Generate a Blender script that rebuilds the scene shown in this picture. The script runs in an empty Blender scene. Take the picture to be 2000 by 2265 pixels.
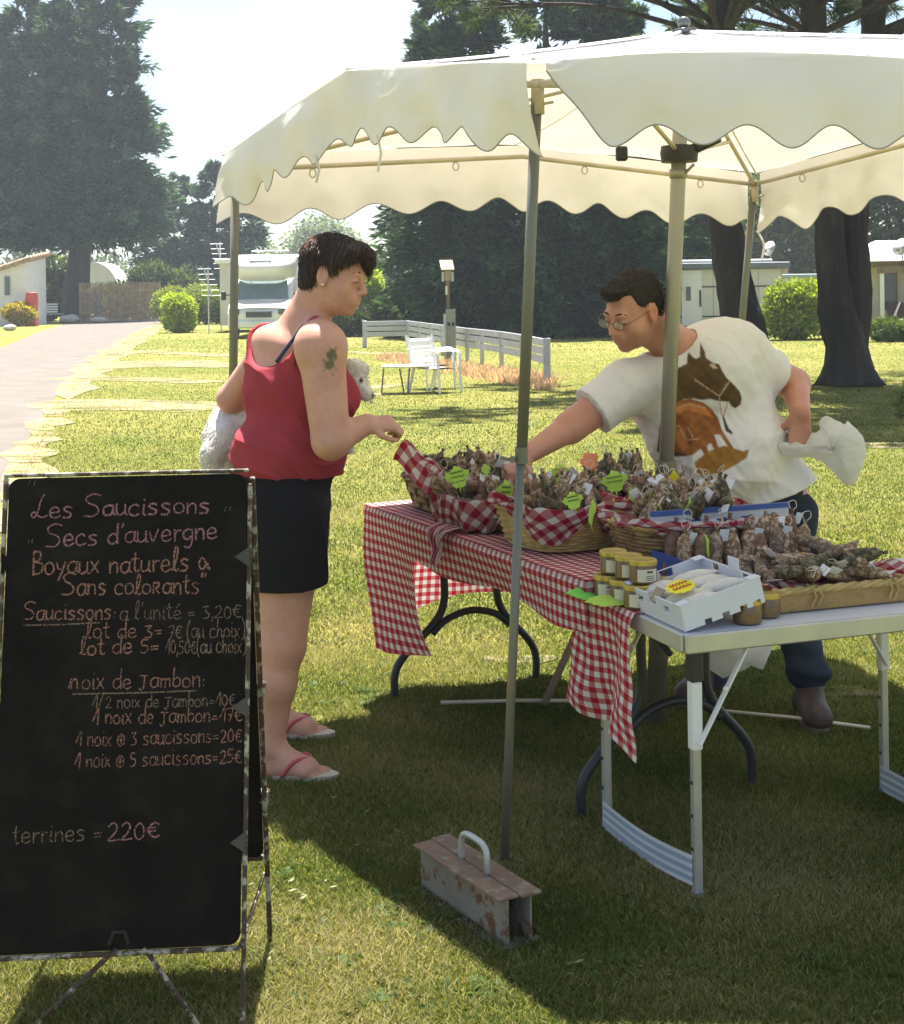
import bpy, math, random
import numpy as np
from mathutils import Vector, Matrix, Quaternion, noise as mnoise

random.seed(7)
RNG = np.random.default_rng(11)
PI = math.pi
SC = bpy.context.scene
COL = SC.collection

# ------------------------------------------------------------------ camera
FPX, CAM_H, HORIZON, ROLL = 3200.0, 1.48, 640.0, 0.014
cam_data = bpy.data.cameras.new('camera')
cam = bpy.data.objects.new('camera', cam_data)
COL.objects.link(cam)
cam.location = (0, 0, CAM_H)
cam.rotation_euler = (PI / 2, ROLL, 0)
cam_data.sensor_fit = 'HORIZONTAL'
cam_data.sensor_width = 36.0
cam_data.lens = FPX / 2000.0 * 36.0
cam_data.shift_y = -(1132.5 - HORIZON) / 2000.0
cam_data.clip_start = 0.05
cam_data.clip_end = 2000.0
SC.camera = cam

# ------------------------------------------------------------------ sky and sun
SHADOW = Vector((0.0, -0.35, -1.0))          # where a shadow goes for one metre of height
sun_to = (-SHADOW).normalized()
sun_el = math.asin(sun_to.z)
sun_az = math.atan2(sun_to.x, sun_to.y)
world = bpy.data.worlds.new('World')
SC.world = world
world.use_nodes = True
wn = world.node_tree.nodes
wl = world.node_tree.links
wbg = wn['Background']
sky = wn.new('ShaderNodeTexSky')
sky.sky_type = 'NISHITA'
sky.sun_disc = False
sky.sun_elevation = sun_el
sky.sun_rotation = sun_az
sky.air_density = 1.0
sky.dust_density = 1.2
sky.ozone_density = 1.0
# thin white cloud veil over the sky
tc = wn.new('ShaderNodeTexCoord')
mp = wn.new('ShaderNodeMapping')
mp.inputs['Scale'].default_value = (1.0, 1.0, 3.2)
nz = wn.new('ShaderNodeTexNoise')
nz.inputs['Scale'].default_value = 3.0
nz.inputs['Detail'].default_value = 6.0
rp = wn.new('ShaderNodeValToRGB')
rp.color_ramp.elements[0].position = 0.42
rp.color_ramp.elements[1].position = 0.72
mx = wn.new('ShaderNodeMixRGB')
mx.inputs[2].default_value = (8.0, 8.3, 8.8, 1)
mul = wn.new('ShaderNodeMath'); mul.operation = 'MULTIPLY'; mul.inputs[1].default_value = 0.75
wl.new(tc.outputs['Generated'], mp.inputs['Vector'])
wl.new(mp.outputs['Vector'], nz.inputs['Vector'])
wl.new(nz.outputs['Fac'], rp.inputs['Fac'])
wl.new(rp.outputs['Color'], mul.inputs[0])
wl.new(mul.outputs[0], mx.inputs['Fac'])
wl.new(sky.outputs['Color'], mx.inputs[1])
wl.new(mx.outputs['Color'], wbg.inputs['Color'])
wbg.inputs['Strength'].default_value = 0.05

sun_data = bpy.data.lights.new('sun', 'SUN')
sun_data.energy = 5.0
sun_data.angle = math.radians(0.55)
sun_data.color = (1.0, 0.955, 0.88)
sun = bpy.data.objects.new('sun', sun_data)
COL.objects.link(sun)
sun.location = (3, 10, 30)
sun.rotation_euler = SHADOW.to_track_quat('-Z', 'Y').to_euler()

SC.view_settings.view_transform = 'Standard'
SC.view_settings.look = 'None'
SC.view_settings.exposure = 1.92
SC.view_settings.gamma = 1.0
SC.view_settings.use_curve_mapping = False
SC.render.engine = 'CYCLES'
SC.cycles.max_bounces = 8
SC.cycles.transparent_max_bounces = 12
SC.cycles.volume_bounces = 0
SC.cycles.use_denoising = True

# ------------------------------------------------------------------ places in the scene
_c, _s = math.cos(ROLL), math.sin(ROLL)
def ray(px, py):
    xc = (px - 1000.0) / FPX
    yc = -(py - HORIZON) / FPX
    return Vector((xc * _c + yc * _s, 1.0, -xc * _s + yc * _c))
def at(px, py, Y):
    d = ray(px, py)
    return Vector((d.x * Y, Y, CAM_H + d.z * Y))
def gnd(px, py, z=0.0):
    d = ray(px, py)
    Y = (z - CAM_H) / d.z
    return Vector((d.x * Y, Y, z))

# ------------------------------------------------------------------ mesh building
class MB:
    def __init__(self):
        self.v, self.f, self.uv, self.mi = [], [], {}, []
    def add(self, vs, fs, uvs=None, mi=0):
        b = len(self.v)
        self.v.extend(Vector(p) for p in vs)
        for q in fs:
            self.f.append(tuple(i + b for i in q)); self.mi.append(mi)
        if uvs:
            for i, u in enumerate(uvs): self.uv[b + i] = u
        return self
    def box(self, c, s, R=None, ch=0.0, mi=0):
        c = Vector(c); hx, hy, hz = s[0] / 2, s[1] / 2, s[2] / 2
        R = R or Matrix.Identity(3)
        if ch <= 0:
            P = [(x, y, z) for x in (-hx, hx) for y in (-hy, hy) for z in (-hz, hz)]
            F = [(0, 1, 3, 2), (4, 6, 7, 5), (0, 4, 5, 1), (2, 3, 7, 6), (0, 2, 6, 4), (1, 5, 7, 3)]
        else:
            ch = min(ch, hx * .9, hy * .9, hz * .9)
            P, idx, F = [], {}, []
            for sx in (-1, 1):
                for sy in (-1, 1):
                    for sz in (-1, 1):
                        for a in range(3):
                            p = [sx * (hx - ch), sy * (hy - ch), sz * (hz - ch)]
                            p[a] = (sx * hx, sy * hy, sz * hz)[a]
                            idx[(sx, sy, sz, a)] = len(P); P.append(tuple(p))
            g = lambda sx, sy, sz, a: idx[(sx, sy, sz, a)]
            for a in range(3):
                for s1 in (-1, 1):
                    q = []
                    for (u, w) in ((-1, -1), (1, -1), (1, 1), (-1, 1)):
                        k = [0, 0, 0]; k[a] = s1; k[(a + 1) % 3] = u; k[(a + 2) % 3] = w
                        q.append(g(*k, a))
                    F.append(tuple(q if s1 > 0 else q[::-1]))
            for a in range(3):
                b2, c2 = (a + 1) % 3, (a + 2) % 3
                for u in (-1, 1):
                    for w in (-1, 1):
                        k0 = [0, 0, 0]; k1 = [0, 0, 0]
                        k0[a], k1[a] = -1, 1
                        k0[b2] = k1[b2] = u; k0[c2] = k1[c2] = w
                        q = (g(*k0, b2), g(*k1, b2), g(*k1, c2), g(*k0, c2))
                        F.append(q if u * w > 0 else q[::-1])
            for sx in (-1, 1):
                for sy in (-1, 1):
                    for sz in (-1, 1):
                        q = (g(sx, sy, sz, 0), g(sx, sy, sz, 1), g(sx, sy, sz, 2))
                        F.append(q if sx * sy * sz > 0 else q[::-1])
        return self.add([c + R @ Vector(p) for p in P], F, mi=mi)
    def bar(self, a, b, w, h, up=(0, 0, 1), ch=0.0, mi=0):
        a, b = Vector(a), Vector(b)
        d = (b - a); L = d.length; x = d.normalized()
        u = Vector(up); y = u.cross(x)
        if y.length < 1e-4: y = Vector((0, 1, 0)).cross(x)
        y.normalize(); z = x.cross(y)
        R = Matrix((x, y, z)).transposed()
        return self.box((a + b) / 2, (L, w, h), R, ch, mi)
    def tube(self, pts, r, n=8, caps=True, mi=0, closed=False):
        pts = [Vector(p) for p in pts]; m = len(pts)
        rs = r if hasattr(r, '__len__') else [r] * m
        T = []
        for i in range(m):
            if closed: t = pts[(i + 1) % m] - pts[i - 1]
            else: t = pts[min(i + 1, m - 1)] - pts[max(i - 1, 0)]
            T.append(t.normalized() if t.length > 1e-9 else Vector((0, 0, 1)))
        up = Vector((0, 0, 1)) if abs(T[0].z) < .9 else Vector((1, 0, 0))
        N = (up - up.dot(T[0]) * T[0]).normalized()
        vs = []
        for i in range(m):
            N = N - N.dot(T[i]) * T[i]
            N = N.normalized() if N.length > 1e-6 else T[i].orthogonal().normalized()
            B = T[i].cross(N)
            for k in range(n):
                a = 2 * PI * k / n
                vs.append(pts[i] + (N * math.cos(a) + B * math.sin(a)) * rs[i])
        fs = []
        for i in range(m if closed else m - 1):
            for k in range(n):
                i2 = (i + 1) % m
                fs.append((i * n + k, i * n + (k + 1) % n, i2 * n + (k + 1) % n, i2 * n + k))
        if caps and not closed:
            fs.append(tuple(range(n - 1, -1, -1))); fs.append(tuple((m - 1) * n + k for k in range(n)))
        return self.add(vs, fs, mi=mi)
    def lathe(self, prof, n=16, M=None, mi=0):
        M = M or Matrix.Identity(4)
        vs, fs = [], []
        for (r, z) in prof:
            for k in range(n):
                a = 2 * PI * k / n
                vs.append(M @ Vector((r * math.cos(a), r * math.sin(a), z)))
        for i in range(len(prof) - 1):
            for k in range(n):
                fs.append((i * n + k, i * n + (k + 1) % n, (i + 1) * n + (k + 1) % n, (i + 1) * n + k))
        fs.append(tuple(range(n - 1, -1, -1)))
        fs.append(tuple((len(prof) - 1) * n + k for k in range(n)))
        return self.add(vs, fs, mi=mi)
    def grid(self, fn, nu, nv, uvfn=None, mi=0, wrap=False):
        vs, uvs = [], []
        for i in range(nu + 1):
            for j in range(nv + 1):
                u, v = i / nu, j / nv
                vs.append(fn(u, v))
                uvs.append(uvfn(u, v) if uvfn else (u, v))
        fs = []
        for i in range(nu):
            for j in range(nv):
                a = i * (nv + 1) + j
                fs.append((a, a + nv + 1, a + nv + 2, a + 1))
        return self.add(vs, fs, uvs, mi)
    def prism(self, poly, h, M=None, mi=0):
        M = M or Matrix.Identity(4); n = len(poly)
        vs = [M @ Vector((x, y, 0)) for x, y in poly] + [M @ Vector((x, y, h)) for x, y in poly]
        fs = [tuple(range(n - 1, -1, -1)), tuple(range(n, 2 * n))]
        fs += [(i, (i + 1) % n, n + (i + 1) % n, n + i) for i in range(n)]
        return self.add(vs, fs, mi=mi)
    def ball(self, c, r, n=12, m=8, R=None, mi=0):
        c = Vector(c); r = r if hasattr(r, '__len__') else (r, r, r)
        R = R or Matrix.Identity(3)
        vs = [c + R @ Vector((0, 0, -r[2]))]
        for i in range(1, m):
            t = -PI / 2 + PI * i / m
            for k in range(n):
                a = 2 * PI * k / n
                vs.append(c + R @ Vector((r[0] * math.cos(t) * math.cos(a), r[1] * math.cos(t) * math.sin(a), r[2] * math.sin(t))))
        vs.append(c + R @ Vector((0, 0, r[2])))
        fs = []
        for k in range(n): fs.append((0, 1 + (k + 1) % n, 1 + k))
        for i in range(m - 2):
            for k in range(n):
                a = 1 + i * n
                fs.append((a + k, a + (k + 1) % n, a + n + (k + 1) % n, a + n + k))
        t = len(vs) - 1; a = 1 + (m - 2) * n
        for k in range(n): fs.append((a + k, a + (k + 1) % n, t))
        return self.add(vs, fs, mi=mi)

LOC = {}
def clean(name): return name
def finish(o, m, smooth):
    mats = m if isinstance(m, (list, tuple)) else [m]
    for x in mats: o.data.materials.append(x)
    if smooth:
        o.data.polygons.foreach_set('use_smooth', [True] * len(o.data.polygons))
def obj(name, mb, m, parent=None, smooth=False, origin=None, local=False, sharp=None):
    me = bpy.data.meshes.new(name)
    off = Vector((0, 0, 0))
    if not local:
        if parent is not None: off = LOC.get(parent.name, Vector((0, 0, 0)))
        elif origin is not None: off = Vector(origin)
    me.from_pydata([p - off for p in mb.v], [], mb.f)
    if mb.uv:
        l = me.uv_layers.new(name='uv')
        vi = np.zeros(len(me.loops), np.int32); me.loops.foreach_get('vertex_index', vi)
        arr = np.zeros((len(mb.v), 2), np.float32)
        for k, u in mb.uv.items(): arr[k] = u
        l.data.foreach_set('uv', arr[vi].ravel())
    if any(mb.mi): me.polygons.foreach_set('material_index', mb.mi)
    o = bpy.data.objects.new(name, me); COL.objects.link(o)
    finish(o, m, smooth)
    if smooth and sharp:
        me.set_sharp_from_angle(angle=math.radians(sharp))
    if parent is not None:
        o.parent = parent
        LOC[o.name] = off
    else:
        o.location = off; LOC[o.name] = off
    return o
def tag(o, label=None, cat=None, group=None, kind=None):
    if label: o['label'] = label
    if cat: o['category'] = cat
    if group: o['group'] = group
    if kind: o['kind'] = kind
    return o
def thing(name, label, cat, loc=(0, 0, 0), rz=0.0, group=None):
    o = bpy.data.objects.new(name, None); COL.objects.link(o)
    o.location = loc; o.rotation_euler = (0, 0, rz); o.empty_display_size = .05
    LOC[o.name] = Vector(loc)
    return tag(o, label, cat, group)
def copy_tree(o, parent=None, loc=None, rot=None, scale=None):
    c = o.copy(); COL.objects.link(c); c.parent = parent
    if loc is not None: c.location = loc
    if rot is not None: c.rotation_euler = rot
    if scale is not None: c.scale = (scale,) * 3
    for ch in list(o.children): copy_tree(ch, c)
    return c
def np_mesh(name, V, Fq, m, parent=None, cols=None, smooth=False, origin=None, fcol=None):
    """mesh from numpy arrays; Fq (n,3) or (n,4)"""
    off = np.zeros(3)
    if parent is not None: off = np.array(LOC.get(parent.name, Vector((0, 0, 0))))
    elif origin is not None: off = np.array(origin)
    V = np.asarray(V, np.float64) - off
    me = bpy.data.meshes.new(name)
    nv, nf, k = len(V), len(Fq), Fq.shape[1]
    me.vertices.add(nv); me.vertices.foreach_set('co', V.astype(np.float32).ravel())
    me.loops.add(nf * k); me.loops.foreach_set('vertex_index', Fq.astype(np.int32).ravel())
    me.polygons.add(nf)
    me.polygons.foreach_set('loop_start', np.arange(0, nf * k, k, dtype=np.int32))
    me.polygons.foreach_set('loop_total', np.full(nf, k, np.int32))
    me.update(calc_edges=True)
    if cols is not None:
        a = me.color_attributes.new('col', 'FLOAT_COLOR', 'POINT')
        c4 = np.ones((nv, 4), np.float32); c4[:, :3] = cols
        a.data.foreach_set('color', c4.ravel())
    o = bpy.data.objects.new(name, me); COL.objects.link(o)
    finish(o, m, smooth)
    if parent is not None: o.parent = parent; LOC[o.name] = Vector(off)
    else: o.location = off; LOC[o.name] = Vector(off)
    return o

# ------------------------------------------------------------------ materials
def nt(name):
    m = bpy.data.materials.new(name); m.use_nodes = True
    n = m.node_tree.nodes; l = m.node_tree.links
    return m, n, l, n['Principled BSDF'], n['Material Output']
def mat(name, col, rough=.6, metal=0.0, var=.12, scale=8.0, bump=0.0, bscale=60.0, spec=None, trans=0.0, col2=None, lo=.4, hi=.6, coat=0.0, stretch=None, bdist=.01):
    """colour with soft uneven tone; col2 gives stains of a second colour; trans mixes in translucency"""
    m, n, l, b, out = nt(name)
    tcn = n.new('ShaderNodeTexCoord')
    vec = tcn.outputs['Object']
    if stretch:
        mpn = n.new('ShaderNodeMapping'); mpn.inputs['Scale'].default_value = stretch
        l.new(vec, mpn.inputs['Vector']); vec = mpn.outputs['Vector']
    t = n.new('ShaderNodeTexNoise'); t.inputs['Scale'].default_value = scale; t.inputs['Detail'].default_value = 5
    l.new(vec, t.inputs['Vector'])
    r = n.new('ShaderNodeValToRGB')
    c0 = tuple(max(0, x * (1 - var)) for x in col) + (1,)
    c1 = tuple(min(1, x * (1 + var)) for x in col) + (1,)
    r.color_ramp.elements[0].position = .3; r.color_ramp.elements[0].color = c0
    r.color_ramp.elements[1].position = .7; r.color_ramp.elements[1].color = c1
    l.new(t.outputs['Fac'], r.inputs['Fac'])
    co = r.outputs['Color']
    if col2:
        t2 = n.new('ShaderNodeTexNoise'); t2.inputs['Scale'].default_value = scale * 2.3; t2.inputs['Detail'].default_value = 8
        t2.inputs['Roughness'].default_value = .65
        l.new(vec, t2.inputs['Vector'])
        r2 = n.new('ShaderNodeValToRGB'); r2.color_ramp.elements[0].position = lo; r2.color_ramp.elements[1].position = hi
        l.new(t2.outputs['Fac'], r2.inputs['Fac'])
        mxn = n.new('ShaderNodeMixRGB'); mxn.inputs[2].default_value = tuple(col2) + (1,)
        l.new(r2.outputs['Color'], mxn.inputs['Fac']); l.new(co, mxn.inputs[1]); co = mxn.outputs['Color']
    l.new(co, b.inputs['Base Color'])
    b.inputs['Roughness'].default_value = rough
    b.inputs['Metallic'].default_value = metal
    if spec is not None: b.inputs['Specular IOR Level'].default_value = spec
    if coat: b.inputs['Coat Weight'].default_value = coat
    if bump:
        tb = n.new('ShaderNodeTexNoise'); tb.inputs['Scale'].default_value = bscale; tb.inputs['Detail'].default_value = 6
        l.new(vec, tb.inputs['Vector'])
        bn = n.new('ShaderNodeBump'); bn.inputs['Strength'].default_value = bump; bn.inputs['Distance'].default_value = bdist
        l.new(tb.outputs['Fac'], bn.inputs['Height']); l.new(bn.outputs['Normal'], b.inputs['Normal'])
    if trans:
        tr = n.new('ShaderNodeBsdfTranslucent'); l.new(co, tr.inputs['Color'])
        ms = n.new('ShaderNodeMixShader'); ms.inputs[0].default_value = trans
        l.new(b.outputs[0], ms.inputs[1]); l.new(tr.outputs[0], ms.inputs[2]); l.new(ms.outputs[0], out.inputs['Surface'])
    return m
def leafmat(name, trans=.35, rough=.6, gain=(1, 1, 1)):
    m, n, l, b, out = nt(name)
    a = n.new('ShaderNodeAttribute'); a.attribute_name = 'col'
    l.new(a.outputs['Color'], b.inputs['Base Color'])
    b.inputs['Roughness'].default_value = rough
    b.inputs['Specular IOR Level'].default_value = .25
    tr = n.new('ShaderNodeBsdfTranslucent')
    g = n.new('ShaderNodeMixRGB'); g.blend_type = 'MULTIPLY'; g.inputs[0].default_value = 1
    g.inputs[2].default_value = tuple(gain) + (1,)
    l.new(a.outputs['Color'], g.inputs[1]); l.new(g.outputs[0], tr.inputs['Color'])
    ms = n.new('ShaderNodeMixShader'); ms.inputs[0].default_value = trans
    l.new(b.outputs[0], ms.inputs[1]); l.new(tr.outputs[0], ms.inputs[2]); l.new(ms.outputs[0], out.inputs['Surface'])
    return m
def vcol(name, rough=.55, bump=0.0, bscale=200.0, sss=0.0, spec=.4, trans=0.0, stretch=None, bdist=.004, mottle=None):
    m, n, l, b, out = nt(name)
    a = n.new('ShaderNodeAttribute'); a.attribute_name = 'col'
    co = a.outputs['Color']
    tcn = n.new('ShaderNodeTexCoord'); vec = tcn.outputs['Object']
    if stretch:
        mpn = n.new('ShaderNodeMapping'); mpn.inputs['Scale'].default_value = stretch
        l.new(vec, mpn.inputs['Vector']); vec = mpn.outputs['Vector']
    if mottle:
        for sc_, am, tint in mottle:
            t = n.new('ShaderNodeTexNoise'); t.inputs['Scale'].default_value = sc_; t.inputs['Detail'].default_value = 6; l.new(vec, t.inputs['Vector'])
            r = n.new('ShaderNodeValToRGB'); r.color_ramp.elements[0].position = .35; r.color_ramp.elements[1].position = .65
            r.color_ramp.elements[0].color = tuple(1 - am * x for x in tint) + (1,); r.color_ramp.elements[1].color = (1, 1, 1, 1); l.new(t.outputs['Fac'], r.inputs['Fac'])
            mu = n.new('ShaderNodeMixRGB'); mu.blend_type = 'MULTIPLY'; mu.inputs[0].default_value = 1; l.new(co, mu.inputs[1]); l.new(r.outputs['Color'], mu.inputs[2]); co = mu.outputs[0]
    l.new(co, b.inputs['Base Color'])
    b.inputs['Roughness'].default_value = rough
    b.inputs['Specular IOR Level'].default_value = spec
    if sss:
        b.inputs['Subsurface Weight'].default_value = sss
        b.inputs['Subsurface Radius'].default_value = (1.0, .35, .2)
        b.inputs['Subsurface Scale'].default_value = .008
    if bump:
        tb = n.new('ShaderNodeTexNoise'); tb.inputs['Scale'].default_value = bscale; tb.inputs['Detail'].default_value = 5
        l.new(vec, tb.inputs['Vector'])
        bn = n.new('ShaderNodeBump'); bn.inputs['Strength'].default_value = bump; bn.inputs['Distance'].default_value = bdist
        l.new(tb.outputs['Fac'], bn.inputs['Height']); l.new(bn.outputs['Normal'], b.inputs['Normal'])
    if trans:
        tr = n.new('ShaderNodeBsdfTranslucent'); l.new(co, tr.inputs['Color'])
        ms = n.new('ShaderNodeMixShader'); ms.inputs[0].default_value = trans
        l.new(b.outputs[0], ms.inputs[1]); l.new(tr.outputs[0], ms.inputs[2]); l.new(ms.outputs[0], out.inputs['Surface'])
    return m
def gingham(name, pitch=.031, red=(.42, .018, .03), white=(.78, .74, .70), trans=.28):
    """woven red and white check in cloth metres (uv)"""
    m, n, l, b, out = nt(name)
    uv = n.new('ShaderNodeUVMap'); uv.uv_map = 'uv'
    sx = n.new('ShaderNodeSeparateXYZ'); l.new(uv.outputs['UV'], sx.inputs[0])
    def stripe(o, ph):
        d = n.new('ShaderNodeMath'); d.operation = 'MULTIPLY_ADD'; d.inputs[1].default_value = 2 * PI / pitch; d.inputs[2].default_value = ph
        l.new(o, d.inputs[0])
        s = n.new('ShaderNodeMath'); s.operation = 'SINE'; l.new(d.outputs[0], s.inputs[0])
        k = n.new('ShaderNodeMath'); k.operation = 'MULTIPLY_ADD'; k.inputs[1].default_value = 5.0; k.inputs[2].default_value = .5; k.use_clamp = True
        l.new(s.outputs[0], k.inputs[0]); return k.outputs[0]
    a = stripe(sx.outputs['X'], 0.3); c = stripe(sx.outputs['Y'], 1.1)
    ad = n.new('ShaderNodeMath'); ad.operation = 'ADD'; l.new(a, ad.inputs[0]); l.new(c, ad.inputs[1])
    hf = n.new('ShaderNodeMath'); hf.operation = 'MULTIPLY'; hf.inputs[1].default_value = .5; l.new(ad.outputs[0], hf.inputs[0])
    r = n.new('ShaderNodeValToRGB')
    r.color_ramp.elements[0].color = tuple(white) + (1,)
    r.color_ramp.elements[1].color = tuple(red) + (1,)
    e = r.color_ramp.elements.new(.5)
    e.color = (white[0] * .34 + red[0] * .66, white[1] * .24 + red[1] * .76, white[2] * .24 + red[2] * .76, 1)
    l.new(hf.outputs[0], r.inputs['Fac'])
    nzn = n.new('ShaderNodeTexNoise'); nzn.inputs['Scale'].default_value = 900
    l.new(uv.outputs['UV'], nzn.inputs['Vector'])
    bn = n.new('ShaderNodeBump'); bn.inputs['Strength'].default_value = .25; bn.inputs['Distance'].default_value = .002
    l.new(nzn.outputs['Fac'], bn.inputs['Height']); l.new(bn.outputs['Normal'], b.inputs['Normal'])
    l.new(r.outputs['Color'], b.inputs['Base Color'])
    b.inputs['Roughness'].default_value = .85; b.inputs['Specular IOR Level'].default_value = .15
    tr = n.new('ShaderNodeBsdfTranslucent'); l.new(r.outputs['Color'], tr.inputs['Color'])
    ms = n.new('ShaderNodeMixShader'); ms.inputs[0].default_value = trans
    l.new(b.outputs[0], ms.inputs[1]); l.new(tr.outputs[0], ms.inputs[2]); l.new(ms.outputs[0], out.inputs['Surface'])
    return m
def smooth_line(P, k=6, closed=False):
    """Catmull-Rom through the points"""
    P = [Vector(p) for p in P]; out = []; n = len(P)
    rng = range(n) if closed else range(n - 1)
    for i in rng:
        if closed: p0, p1, p2, p3 = P[i - 1], P[i], P[(i + 1) % n], P[(i + 2) % n]
        else: p0, p1, p2, p3 = P[max(i - 1, 0)], P[i], P[i + 1], P[min(i + 2, n - 1)]
        for j in range(k):
            t = j / k
            out.append(.5 * ((2 * p1) + (p2 - p0) * t + (2 * p0 - 5 * p1 + 4 * p2 - p3) * t * t + (3 * p1 - p0 - 3 * p2 + p3) * t ** 3))
    if not closed: out.append(P[-1])
    return out
def n3(p, s=1.0): return mnoise.noise(Vector(p) * s)
# ================================================================== the ground
def lawn_material():
    m, n, l, b, out = nt('lawn_turf')
    tcn = n.new('ShaderNodeTexCoord'); v = tcn.outputs['Object']
    def noise(sc, det=4, rough=.55):
        t = n.new('ShaderNodeTexNoise'); t.inputs['Scale'].default_value = sc; t.inputs['Detail'].default_value = det
        t.inputs['Roughness'].default_value = rough; l.new(v, t.inputs['Vector']); return t.outputs['Fac']
    def ramp(f, stops):
        r = n.new('ShaderNodeValToRGB')
        while len(r.color_ramp.elements) < len(stops): r.color_ramp.elements.new(.5)
        for e, (p, c) in zip(r.color_ramp.elements, stops): e.position = p; e.color = tuple(c) + (1,)
        l.new(f, r.inputs['Fac']); return r.outputs['Color']
    def mix(f, a, c):
        x = n.new('ShaderNodeMixRGB'); l.new(f, x.inputs['Fac']); l.new(a, x.inputs[1]); l.new(c, x.inputs[2]); return x.outputs['Color']
    fine = ramp(noise(38, 8, .8), [(.32, (.05, .07, .012)), (.5, (.165, .175, .03)), (.68, (.33, .29, .1))])
    mid = ramp(noise(1.1, 5), [(.38, (.09, .125, .024)), (.55, (.155, .16, .034)), (.72, (.28, .25, .09))])
    big = ramp(noise(.16, 4), [(.4, (0, 0, 0)), (.66, (1, 1, 1))])
    straw = ramp(noise(6, 6), [(.35, (.26, .23, .06)), (.65, (.4, .33, .13))])
    half = n.new('ShaderNodeMixRGB'); half.inputs[0].default_value = .45; l.new(fine, half.inputs[1]); l.new(mid, half.inputs[2])
    k = n.new('ShaderNodeMath'); k.operation = 'MULTIPLY'; k.inputs[1].default_value = .45; l.new(big, k.inputs[0])
    c = mix(k.outputs[0], half.outputs[0], straw)
    l.new(c, b.inputs['Base Color']); b.inputs['Roughness'].default_value = .9; b.inputs['Specular IOR Level'].default_value = .1
    bn = n.new('ShaderNodeBump'); bn.inputs['Strength'].default_value = .8; bn.inputs['Distance'].default_value = .03
    l.new(noise(70, 6, .75), bn.inputs['Height']); l.new(bn.outputs['Normal'], b.inputs['Normal'])
    return m
M_LAWN = lawn_material()
g = MB()
g.grid(lambda u, v: Vector((-120 + 240 * u, -14 + 224 * v, 0)), 8, 8)
tag(obj('lawn', g, M_LAWN), 'dry mown campsite lawn', kind='structure')

def ragged_sheet(name, left, right, z, m, label, n=60, k=14, amp=.25, fs=1.3):
    """sheet between two edge lines on the ground with an uneven border"""
    L = smooth_line(left, 10); R = smooth_line(right, 10)
    def samp(P, t):
        i = t * (len(P) - 1); a = int(min(i, len(P) - 2)); return P[a].lerp(P[a + 1], i - a)
    b = MB()
    def fn(u, v):
        p, q = samp(L, u), samp(R, u)
        w = (q - p).normalized()
        e = amp * n3(p, fs) * (1 + p.y * .01); f = amp * n3(q, fs) * (1 + q.y * .01)
        r = (p - w * e).lerp(q + w * f, v); r.z = z; return r
    b.grid(fn, n, k)
    return tag(obj(name, b, m), label, kind='structure')
M_SAND = mat('pale_gravel', (.125, .107, .09), .95, var=.16, scale=1.5, bump=.5, bscale=60, col2=(.1, .084, .065), lo=.52, hi=.8)
M_DRY = mat('bare_dry_soil', (.27, .205, .14), .95, var=.25, scale=3, bump=.5, bscale=40, col2=(.2, .19, .045), lo=.42, hi=.58)
def worn(m):
    n, l = m.node_tree.nodes, m.node_tree.links; tcn = n.new('ShaderNodeTexCoord'); mp_ = n.new('ShaderNodeMapping'); mp_.inputs['Scale'].default_value = (.45, 1.5, 1)
    t = n.new('ShaderNodeTexNoise'); t.inputs['Scale'].default_value = 1.7; t.inputs['Detail'].default_value = 7; t.inputs['Roughness'].default_value = .7
    r = n.new('ShaderNodeValToRGB'); r.color_ramp.elements[0].position = .36; r.color_ramp.elements[1].position = .52
    l.new(tcn.outputs['Object'], mp_.inputs['Vector']); l.new(mp_.outputs['Vector'], t.inputs['Vector']); l.new(t.outputs['Fac'], r.inputs['Fac']); l.new(r.outputs['Color'], n['Principled BSDF'].inputs['Alpha'])
worn(M_DRY)
ragged_sheet('gravel_path',
    [gnd(-900, 1250), gnd(-420, 940), gnd(-120, 812), gnd(0, 770), gnd(110, 727), gnd(185, 708), gnd(220, 700)],
    [gnd(-60, 1330), gnd(20, 1065), gnd(75, 955), gnd(150, 850), gnd(245, 770), gnd(345, 717), gnd(430, 700)], .004, M_SAND,
    'pale gravel track through the campsite', amp=.2)
ragged_sheet('path_verge', [gnd(-80, 1330), gnd(5, 1065), gnd(62, 955), gnd(138, 850), gnd(232, 770), gnd(335, 717)], [gnd(75, 1330), gnd(95, 1065), gnd(130, 955), gnd(205, 850), gnd(300, 770), gnd(365, 720)], .009, M_DRY, 'worn dry edge of the gravel track', amp=.35)
for (x0, x1, ya, yb, hh) in [(255, 545, 781, 783, 4), (165, 560, 806, 808, 9), (110, 500, 839, 842, 6), (60, 520, 900, 893, 15), (600, 930, 783, 779, 4), (640, 900, 858, 853, 9), (520, 960, 876, 868, 5)]:
    pts = [(x0 + (x1 - x0) * t, ya + (yb - ya) * t + 3 * math.sin(5 * t + x0)) for t in (0, .2, .4, .6, .8, 1)]
    hh *= 1.5 if x0 < 500 else 1.0
    tp = [gnd(x, y - hh * (.15 if i in (0, 5) else .5)) for i, (x, y) in enumerate(pts)]
    bt = [gnd(x, y + hh * (.15 if i in (0, 5) else .6)) for i, (x, y) in enumerate(pts)]
    ragged_sheet('dirt_track', tp, bt, .008, M_DRY, 'worn strip of bare dry ground across the lawn', n=40, k=5, amp=.16, fs=.9)
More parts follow.
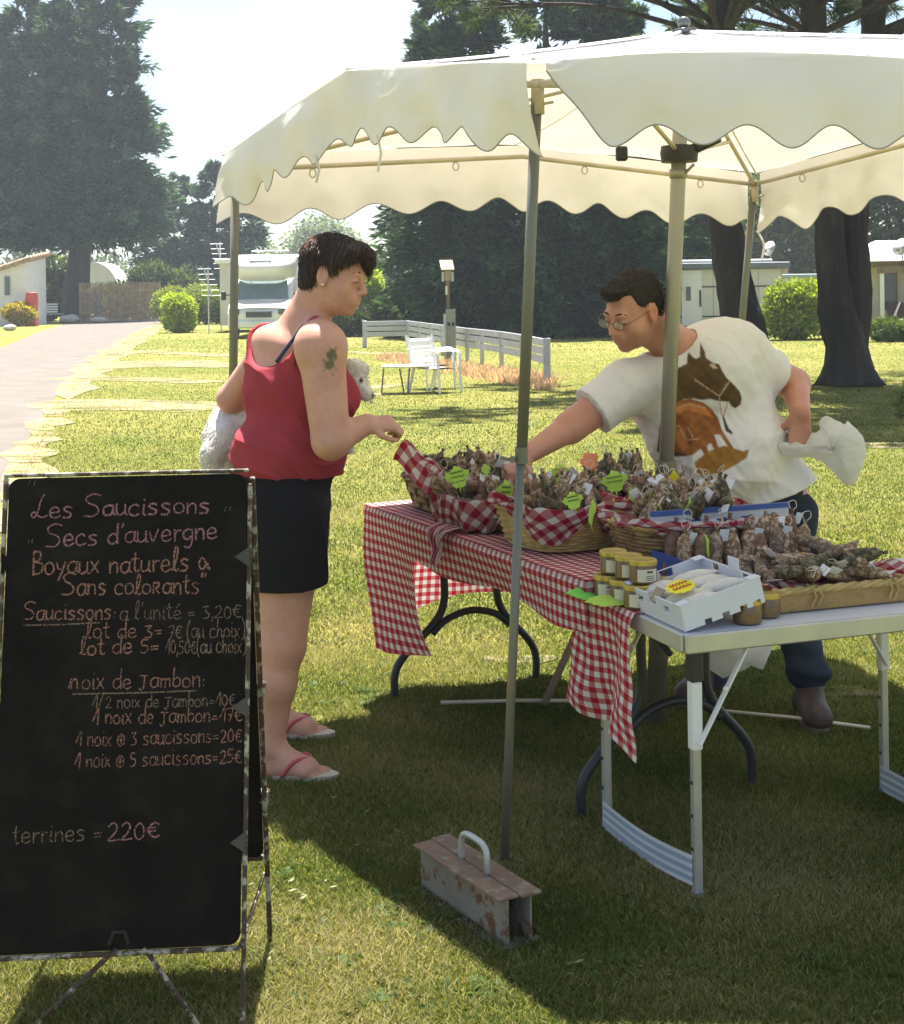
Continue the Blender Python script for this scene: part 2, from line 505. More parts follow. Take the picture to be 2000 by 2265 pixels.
# dry earth patches close to the stall
for (x, y, r) in [(1150, 1462, .13), (1870, 1530, .12), (640, 1600, .12), (1990, 985, .4)]:
    c = gnd(x, y); b = MB()
    P = [c] + [c + Vector((math.cos(a) * r * (1 + .35 * math.sin(3 * a + x)), .8 * math.sin(a) * r * (1 + .3 * math.cos(2 * a)), .005)) for a in [2 * PI * i / 20 for i in range(20)]]
    P[0] = c + Vector((0, 0, .005))
    b.add(P, [(0, i + 1, (i + 1) % 20 + 1) for i in range(20)])
    tag(obj('bare_earth', b, M_DRY), 'small bare earth patch in the grass', kind='structure')

# ---- blades of grass
M_BLADE = leafmat('grass_blade', .5, .6, (1.15, 1.12, .7))
def path_x(y):   # right edge of gravel at depth y
    pts = [(p.y, p.x) for p in (gnd(-60, 1330), gnd(20, 1065), gnd(75, 955), gnd(150, 850), gnd(245, 770), gnd(345, 717))]
    return np.interp(y, [p[0] for p in pts], [p[1] for p in pts])
def blades(n, y0, y1, hgt, wid, seed, bias=1.0):
    r = np.random.default_rng(seed)
    Y = y0 * (y1 / y0) ** (r.random(n) ** bias)
    X = (r.random(n) * 2 - 1) * (0.335 * Y) + 0.0
    ok = X > path_x(Y) + .15 * r.random(n)
    X, Y = X[ok], Y[ok]; n = len(X)
    # patchiness
    pn = np.sin(X * 2.1 + 1.3 * np.sin(Y * 1.7)) * np.sin(Y * 1.9 + 1.1 * np.sin(X * 2.6)) + .6 * np.sin(X * 6.3 + Y * 3.7) * np.sin(Y * 7.1 - X * 2)
    h = hgt * (.45 + .8 * r.random(n)) * (1 + .25 * pn)
    w = wid * (.6 + .8 * r.random(n))
    a = r.random(n) * 2 * PI; la = r.random(n) * 2 * PI
    lean = h * (.3 + 1.1 * r.random(n))
    B = np.stack([X, Y, np.zeros(n)], 1)
    sd = np.stack([np.cos(a), np.sin(a), np.zeros(n)], 1) * w[:, None] / 2
    ld = np.stack([np.cos(la), np.sin(la), np.zeros(n)], 1)
    mid = B + ld * (lean * .35)[:, None] + np.array([0, 0, 1]) * (h * .6)[:, None]
    tip = B + ld * lean[:, None] + np.array([0, 0, 1]) * h[:, None]
    V = np.stack([B - sd, B + sd, mid + sd * .8, tip, mid - sd * .8], 1).reshape(-1, 3)
    i0 = np.arange(n) * 5
    F = np.concatenate([np.stack([i0, i0 + 1, i0 + 2], 1), np.stack([i0, i0 + 2, i0 + 4], 1), np.stack([i0 + 4, i0 + 2, i0 + 3], 1)])
    t = np.clip(r.random(n) * .8 + .3 * pn + .08, 0, 1)[:, None]
    green = np.array([.045, .095, .012]); mid_c = np.array([.165, .195, .034]); straw = np.array([.46, .4, .2])
    c = np.where(t < .5, green + (mid_c - green) * t * 2, mid_c + (straw - mid_c) * (t - .5) * 2)
    c = c * (.66 + .36 * r.random((n, 1)))
    return V, F, np.repeat(c, 5, 0)
def grass_object(name, label, parts):
    Vs, Fs, Cs, o = [], [], [], 0
    for V, F, C in parts:
        Vs.append(V); Fs.append(F + o); Cs.append(C); o += len(V)
    return tag(np_mesh(name, np.concatenate(Vs), np.concatenate(Fs), M_BLADE, cols=np.concatenate(Cs)), label, kind='stuff')
grass_object('grass', 'short dry yellow green lawn grass', [
    blades(430000, 2.45, 6.0, .018, .0028, 1, 1.0), blades(190000, 6.0, 13.0, .02, .0055, 2), blades(130000, 13.0, 34.0, .02, .009, 3), blades(40000, 34.0, 60.0, .024, .02, 4)])
# long straw-coloured grass under the white fence
def straw_tufts():
    r = np.random.default_rng(5); n = 9000
    t = r.random(n)
    px = 850 + 365 * t; py = 788 + 52 * t + 10 * (r.random(n) - .2) * (1 + 2 * t)
    P = np.array([gnd(a, b) for a, b in zip(px, py)])
    P += r.normal(0, .12, P.shape); P[:, 2] = 0
    h = (.03 + .13 * r.random(n) ** 2); w = .014
    a = r.random(n) * 2 * PI
    sd = np.stack([np.cos(a), np.sin(a) * .3, a * 0], 1) * w
    ld = np.stack([np.cos(a * 3.7), np.sin(a * 3.7), a * 0], 1) * (h * .7)[:, None]
    V = np.stack([P - sd, P + sd, P + ld + np.array([0, 0, 1]) * h[:, None]], 1).reshape(-1, 3)
    F = np.arange(n * 3).reshape(n, 3)
    c = np.array([.5, .33, .23]) * (.7 + .6 * r.random((n, 1))) * np.array([1, 1, 1])
    return V, F, np.repeat(c, 3, 0)
V, F, C = straw_tufts()
tag(np_mesh('dry_grass', V, F, M_BLADE, cols=C), 'long straw coloured grass dried out under the white fence', kind='stuff')
# broad weeds here and there in the turf
rw = np.random.default_rng(19); Pw, Dw, Cw = [], [], []
for _ in range(170):
    cx, cy = rw.uniform(560, 2000), rw.uniform(1450, 2240); c = np.array(gnd(cx, cy)); k = rw.integers(5, 13)
    for j in range(k):
        a = rw.random() * 6.28; Pw.append(c + np.array([math.cos(a), math.sin(a), 0]) * rw.random() * .03 + np.array([0, 0, .006])); Dw.append([math.cos(a), math.sin(a), .35 + .4 * rw.random()]); Cw.append(np.array([.055, .1, .02]) * (.7 + .9 * rw.random()))
def _weeds():
    P, D, C = np.array(Pw), np.array(Dw), np.array(Cw); n = len(P); D /= np.linalg.norm(D, axis=1, keepdims=True); S = np.cross(D, [0, 0, 1.0]); S /= np.linalg.norm(S, axis=1, keepdims=True); L = (.011 + .019 * rw.random(n))[:, None]; W = L * .32
    V = np.stack([P, P + D * L * .55 + S * W, P + D * L, P + D * L * .55 - S * W], 1).reshape(-1, 3); tag(np_mesh('weeds', V, np.arange(n * 4).reshape(n, 4), M_BLADE, cols=np.repeat(C, 4, 0)), 'low broad leaved weeds scattered in the turf', kind='stuff')
_weeds()
# clover leaves and fallen leaf scraps on the near lawn
r = np.random.default_rng(9); Ls = []
for (cx, cy, sp, n) in [(660, 1985, 60, 16), (720, 1790, 60, 18), (880, 1875, 70, 20), (1330, 2150, 120, 12), (1450, 1960, 120, 8), (560, 2160, 60, 6)]:
    for _ in range(n):
        p = gnd(cx + r.normal(0, sp), cy + r.normal(0, sp * .35)); Ls.append((p, .005 + .007 * r.random(), r.random() * 6.3))
V, C = [], []
for p, s, a in Ls:
    d = Vector((math.cos(a), math.sin(a), .25)); q = Vector((-math.sin(a), math.cos(a), .1)); z = Vector((0, 0, .014 + .008 * r.random()))
    V += [p + z, p + z + d * s + q * s * .5, p + z + d * s * 2.2, p + z + d * s - q * s * .5]
    c = [(.16, .2, .07), (.32, .34, .2), (.09, .13, .03)][r.integers(3)]
    C += [c] * 4
tag(np_mesh('fallen_leaves', np.array([tuple(v) for v in V]), np.arange(len(V)).reshape(-1, 4), M_BLADE, cols=np.array(C)), 'scattered small leaves and clover in the grass', kind='stuff')
# ================================================================== trees and plants
M_NEEDLE = leafmat('conifer_needles', .35, .7, (1.2, 1.25, .7))
M_LEAF = leafmat('broad_leaves', .42, .55, (1.25, 1.3, .6))
M_BARK = mat('tree_bark', (.05, .038, .03), .95, var=.35, scale=3, bump=1.0, bscale=9, bdist=.08, stretch=(1, 1, .25))
def norm(a): return a / np.maximum(np.linalg.norm(a, axis=-1, keepdims=True), 1e-9)
def leaf_arrays(P, D, L, W, C, rng, fold=.25):
    """one pointed leaf (four corners) per row"""
    n = len(P); D = norm(D)
    rv = rng.normal(size=(n, 3)); S = norm(np.cross(D, rv)); U = np.cross(S, D)
    L = np.broadcast_to(L, (n,))[:, None]; W = np.broadcast_to(W, (n,))[:, None]
    a = P; b = P + D * L * .5 + S * W * .5 + U * W * fold; c = P + D * L; d = P + D * L * .5 - S * W * .5 + U * W * fold
    V = np.stack([a, b, c, d], 1).reshape(-1, 3)
    return V, np.arange(n * 4).reshape(n, 4), np.repeat(C, 4, 0)
def shade(c, n, rng, var=.35, warm=.0):
    k = 1 - var + 2 * var * rng.random((n, 1))
    return np.clip(np.array(c) * k + warm * rng.random((n, 1)) * np.array([.06, .05, .005]), 0, 1)
def trunk_mesh(pts, rad, n=12, lump=.08, seed=0):
    b = MB(); P = smooth_line(pts, 5); m = len(P)
    R = [rad[0] + (rad[-1] - rad[0]) * 0 for _ in P]
    rr = np.interp(np.linspace(0, len(rad) - 1, m), range(len(rad)), rad)
    b.tube(P, list(rr), n)
    for i, v in enumerate(b.v):
        c = P[i // n]; d = v - c
        k = 1 + lump * n3(v * 1.0 + Vector((seed, 0, 0)), 2.2) + .6 * lump * n3(v, 6.0)
        b.v[i] = c + d * k
    return b
def conifer(name, label, base, spires, z0, nb, per, L, W, col, seed, trunk_r=.4, droop=.25, group=None, cat='tree', trunk_top=None, fill=.35, flat=False):
    rng = np.random.default_rng(seed)
    base = Vector(base); t = thing(name, label, cat, base, group=group)
    Ps, Ds, Bf = [], [], []; limb = MB()
    for (dx, dy, H, R) in spires:
        k = int(nb * R * H / sum(s[2] * s[3] for s in spires))
        for i in range(k):
            h = z0 + (H - z0) * (rng.random() ** 1.15)
            f = (h - z0) / (H - z0)
            prof = (1 - f) ** .72 * (.72 + .28 * min(1, f / .12)) + .05
            ln = R * prof * (.62 + .5 * rng.random())
            az = rng.random() * 2 * PI
            o = np.array([dx * (1 - .25 * (1 - f)), dy, h])
            out = np.array([math.cos(az), math.sin(az), 0])
            tt = np.sqrt(rng.random(per)) * (1 - fill) + fill * rng.random(per)
            lift = .18 + .5 * f
            p = o + out * (tt * ln)[:, None]
            p[:, 2] += lift * ln * tt - droop * ln * tt ** 2 * 1.5
            side = np.cross(out, [0, 0, 1])
            p += side * (rng.normal(size=per) * .16 * ln * (1.15 - tt))[:, None]
            p[:, 2] += rng.normal(size=per) * .07 * ln
            d = out * .9 + np.stack([rng.normal(size=per) * .45, rng.normal(size=per) * .45, rng.normal(size=per) * .4 - .25 + .35 * f], 1)
            Ps.append(p); Ds.append(d); Bf.append(np.full((per, 1), .45 + 1.1 * rng.random() ** 1.5))
            if i % 14 == 0:
                limb = MB(); limb.tube([base + Vector(o), base + Vector(o + out * ln * .45 + np.array([0, 0, lift * ln * .4])), base + Vector(o + out * ln * .85 + np.array([0, 0, (lift - droop) * ln * .8]))], [.02 * trunk_r * 3, .03 * trunk_r, .008], 5); obj('limb', limb, M_BARK, t, True)
    P = np.concatenate(Ps) + np.array(base); D = np.concatenate(Ds); n = len(P)
    rel = (P[:, 2] - base.z - z0) / max(s[2] for s in spires)
    C = shade(col, n, rng, .4, .15) * np.concatenate(Bf)
    V, F, Cc = leaf_arrays(P, D, L * (.6 + .8 * rng.random(n)), W * (.6 + .8 * rng.random(n)), C, rng)
    np_mesh('crown', V, F, M_NEEDLE, t, Cc)
    mx_ = max(spires, key=lambda s: s[2]); tp = trunk_top or mx_[2] * .8
    tm = trunk_mesh([base, base + Vector((mx_[0] * .2, 0, tp * .3)), base + Vector((mx_[0] * .6, mx_[1] * .5, tp * .65)), base + Vector((mx_[0], mx_[1], tp))], [trunk_r * 1.35, trunk_r, trunk_r * .8, trunk_r * .5, .06], seed=seed)
    tr = obj('trunk', tm, M_BARK, t, True)
    return t
def blob_leaves(blobs, n, L, W, col, rng, shell=.55, up=.2, var=.4, warm=.2):
    """leaves spread through lumps (centre, radii), denser to the outside"""
    vol = np.array([b[1][0] * b[1][1] * b[1][2] for b in blobs]) ** .67; pick = rng.choice(len(blobs), n, p=vol / vol.sum())
    c = np.array([tuple(b[0]) for b in blobs])[pick]; r = np.array([b[1] for b in blobs])[pick]
    d = norm(rng.normal(size=(n, 3))); rad = shell + (1 - shell) * rng.random(n) ** .6
    rad *= 1 + .16 * np.sin(d[:, 0] * 7 + pick) * np.sin(d[:, 1] * 6 + d[:, 2] * 5)
    P = c + d * r * rad[:, None]
    D = d + rng.normal(size=(n, 3)) * .8 + np.array([0, 0, up])
    C = shade(col, n, rng, var, warm)
    return leaf_arrays(P, D, L * (.6 + .8 * rng.random(n)), W * (.6 + .8 * rng.random(n)), C, rng)
def bush(name, label, base, blobs, n, L, W, col, seed, cat='bush', group=None, stem=.03, mat_=None, warm=.2, shell=.55):
    rng = np.random.default_rng(seed); base = Vector(base)
    t = thing(name, label, cat, base, group=group)
    B = [(base + Vector(c), r) for c, r in blobs]
    V, F, C = blob_leaves(B, n, L, W, col, rng, warm=warm, shell=shell)
    V[:, 2] = np.maximum(V[:, 2], .01)
    np_mesh('foliage', V, F, mat_ or M_LEAF, t, C)
    s = MB()
    for c, r in B:
        for k in range(3):
            q = Vector((rng.normal() * r[0] * .4, rng.normal() * r[1] * .4, r[2] * .4))
            s.tube([base + Vector((rng.normal() * .05, rng.normal() * .05, 0)), base.lerp(c, .6), c + q], [stem, stem * .7, stem * .3], 5)
    obj('stems', s, M_BARK, t, True)
    return t
def xy(px, Y): p = at(px, HORIZON, Y); return Vector((p.x, Y, 0))

DARK = (.04, .08, .034); BLUE = (.05, .1, .062)
conifer('cypress_tree', 'huge dark cypress with several pointed tops towering over the gravel track', xy(165, 80),
        [(-2.6, .5, 18.6, 4.2), (.2, -.5, 19.4, 4.4), (2.2, .3, 20.4, 4.2), (-5.0, 1, 17.4, 3.6), (3.2, -.6, 13.5, 3.3), (-3.5, -1, 14, 4.0)], 4.4, 900, 130, .5, .13, BLUE, 21, .62, .22)
conifer('cypress_tree', 'dark cypress behind the motorhome beside the huge one', xy(465, 98),
        [(-2.0, 0, 9.5, 3.4), (.4, 0, 10.1, 3.3), (2.4, 0, 8.4, 3.2), (-4.0, .5, 8.0, 3)], .6, 420, 110, .45, .13, BLUE, 22, .4, .2)
# pale weeping tree in the far distance
def pale_tree():
    rng = np.random.default_rng(31); base = xy(705, 150); t = thing('birch_tree', 'distant pale green tree with hanging twigs above the mobile home', 'tree', base)
    B = [(base + Vector((x, 0, z)), (rx, rx, rz)) for x, z, rx, rz in [(0, 7.2, 2.6, 2.4), (-1.6, 5.6, 2.2, 2.8), (2.0, 6.2, 2.4, 2.6), (3.6, 4.6, 2.0, 2.4), (-4.8, 4.6, 1.0, 2.2), (5.6, 3.6, 1.9, 2.0), (.4, 4, 3, 2)]]
    V, F, C = blob_leaves(B, 9000, .5, .2, (.17, .21, .13), rng, shell=.2, up=-.9, warm=.1)
    np_mesh('crown', V, F, M_LEAF, t, C)
    tm = trunk_mesh([base, base + Vector((.2, 0, 3)), base + Vector((0, 0, 7))], [.28, .2, .06])
    for q in B: tm.tube([base + Vector((0, 0, 2.5)), base.lerp(q[0], .7) + Vector((0, 0, .8)), q[0] + Vector((0, 0, q[1][2] * .5))], [.1, .07, .02], 5)
    obj('trunk', tm, M_BARK, t, True)
pale_tree()
# dark evergreens behind the white fence
for i, (px, Y, sp, lab) in enumerate([
    (950, 53, [(0, 0, 11.5, 2.3), (1.4, .5, 10, 2.1)], 'dark evergreen with drooping side branches beyond the lantern post'),
    (1060, 45, [(0, 0, 13.0, 3.0), (-1.2, 0, 11, 2.6)], 'tall dark evergreen standing behind the front tent pole'),
    (1215, 44, [(0, 0, 12.4, 3.0), (1.2, .5, 11.0, 2.6)], 'dense dark evergreen behind the end post of the white fence'),
    (1345, 44, [(0, 0, 11.6, 2.5), (1.0, .6, 10, 2.0)], 'dense dark evergreen behind the leaning man'),
    (1500, 54, [(0, 0, 11.0, 2.3), (-1.0, 1, 9.6, 2.0)], 'dark evergreen rising behind the white mobile home')]):
    conifer('evergreen_tree', lab, xy(px, Y), sp, .15, 330, 105, .34, .1, DARK, 40 + i, .3, .28, group='dark evergreens behind the white fence', fill=.5)
# pines over the lawn
M_PBARK = mat('pine_bark', (.035, .027, .022), .95, var=.4, scale=2.2, bump=1.0, bscale=7, bdist=.08, stretch=(1, 1, .3), col2=(.075, .055, .045), lo=.55, hi=.75)
def pine(name, label, stems, tufts, seed, needle=.22, per=84):
    rng = np.random.default_rng(seed); base = Vector(stems[0][0][0]); base.z = 0
    t = thing(name, label, 'tree', base, group='pines on the lawn')
    for pts, rad in stems:
        tm = trunk_mesh(pts, rad, 30, .14, seed)
        for i, v in enumerate(tm.v):
            c_ = Vector((0, 0, 0)); a_ = 2 * PI * (i % 30) / 30; k_ = .02 * math.sin(a_ * 11 + 3 * n3((a_, v.z * .8, seed))) + .014 * n3((a_ * 6, v.z * 3.5, seed))
            tm.v[i] = v + Vector((math.cos(a_), math.sin(a_), 0)) * k_
        # root flare
        for i, v in enumerate(tm.v):
            if v.z < .5 and pts[0].z < .1:
                k = (1 - v.z / .5) ** 2 * .35; c = pts[0]
                a = math.atan2(v.y - c.y, v.x - c.x)
                tm.v[i] = Vector((v.x + (v.x - c.x) * k * (1 + .5 * math.sin(5 * a)), v.y + (v.y - c.y) * k * (1 + .5 * math.sin(5 * a)), v.z))
        obj('trunk', tm, M_PBARK, t, True)
    lb = MB(); Ps, Ds = [], []
    for (org, c, r, n) in tufts:
        org, c = Vector(org), Vector(c)
        mid = org.lerp(c, .5) + Vector((rng.normal() * .2, rng.normal() * .2, .25))
        lm_ = MB(); lm_.tube(smooth_line([org, mid, c], 4), list(np.linspace(.05, .018, 9)), 6); obj('limb', lm_, M_PBARK, t, True)
        for k in range(n):
            d = norm(rng.normal(size=3)) * np.array(r) * (.35 + .65 * rng.random())
            e = c + Vector(d)
            lb.tube([c.lerp(mid, .5 * rng.random()), c + Vector(d) * .5 + Vector((0, 0, .06)), e], [.022, .014, .005], 4)
            dirs = norm(rng.normal(size=(per, 3)) + norm(d) * .9 + np.array([0, 0, .3]))
            off = rng.random((per, 1)) ** 1.5 * .45
            Ps.append(np.array(e) - norm(np.array(d)) * off * np.linalg.norm(d)); Ds.append(dirs)
    P = np.concatenate(Ps); D = np.concatenate(Ds); n = len(P)
    C = shade((.06, .09, .045), n, rng, .4, .25)
    V, F, Cc = leaf_arrays(P, D, needle * (.7 + .6 * rng.random(n)), .022, C, rng, .1)
    np_mesh('crown', V, F, M_NEEDLE, t, Cc)
    tag(obj('twigs', lb, M_PBARK, t, True), kind='stuff')
    return t
A0 = gnd(1672, 850); B0 = gnd(1884, 852)
def pine_tufts(top, n, rx, zlo, zhi, seed, cx=0, bias=0):
    rng = np.random.default_rng(seed); out = []
    for i in range(n):
        a = rng.random() * 2 * PI; rr = rx * math.sqrt(rng.random()); z = zlo + (zhi - zlo) * rng.random()
        rr *= 1.1 - .5 * (z - zlo) / (zhi - zlo)
        c = Vector((top.x + cx + math.cos(a) * rr + bias, top.y - .8 + math.sin(a) * rr * 1.2, z))
        o = Vector((top.x, top.y, max(zlo - .6, z - .4 - rr * .25)))
        out.append((o, c, (1.0, 1.0, .55), 18))
    return out
topA = at(1600, 200, A0.y + .3); topA.z = 9.5
pine('pine_tree', 'dark pine trunk leaning behind the man and in front of the white mobile home',
     [([A0, at(1650, 740, A0.y), at(1628, 640, A0.y), at(1608, 520, A0.y), at(1600, 380, A0.y + .1), topA], [.36, .31, .28, .25, .24, .2, .12])],
     pine_tufts(topA, 46, 4.4, 5.8, 10.5, 3, -.3), 3)
L1 = at(1815, 330, B0.y); R1 = at(1900, 300, B0.y + .2)
topB = at(1800, 30, B0.y); topC = at(1935, 0, B0.y + .4)
tipB = Vector((topB.x, topB.y, 9.5)); tipC = Vector((topC.x, topC.y, 10.2))
pine('pine_tree', 'large forked pine trunk on the lawn near the wooden bungalow',
     [([B0, at(1872, 760, B0.y), at(1853, 690, B0.y), at(1838, 560, B0.y), at(1828, 430, B0.y), L1, topB, tipB], [.36, .29, .27, .22, .2, .19, .18, .16, .08]),
      ([at(1880, 790, B0.y + .12), at(1890, 690, B0.y + .12), at(1893, 560, B0.y + .12), at(1890, 430, B0.y + .12), R1, topC, tipC], [.24, .24, .21, .2, .18, .17, .15, .08])],
     pine_tufts(tipB, 46, 4.2, 5.7, 10.5, 5) + pine_tufts(tipC, 48, 4.4, 5.5, 11, 6, 1.6), 5)
# trees behind the houses on the far right
for (px, Y, bl, n, col, lab, sd) in [
    (1725, 75, [((0, 0, 4.2), (2.6, 2, 2.6)), ((-1.8, 0, 3.4), (1.6, 1.6, 2.2)), ((2.2, 0, 3.2), (1.9, 1.6, 2.4)), ((.5, 0, 6), (1.8, 1.6, 1.8))], 9000, (.11, .14, .035), 'light green leafy tree between the two pine trunks', 61),
    (1990, 62, [((0, 0, 4.6), (2.6, 2, 3.4)), ((-1.0, 0, 7.5), (2.0, 2, 2.6)), ((2.2, 0, 3), (2, 2, 2.4))], 9000, (.05, .075, .03), 'dark leafy tree behind the wooden bungalow', 62),
    (1590, 85, [((0, 0, 4.2), (2.6, 2, 3.6)), ((1, 0, 7), (2, 2, 2.4))], 6000, (.08, .11, .03), 'leafy tree beyond the leaning pine trunk', 63)]:
    base = xy(px, Y); rng = np.random.default_rng(sd); t = thing('leafy_tree', lab, 'tree', base, group='leafy trees beyond the houses')
    B = [(base + Vector(c), r) for c, r in bl]
    V, F, C = blob_leaves(B, n, .42, .2, col, rng, shell=.3, warm=.3)
    np_mesh('crown', V, F, M_LEAF, t, C)
    tm = trunk_mesh([base, base + Vector((.1, 0, 2)), base + Vector((0, 0, 5.5))], [.25, .2, .06])
    for q in B: tm.tube([base + Vector((0, 0, 1.6)), base.lerp(q[0], .7) + Vector((0, 0, .5)), q[0]], [.1, .07, .02], 5)
    obj('trunk', tm, M_BARK, t, True)
# far wood closing the view
rng = np.random.default_rng(71); B = []
for i in range(70):
    x = -75 + 150 * (i / 69); hh = 4.0 + 2.2 * math.sin(i * 1.7) + 1.3 * math.sin(i * .6)
    if -17 < x < -9: hh *= .6
    B.append((Vector((x, 165 + 6 * math.sin(i * 2.1), hh * .45)), (2.6, 2.2, hh * .62)))
V, F, C = blob_leaves(B, 26000, .9, .42, (.075, .1, .045), rng, shell=.5)
V[:, 2] = np.maximum(V[:, 2], .01)
tag(np_mesh('treeline', V, F, M_LEAF, cols=C), 'far hedge and wood closing the campsite', 'treeline', kind='stuff')

# ---- bushes and hedges
LG = (.34, .42, .045); MG = (.09, .13, .03); DG = (.035, .055, .02)
b0 = gnd(396, 736)
bush('clipped_bush', 'rounded bright green clipped bush at the edge of the gravel track', b0,
     [((0, 0, .62), (.62, .55, .58)), ((-.1, .1, 1.05), (.55, .5, .42)), ((.2, -.05, .95), (.45, .5, .42)), ((.05, .0, .35), (.6, .5, .35))], 9000, .12, .06, LG, 81)
b1 = gnd(455, 718)
bush('hedge', 'dark hedge between the bright bush and the motorhome', b1,
     [((-.7, .4, .8), (.8, .6, .75)), ((.2, .2, .85), (.7, .6, .75)), ((.7, .3, .7), (.5, .5, .7))], 7000, .14, .065, (.15, .2, .035), 82, cat='hedge')
bush('hedge', 'yellow green hedge behind the bright clipped bush', b1 + Vector((-.9, 3, 0)),
     [((-1.2, 0, 1.0), (1.0, .6, .8)), ((.1, 0, 1.15), (1.0, .6, .75)), ((1.2, .3, .9), (.8, .6, .7))], 7000, .15, .07, (.22, .26, .05), 83, cat='hedge')
b2 = gnd(806, 742)
bush('leafy_bush', 'light green climbing bush beside the grey gate post of the mobile home', b2,
     [((.25, 0, .9), (.5, .45, .85)), ((.2, 0, 1.6), (.42, .4, .55)), ((-.5, .1, .7), (.5, .5, .7))], 7000, .13, .07, (.36, .44, .06), 84)
bush('leafy_bush', 'low dark bush at the foot of the white fence', gnd(765, 745), [((0, 0, .5), (.9, .5, .5)), ((1.1, .5, .6), (.6, .5, .6))], 5000, .12, .06, DG, 85)
b3 = gnd(895, 728)
def reeds():
    rng = np.random.default_rng(86); t = thing('ornamental_grass', 'spiky grey green flower shrub behind the left end of the white fence', 'shrub', b3)
    n = 4200; a = rng.random(n) * 2 * PI; rr = np.sqrt(rng.random(n)) * np.array([1.1])
    P = np.array(b3) + np.stack([np.cos(a) * rr * 1.0, np.sin(a) * rr * .6, rng.random(n) ** .8 * 1.05], 1)
    D = np.stack([np.cos(a) * .6, np.sin(a) * .6, .7 + .5 * rng.random(n)], 1) + rng.normal(size=(n, 3)) * .3
    C = shade((.085, .11, .045), n, rng, .5, .2)
    V, F, Cc = leaf_arrays(P, D, .26, .045, C, rng); np_mesh('foliage', V, F, M_LEAF, t, Cc)
    V, F, Cc = leaf_arrays(np.array(b3) + rng.normal(size=(60, 3)) * np.array([.5, .3, .1]) + np.array([-.3, 0, 1.2]), rng.normal(size=(60, 3)), .1, .1, shade((.5, .25, .24), 60, rng), rng)
    np_mesh('blossoms', V, F, M_LEAF, t, Cc)
reeds()
b4 = gnd(1768, 752)
bush('ivy_hedge', 'sunlit ivy covered hedge beside the white mobile home', b4,
     [((-.35, .2, .8), (.55, .5, .75)), ((.2, .2, 1.0), (.55, .5, .6)), ((-.1, .1, .5), (.6, .5, .5)), ((.75, .6, .9), (.55, .6, .7))], 9000, .13, .075, (.24, .3, .035), 87, cat='hedge')
bush('garden_shrub', 'small green shrub in front of the wooden bungalow', gnd(1965, 756), [((0, 0, .3), (.5, .35, .3)), ((.7, 0, .25), (.45, .35, .28))], 2600, .12, .05, MG, 88, group=None)
bush('garden_shrub', 'yellow leaved shrub in front of the white shed', gnd(40, 722), [((0, 0, .78), (.55, .45, .35)), ((.45, 0, .6), (.45, .4, .3)), ((-.35, 0, .65), (.4, .4, .3)), ((.1, 0, .45), (.6, .4, .35))], 5000, .13, .07, (.42, .33, .03), 89)
bush('garden_shrub', 'dark rounded shrub behind the yellow leaved one', gnd(78, 712), [((0, 0, .55), (.8, .5, .5)), ((.7, 0, .45), (.6, .5, .42))], 5000, .13, .07, (.045, .075, .03), 90)
bush('garden_bush', 'tall green bush between the white shed and the cypress trunk', xy(105, 84), [((0, 0, 2.0), (1.2, .8, 1.0)), ((.3, 0, 3.0), (1.0, .8, .8)), ((-.9, 0, 1.2), (.9, .8, 1.1)), ((1.1, 0, 1.2), (.9, .8, 1.0))], 5000, .3, .13, (.11, .15, .04), 91)
bush('garden_bush', 'dark bush behind the picket fence', xy(320, 84), [((0, 0, 1.2), (2.2, .8, 1.2)), ((-2.0, 0, 1.0), (1.6, .8, 1.0)), ((1.9, 0, 1.5), (1.6, .8, 1.4)), ((.4, 0, 2.4), (1.2, .8, .9))], 7000, .3, .13, (.07, .1, .035), 92)
bush('garden_plant', 'pale flowering plant at the edge of the lawn behind the man', gnd(2004, 925), [((0, 0, .12), (.12, .1, .12)), ((.02, 0, .26), (.1, .08, .08))], 260, .07, .04, (.2, .24, .06), 93, stem=.006)

# ================================================================== buildings and vehicles
M_WHITE = mat('white_paint', (.74, .74, .72), .45, var=.05, scale=2)
M_CREAM = mat('cream_panel', (.56, .54, .46), .5, var=.06, scale=1.5)
M_RENDER = mat('white_render', (.66, .66, .66), .9, var=.07, scale=2, bump=.3, bscale=30)
M_TILE = mat('roof_tile', (.36, .25, .17), .9, var=.3, scale=5)
M_GLASS = mat('dark_glass', (.07, .1, .11), .08, var=.1, spec=.8)
M_SCREEN = mat('windscreen_cover', (.13, .19, .2), .3, var=.12, scale=3)
M_BLACK = mat('black_plastic', (.02, .02, .022), .5)
M_GREYP = mat('grey_plastic', (.2, .2, .2), .5)
M_SILVER = mat('silver_paint', (.5, .51, .53), .35, metal=.3)
M_RUBBER = mat('rubber', (.015, .015, .015), .8)
M_RED = mat('red_plastic', (.5, .06, .04), .5)
M_WOODG = mat('weathered_wood', (.2, .15, .1), .9, var=.3, scale=6, bump=.3, bscale=20, stretch=(1, 1, .2))
M_PICKET = mat('tan_picket', (.34, .25, .14), .9, var=.3, scale=5)

